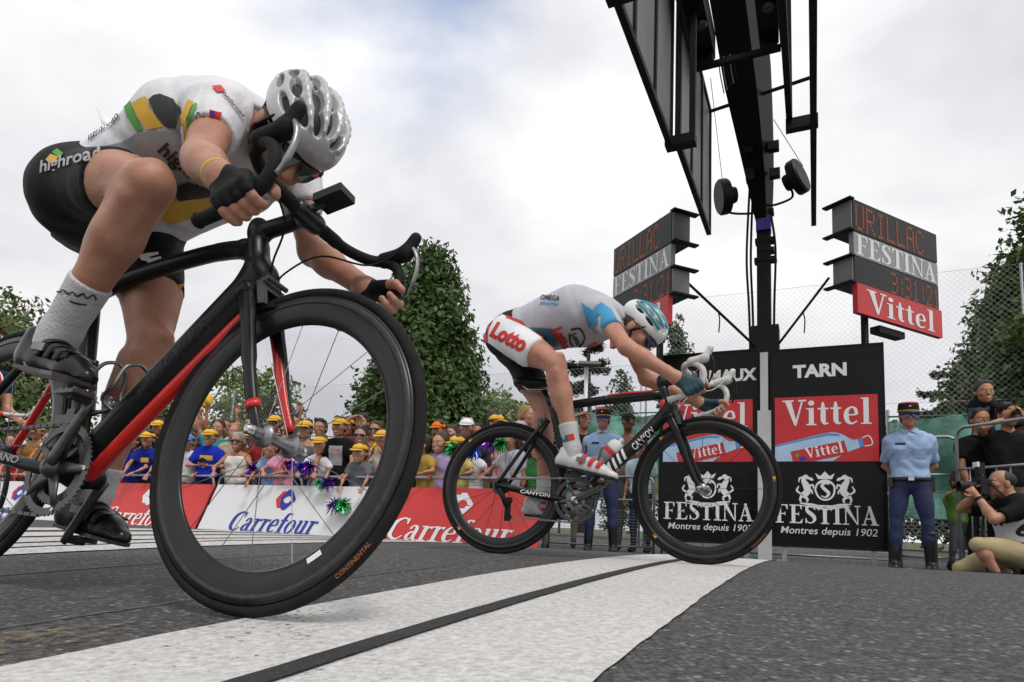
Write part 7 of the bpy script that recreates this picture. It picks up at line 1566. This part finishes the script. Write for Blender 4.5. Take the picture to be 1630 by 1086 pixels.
# ---------------------------------------------------------------- third cyclist just entering at the edge
BC = bike_matrix(-4.60, 5.36, .42, .03, 0.0)
def recopy(root, mw, swap, label, group=None):
    def cp(o, parent):
        c = o.copy(); COL.objects.link(c); c.parent = parent
        for k_ in ('label', 'category', 'group'): 
            if k_ in c and parent is not None: del c[k_]
        if o.type == 'MESH':
            for sl in c.material_slots:
                if sl.material and sl.material.name in swap: mt = swap[sl.material.name]; sl.link = 'OBJECT'; sl.material = mt
        for ch in list(o.children):
            if ch.name.split('.')[0] in ('lettering', 'red_piping', 'white_panel', 'sock_patch', 'crest_print', 'frame_lettering', 'stay_lettering', 'stripe_decal'): continue
            cp(ch, c)
        return c
    c = cp(root, None); c.matrix_world = mw; c['label'] = label; return c
recopy(bikeB, BC, {'white_bar_tape': M['white_tape'], 'carbon': M['red_paint']}, 'racing bicycle at the edge of the picture, mostly cut off')
recopy(riderB, BC, {'pale_grey_lycra': clothc(24, 30, 62), 'white_gloss': M['red_paint'], 'teal_helmet': M['white_paint'], 'sky_blue_print': clothc(226, 140, 30), 'dark_teal_glove': M['black_cloth']}, 'cyclist in navy jersey at the edge of the picture, mostly cut off')

# ---------------------------------------------------------------- trees
def leaf_mat(name, c0, c1):
    m = bpy.data.materials.new(name); m.use_nodes = True; t = m.node_tree; b = t.nodes['Principled BSDF']; b.inputs['Roughness'].default_value = .45; b.inputs['Specular IOR Level'].default_value = .35
    co = t.nodes.new('ShaderNodeTexCoord'); n = t.nodes.new('ShaderNodeTexNoise'); n.inputs['Scale'].default_value = 2.3; n.inputs['Detail'].default_value = 6; n.inputs['Roughness'].default_value = .75; t.links.new(co.outputs['Object'], n.inputs['Vector'])
    r = t.nodes.new('ShaderNodeValToRGB'); r.color_ramp.elements[0].position = .32; r.color_ramp.elements[1].position = .68; r.color_ramp.elements[0].color = (*c0, 1); r.color_ramp.elements[1].color = (*c1, 1); t.links.new(n.outputs['Fac'], r.inputs['Fac']); t.links.new(r.outputs['Color'], b.inputs['Base Color'])
    tr = t.nodes.new('ShaderNodeBsdfTranslucent'); t.links.new(r.outputs['Color'], tr.inputs['Color']); mx_ = t.nodes.new('ShaderNodeMixShader'); mx_.inputs[0].default_value = .25; t.links.new(b.outputs[0], mx_.inputs[1]); t.links.new(tr.outputs[0], mx_.inputs[2]); t.links.new(mx_.outputs[0], t.nodes['Material Output'].inputs['Surface'])
    return m
M['leaf_dark'] = leaf_mat('leaf_dark', (.028, .062, .016), (.095, .165, .038)); M['leaf_mid'] = leaf_mat('leaf_mid', (.042, .085, .02), (.14, .21, .05)); M['leaf_light'] = leaf_mat('leaf_light', (.07, .12, .03), (.20, .25, .08)); M['needle'] = leaf_mat('needle', (.028, .042, .026), (.075, .095, .06)); M['leaf_red'] = leaf_mat('leaf_red', (.12, .05, .02), (.22, .10, .04))
def leaves(P, N, size, aspect, rng):
    n = len(P); a = rng.normal(size=(n, 3)); t = np.cross(N, a); t /= np.linalg.norm(t, axis=1)[:, None] + 1e-9; w = np.cross(N, t); s = size * rng.uniform(.5, 1.4, n)[:, None]
    v = np.stack([P - t * s * .5, P + w * s * aspect * .5 - N * s * .06, P + t * s * .5, P - w * s * aspect * .5 - N * s * .06], 1).reshape(-1, 3)
    f = np.arange(4 * n).reshape(-1, 4); return v, f
def mesh_np(name, v, f, m, parent, mi=None):
    me = bpy.data.meshes.new(name); me.vertices.add(len(v)); me.vertices.foreach_set('co', np.ascontiguousarray(v, float).ravel()); me.loops.add(f.size); me.loops.foreach_set('vertex_index', f.ravel()); me.polygons.add(len(f)); me.polygons.foreach_set('loop_start', np.arange(len(f)) * f.shape[1])
    if mi is not None: me.polygons.foreach_set('material_index', mi)
    me.update(calc_edges=True); return finish(name, me, parent, m, False)
def tree(label, pos, prof, nclump, per, size, mats, seed, trunk_r=.13, group='leafy trees behind the fence', spread=.17, squash=1.0, name='broadleaf_tree', shoots=()):
    rng = np.random.default_rng(seed); o = empty(name, pos); tag(o, label, 'tree', group); z = np.array([p[0] for p in prof]); r = np.array([p[1] for p in prof])
    H_ = z[-1]; tk = MB(); tk.tube(curve([(0, 0, 0), (.04, .02, H_ * .3), (-.03, .03, H_ * .6), (0, 0, H_ * .93)], 5), list(np.linspace(trunk_r, trunk_r * .15, 16)), 9)
    lim = MB(); tips = []
    for i in range(14):
        zz = H_ * (.22 + .68 * i / 14); a = i * 2.4 + rng.uniform(-.4, .4); R_ = np.interp(zz + .3, z, r) * .8; lim.tube(curve([(0, 0, zz), (R_ * .5 * math.cos(a), R_ * .5 * math.sin(a), zz + .25 * R_), (R_ * math.cos(a), R_ * math.sin(a), zz + .55 * R_)], 4), list(np.linspace(trunk_r * .35, .012, 9)), 6)
    tk.build('trunk', M['bark'], o, True); q = lim.build('limbs', M['bark'], o, True)
    wz = np.interp(np.linspace(z[0], H_, 200), z, r); cz = rng.choice(np.linspace(z[0], H_, 200), nclump, p=wz / wz.sum()); ang = rng.uniform(0, 2 * math.pi, nclump)
    lob = 1 + .09 * np.sin(3 * ang + cz * 1.9 + seed) + .07 * np.sin(5 * ang - cz * 3.1); shell = np.where(rng.random(nclump) < .74, rng.uniform(.80, 1.04, nclump), rng.uniform(.25, .75, nclump)); rad = np.interp(cz, z, r) * lob * shell
    Cc = np.stack([rad * np.cos(ang), rad * np.sin(ang), cz + rng.normal(0, .06, nclump)], 1); out = np.stack([np.cos(ang), np.sin(ang), np.full(nclump, .55)], 1); out /= np.linalg.norm(out, axis=1)[:, None]
    for (sx, sy, sz, hh) in shoots:
        k = 9; Cc = np.concatenate([Cc, np.stack([np.full(k, sx) + rng.normal(0, .04, k), np.full(k, sy) + rng.normal(0, .04, k), np.linspace(sz, sz + hh, k)], 1)]); out = np.concatenate([out, np.tile([0, 0, 1.], (k, 1))])
    csz = spread * rng.uniform(.6, 1.3, len(Cc))
    P = np.repeat(Cc, per, 0) + np.clip(rng.normal(size=(len(Cc) * per, 3)), -1.5, 1.5) * np.repeat(csz, per)[:, None] * np.array([1, 1, .75 * squash]); N = np.repeat(out, per, 0) + rng.normal(0, .65, (len(Cc) * per, 3)); N /= np.linalg.norm(N, axis=1)[:, None]
    v, f = leaves(P, N, size, .55, rng); mi = np.repeat(rng.choice(len(mats), len(Cc), p=[.72, .28] if len(mats) == 2 else [.62, .30, .08] if len(mats) == 3 else None), per)
    c = mesh_np('crown', v, f, mats, o, mi); return o
def cedar(label, pos, H_, tiers, R0, seed, group='dark conifers far behind', mats=None):
    rng = np.random.default_rng(seed); o = empty('cedar_tree', pos); tag(o, label, 'tree', group); tk = MB(); tk.tube([(0, 0, 0), (.1, 0, H_ * .5), (0, 0, H_)], [.28, .17, .03], 8); tk.build('trunk', M['bark'], o, True); lb = MB(); P = []
    for i in range(tiers):
        t = i / (tiers - 1); zz = H_ * (.18 + .80 * t); nb = 5 if t < .8 else 3
        for j in range(nb):
            a = rng.uniform(0, 2 * math.pi); L = R0 * (1 - t * .75) * rng.uniform(.55, 1.1); e_ = np.array([math.cos(a) * L, math.sin(a) * L, zz + L * rng.uniform(-.02, .22)]); lb.tube(curve([(0, 0, zz - .1), e_ * .5 + np.array([0, 0, zz * .5 + .1]), e_], 3), [.06, .05, .045, .035, .025, .018, .012][:7], 5)
            n = int(260 * L); s = rng.uniform(.25, 1.05, n); side = rng.normal(0, .20, n) * L * (1.1 - s * .5); p = np.stack([math.cos(a) * L * s - math.sin(a) * side, math.sin(a) * L * s + math.cos(a) * side, zz + (e_[2] - zz) * s + rng.normal(0, .07, n) - .10 * np.abs(side)], 1); P.append(p)
    lb.build('limbs', M['bark'], o, True); P = np.concatenate(P); N = np.tile([0, 0, 1.], (len(P), 1)) + rng.normal(0, .5, (len(P), 3)); N /= np.linalg.norm(N, axis=1)[:, None]; v, f = leaves(P, N, .22, .35, rng); mesh_np('crown', v, f, mats or [M['needle']], o); return o
tree('tall pointed dark green tree behind the crowd in the middle', (-1.98, 14.1, .7), [(.2, 1.15), (1.2, 1.34), (2.3, 1.24), (3.3, .98), (4.3, .70), (5.1, .46), (5.65, .2), (5.8, .05)], 980, 50, .14, [M['leaf_dark'], M['leaf_mid']], 1, spread=.19)
tree('bushy dark tree at the edge behind the barrier with a tall shoot', (9.62, 11.2, .4), [(.1, 1.25), (1.5, 1.50), (2.8, 1.48), (3.9, 1.22), (4.7, .88), (5.2, .5), (5.5, .15)], 1500, 50, .135, [M['leaf_dark'], M['leaf_mid'], M['leaf_red']], 2, spread=.19, shoots=((-.75, -.4, 4.9, 1.05), (-1.0, -.3, 4.4, .5)))
tree('green bushy tree behind the rear wheel of the black bicycle', (-19.6, 24.5, .2), [(.5, 2.4), (2.5, 2.9), (4.5, 2.7), (6.3, 1.9), (7.6, .9), (8.3, .2)], 420, 46, .24, [M['leaf_mid'], M['leaf_light'], M['leaf_red']], 3, .25, spread=.36)
tree('loose pale tree seen through the near wheel', (-12.2, 29, .2), [(1.5, .7), (3.0, 1.5), (4.6, 1.6), (6.0, 1.0), (6.9, .2)], 70, 36, .26, [M['leaf_light'], M['leaf_mid']], 4, .14, spread=.34)
tree('thin pale tree left of the fork seen through the near wheel', (-10.2, 27, .2), [(1.5, .6), (3.0, 1.3), (4.4, 1.3), (5.6, .8), (6.2, .2)], 60, 36, .25, [M['leaf_light'], M['leaf_mid']], 14, .14, spread=.32)
tree('grey green tree beyond the bicycle frame', (-16.2, 30, .2), [(1.2, 1.4), (3, 2.2), (4.6, 1.7), (5.6, .5)], 130, 40, .27, [M['leaf_mid'], M['leaf_light']], 5, .18, spread=.34)
tree('light green tree behind the blue and white cyclist', (-.6, 33, .2), [(.5, 2.0), (2.5, 2.6), (4.6, 2.2), (6.3, 1.0), (6.9, .3)], 300, 40, .27, [M['leaf_light'], M['leaf_mid']], 6, .2, spread=.4)
tree('low round tree behind the TARN board', (17.2, 27, .2), [(.5, 2.0), (2.5, 2.4), (4.3, 1.6), (5.2, .5)], 240, 40, .26, [M['leaf_light'], M['leaf_mid']], 7, .2, spread=.36)
tree('slim cypress beside the half hidden clock sign', (5.6, 22, .2), [(.3, .45), (2, .62), (4, .58), (6, .42), (7.2, .2), (7.7, .04)], 230, 44, .14, [M['leaf_dark'], M['needle']], 8, .12, spread=.14)
tree('second slim cypress behind the outstretched arms', (4.0, 24, .2), [(.3, .45), (2, .6), (4, .5), (5.4, .3), (6.1, .04)], 170, 40, .15, [M['leaf_dark'], M['needle']], 9, .12, spread=.15)
cedar('cedar with drooping boughs behind the blue and white cyclist', (3.0, 26.5, .2), 8.6, 9, 2.9, 10); cedar('spreading cedar with flat boughs above the standing gendarme', (16.6, 24.2, .2), 6.7, 8, 3.0, 11); cedar('dark cedar behind the crowd at the second cyclist', (.9, 38, .2), 8.2, 8, 2.6, 12)
pole_ = MB(); pole_.tube([(0, 0, 0), (0, 0, 5.2)], .035, 8); po_ = pole_.build('light_pole', M['galv']); po_.location = (-10.9, 25, 0); tag(po_, 'thin grey pole rising behind the crowd inside the near wheel', 'pole')
sgn = empty('street_sign', (1.62, 14.5, .9)); tag(sgn, 'small grey lamp on a post behind the second cyclist', 'lamp post'); MB().tube([(0, 0, 0), (0, 0, 3.2)], .045, 8).build('post', M['white_paint'], sgn, True); MB().box((0.05, -.1, 3.2), (.5, .25, .06)).build('lamp_head', M['grey_panel'], sgn)
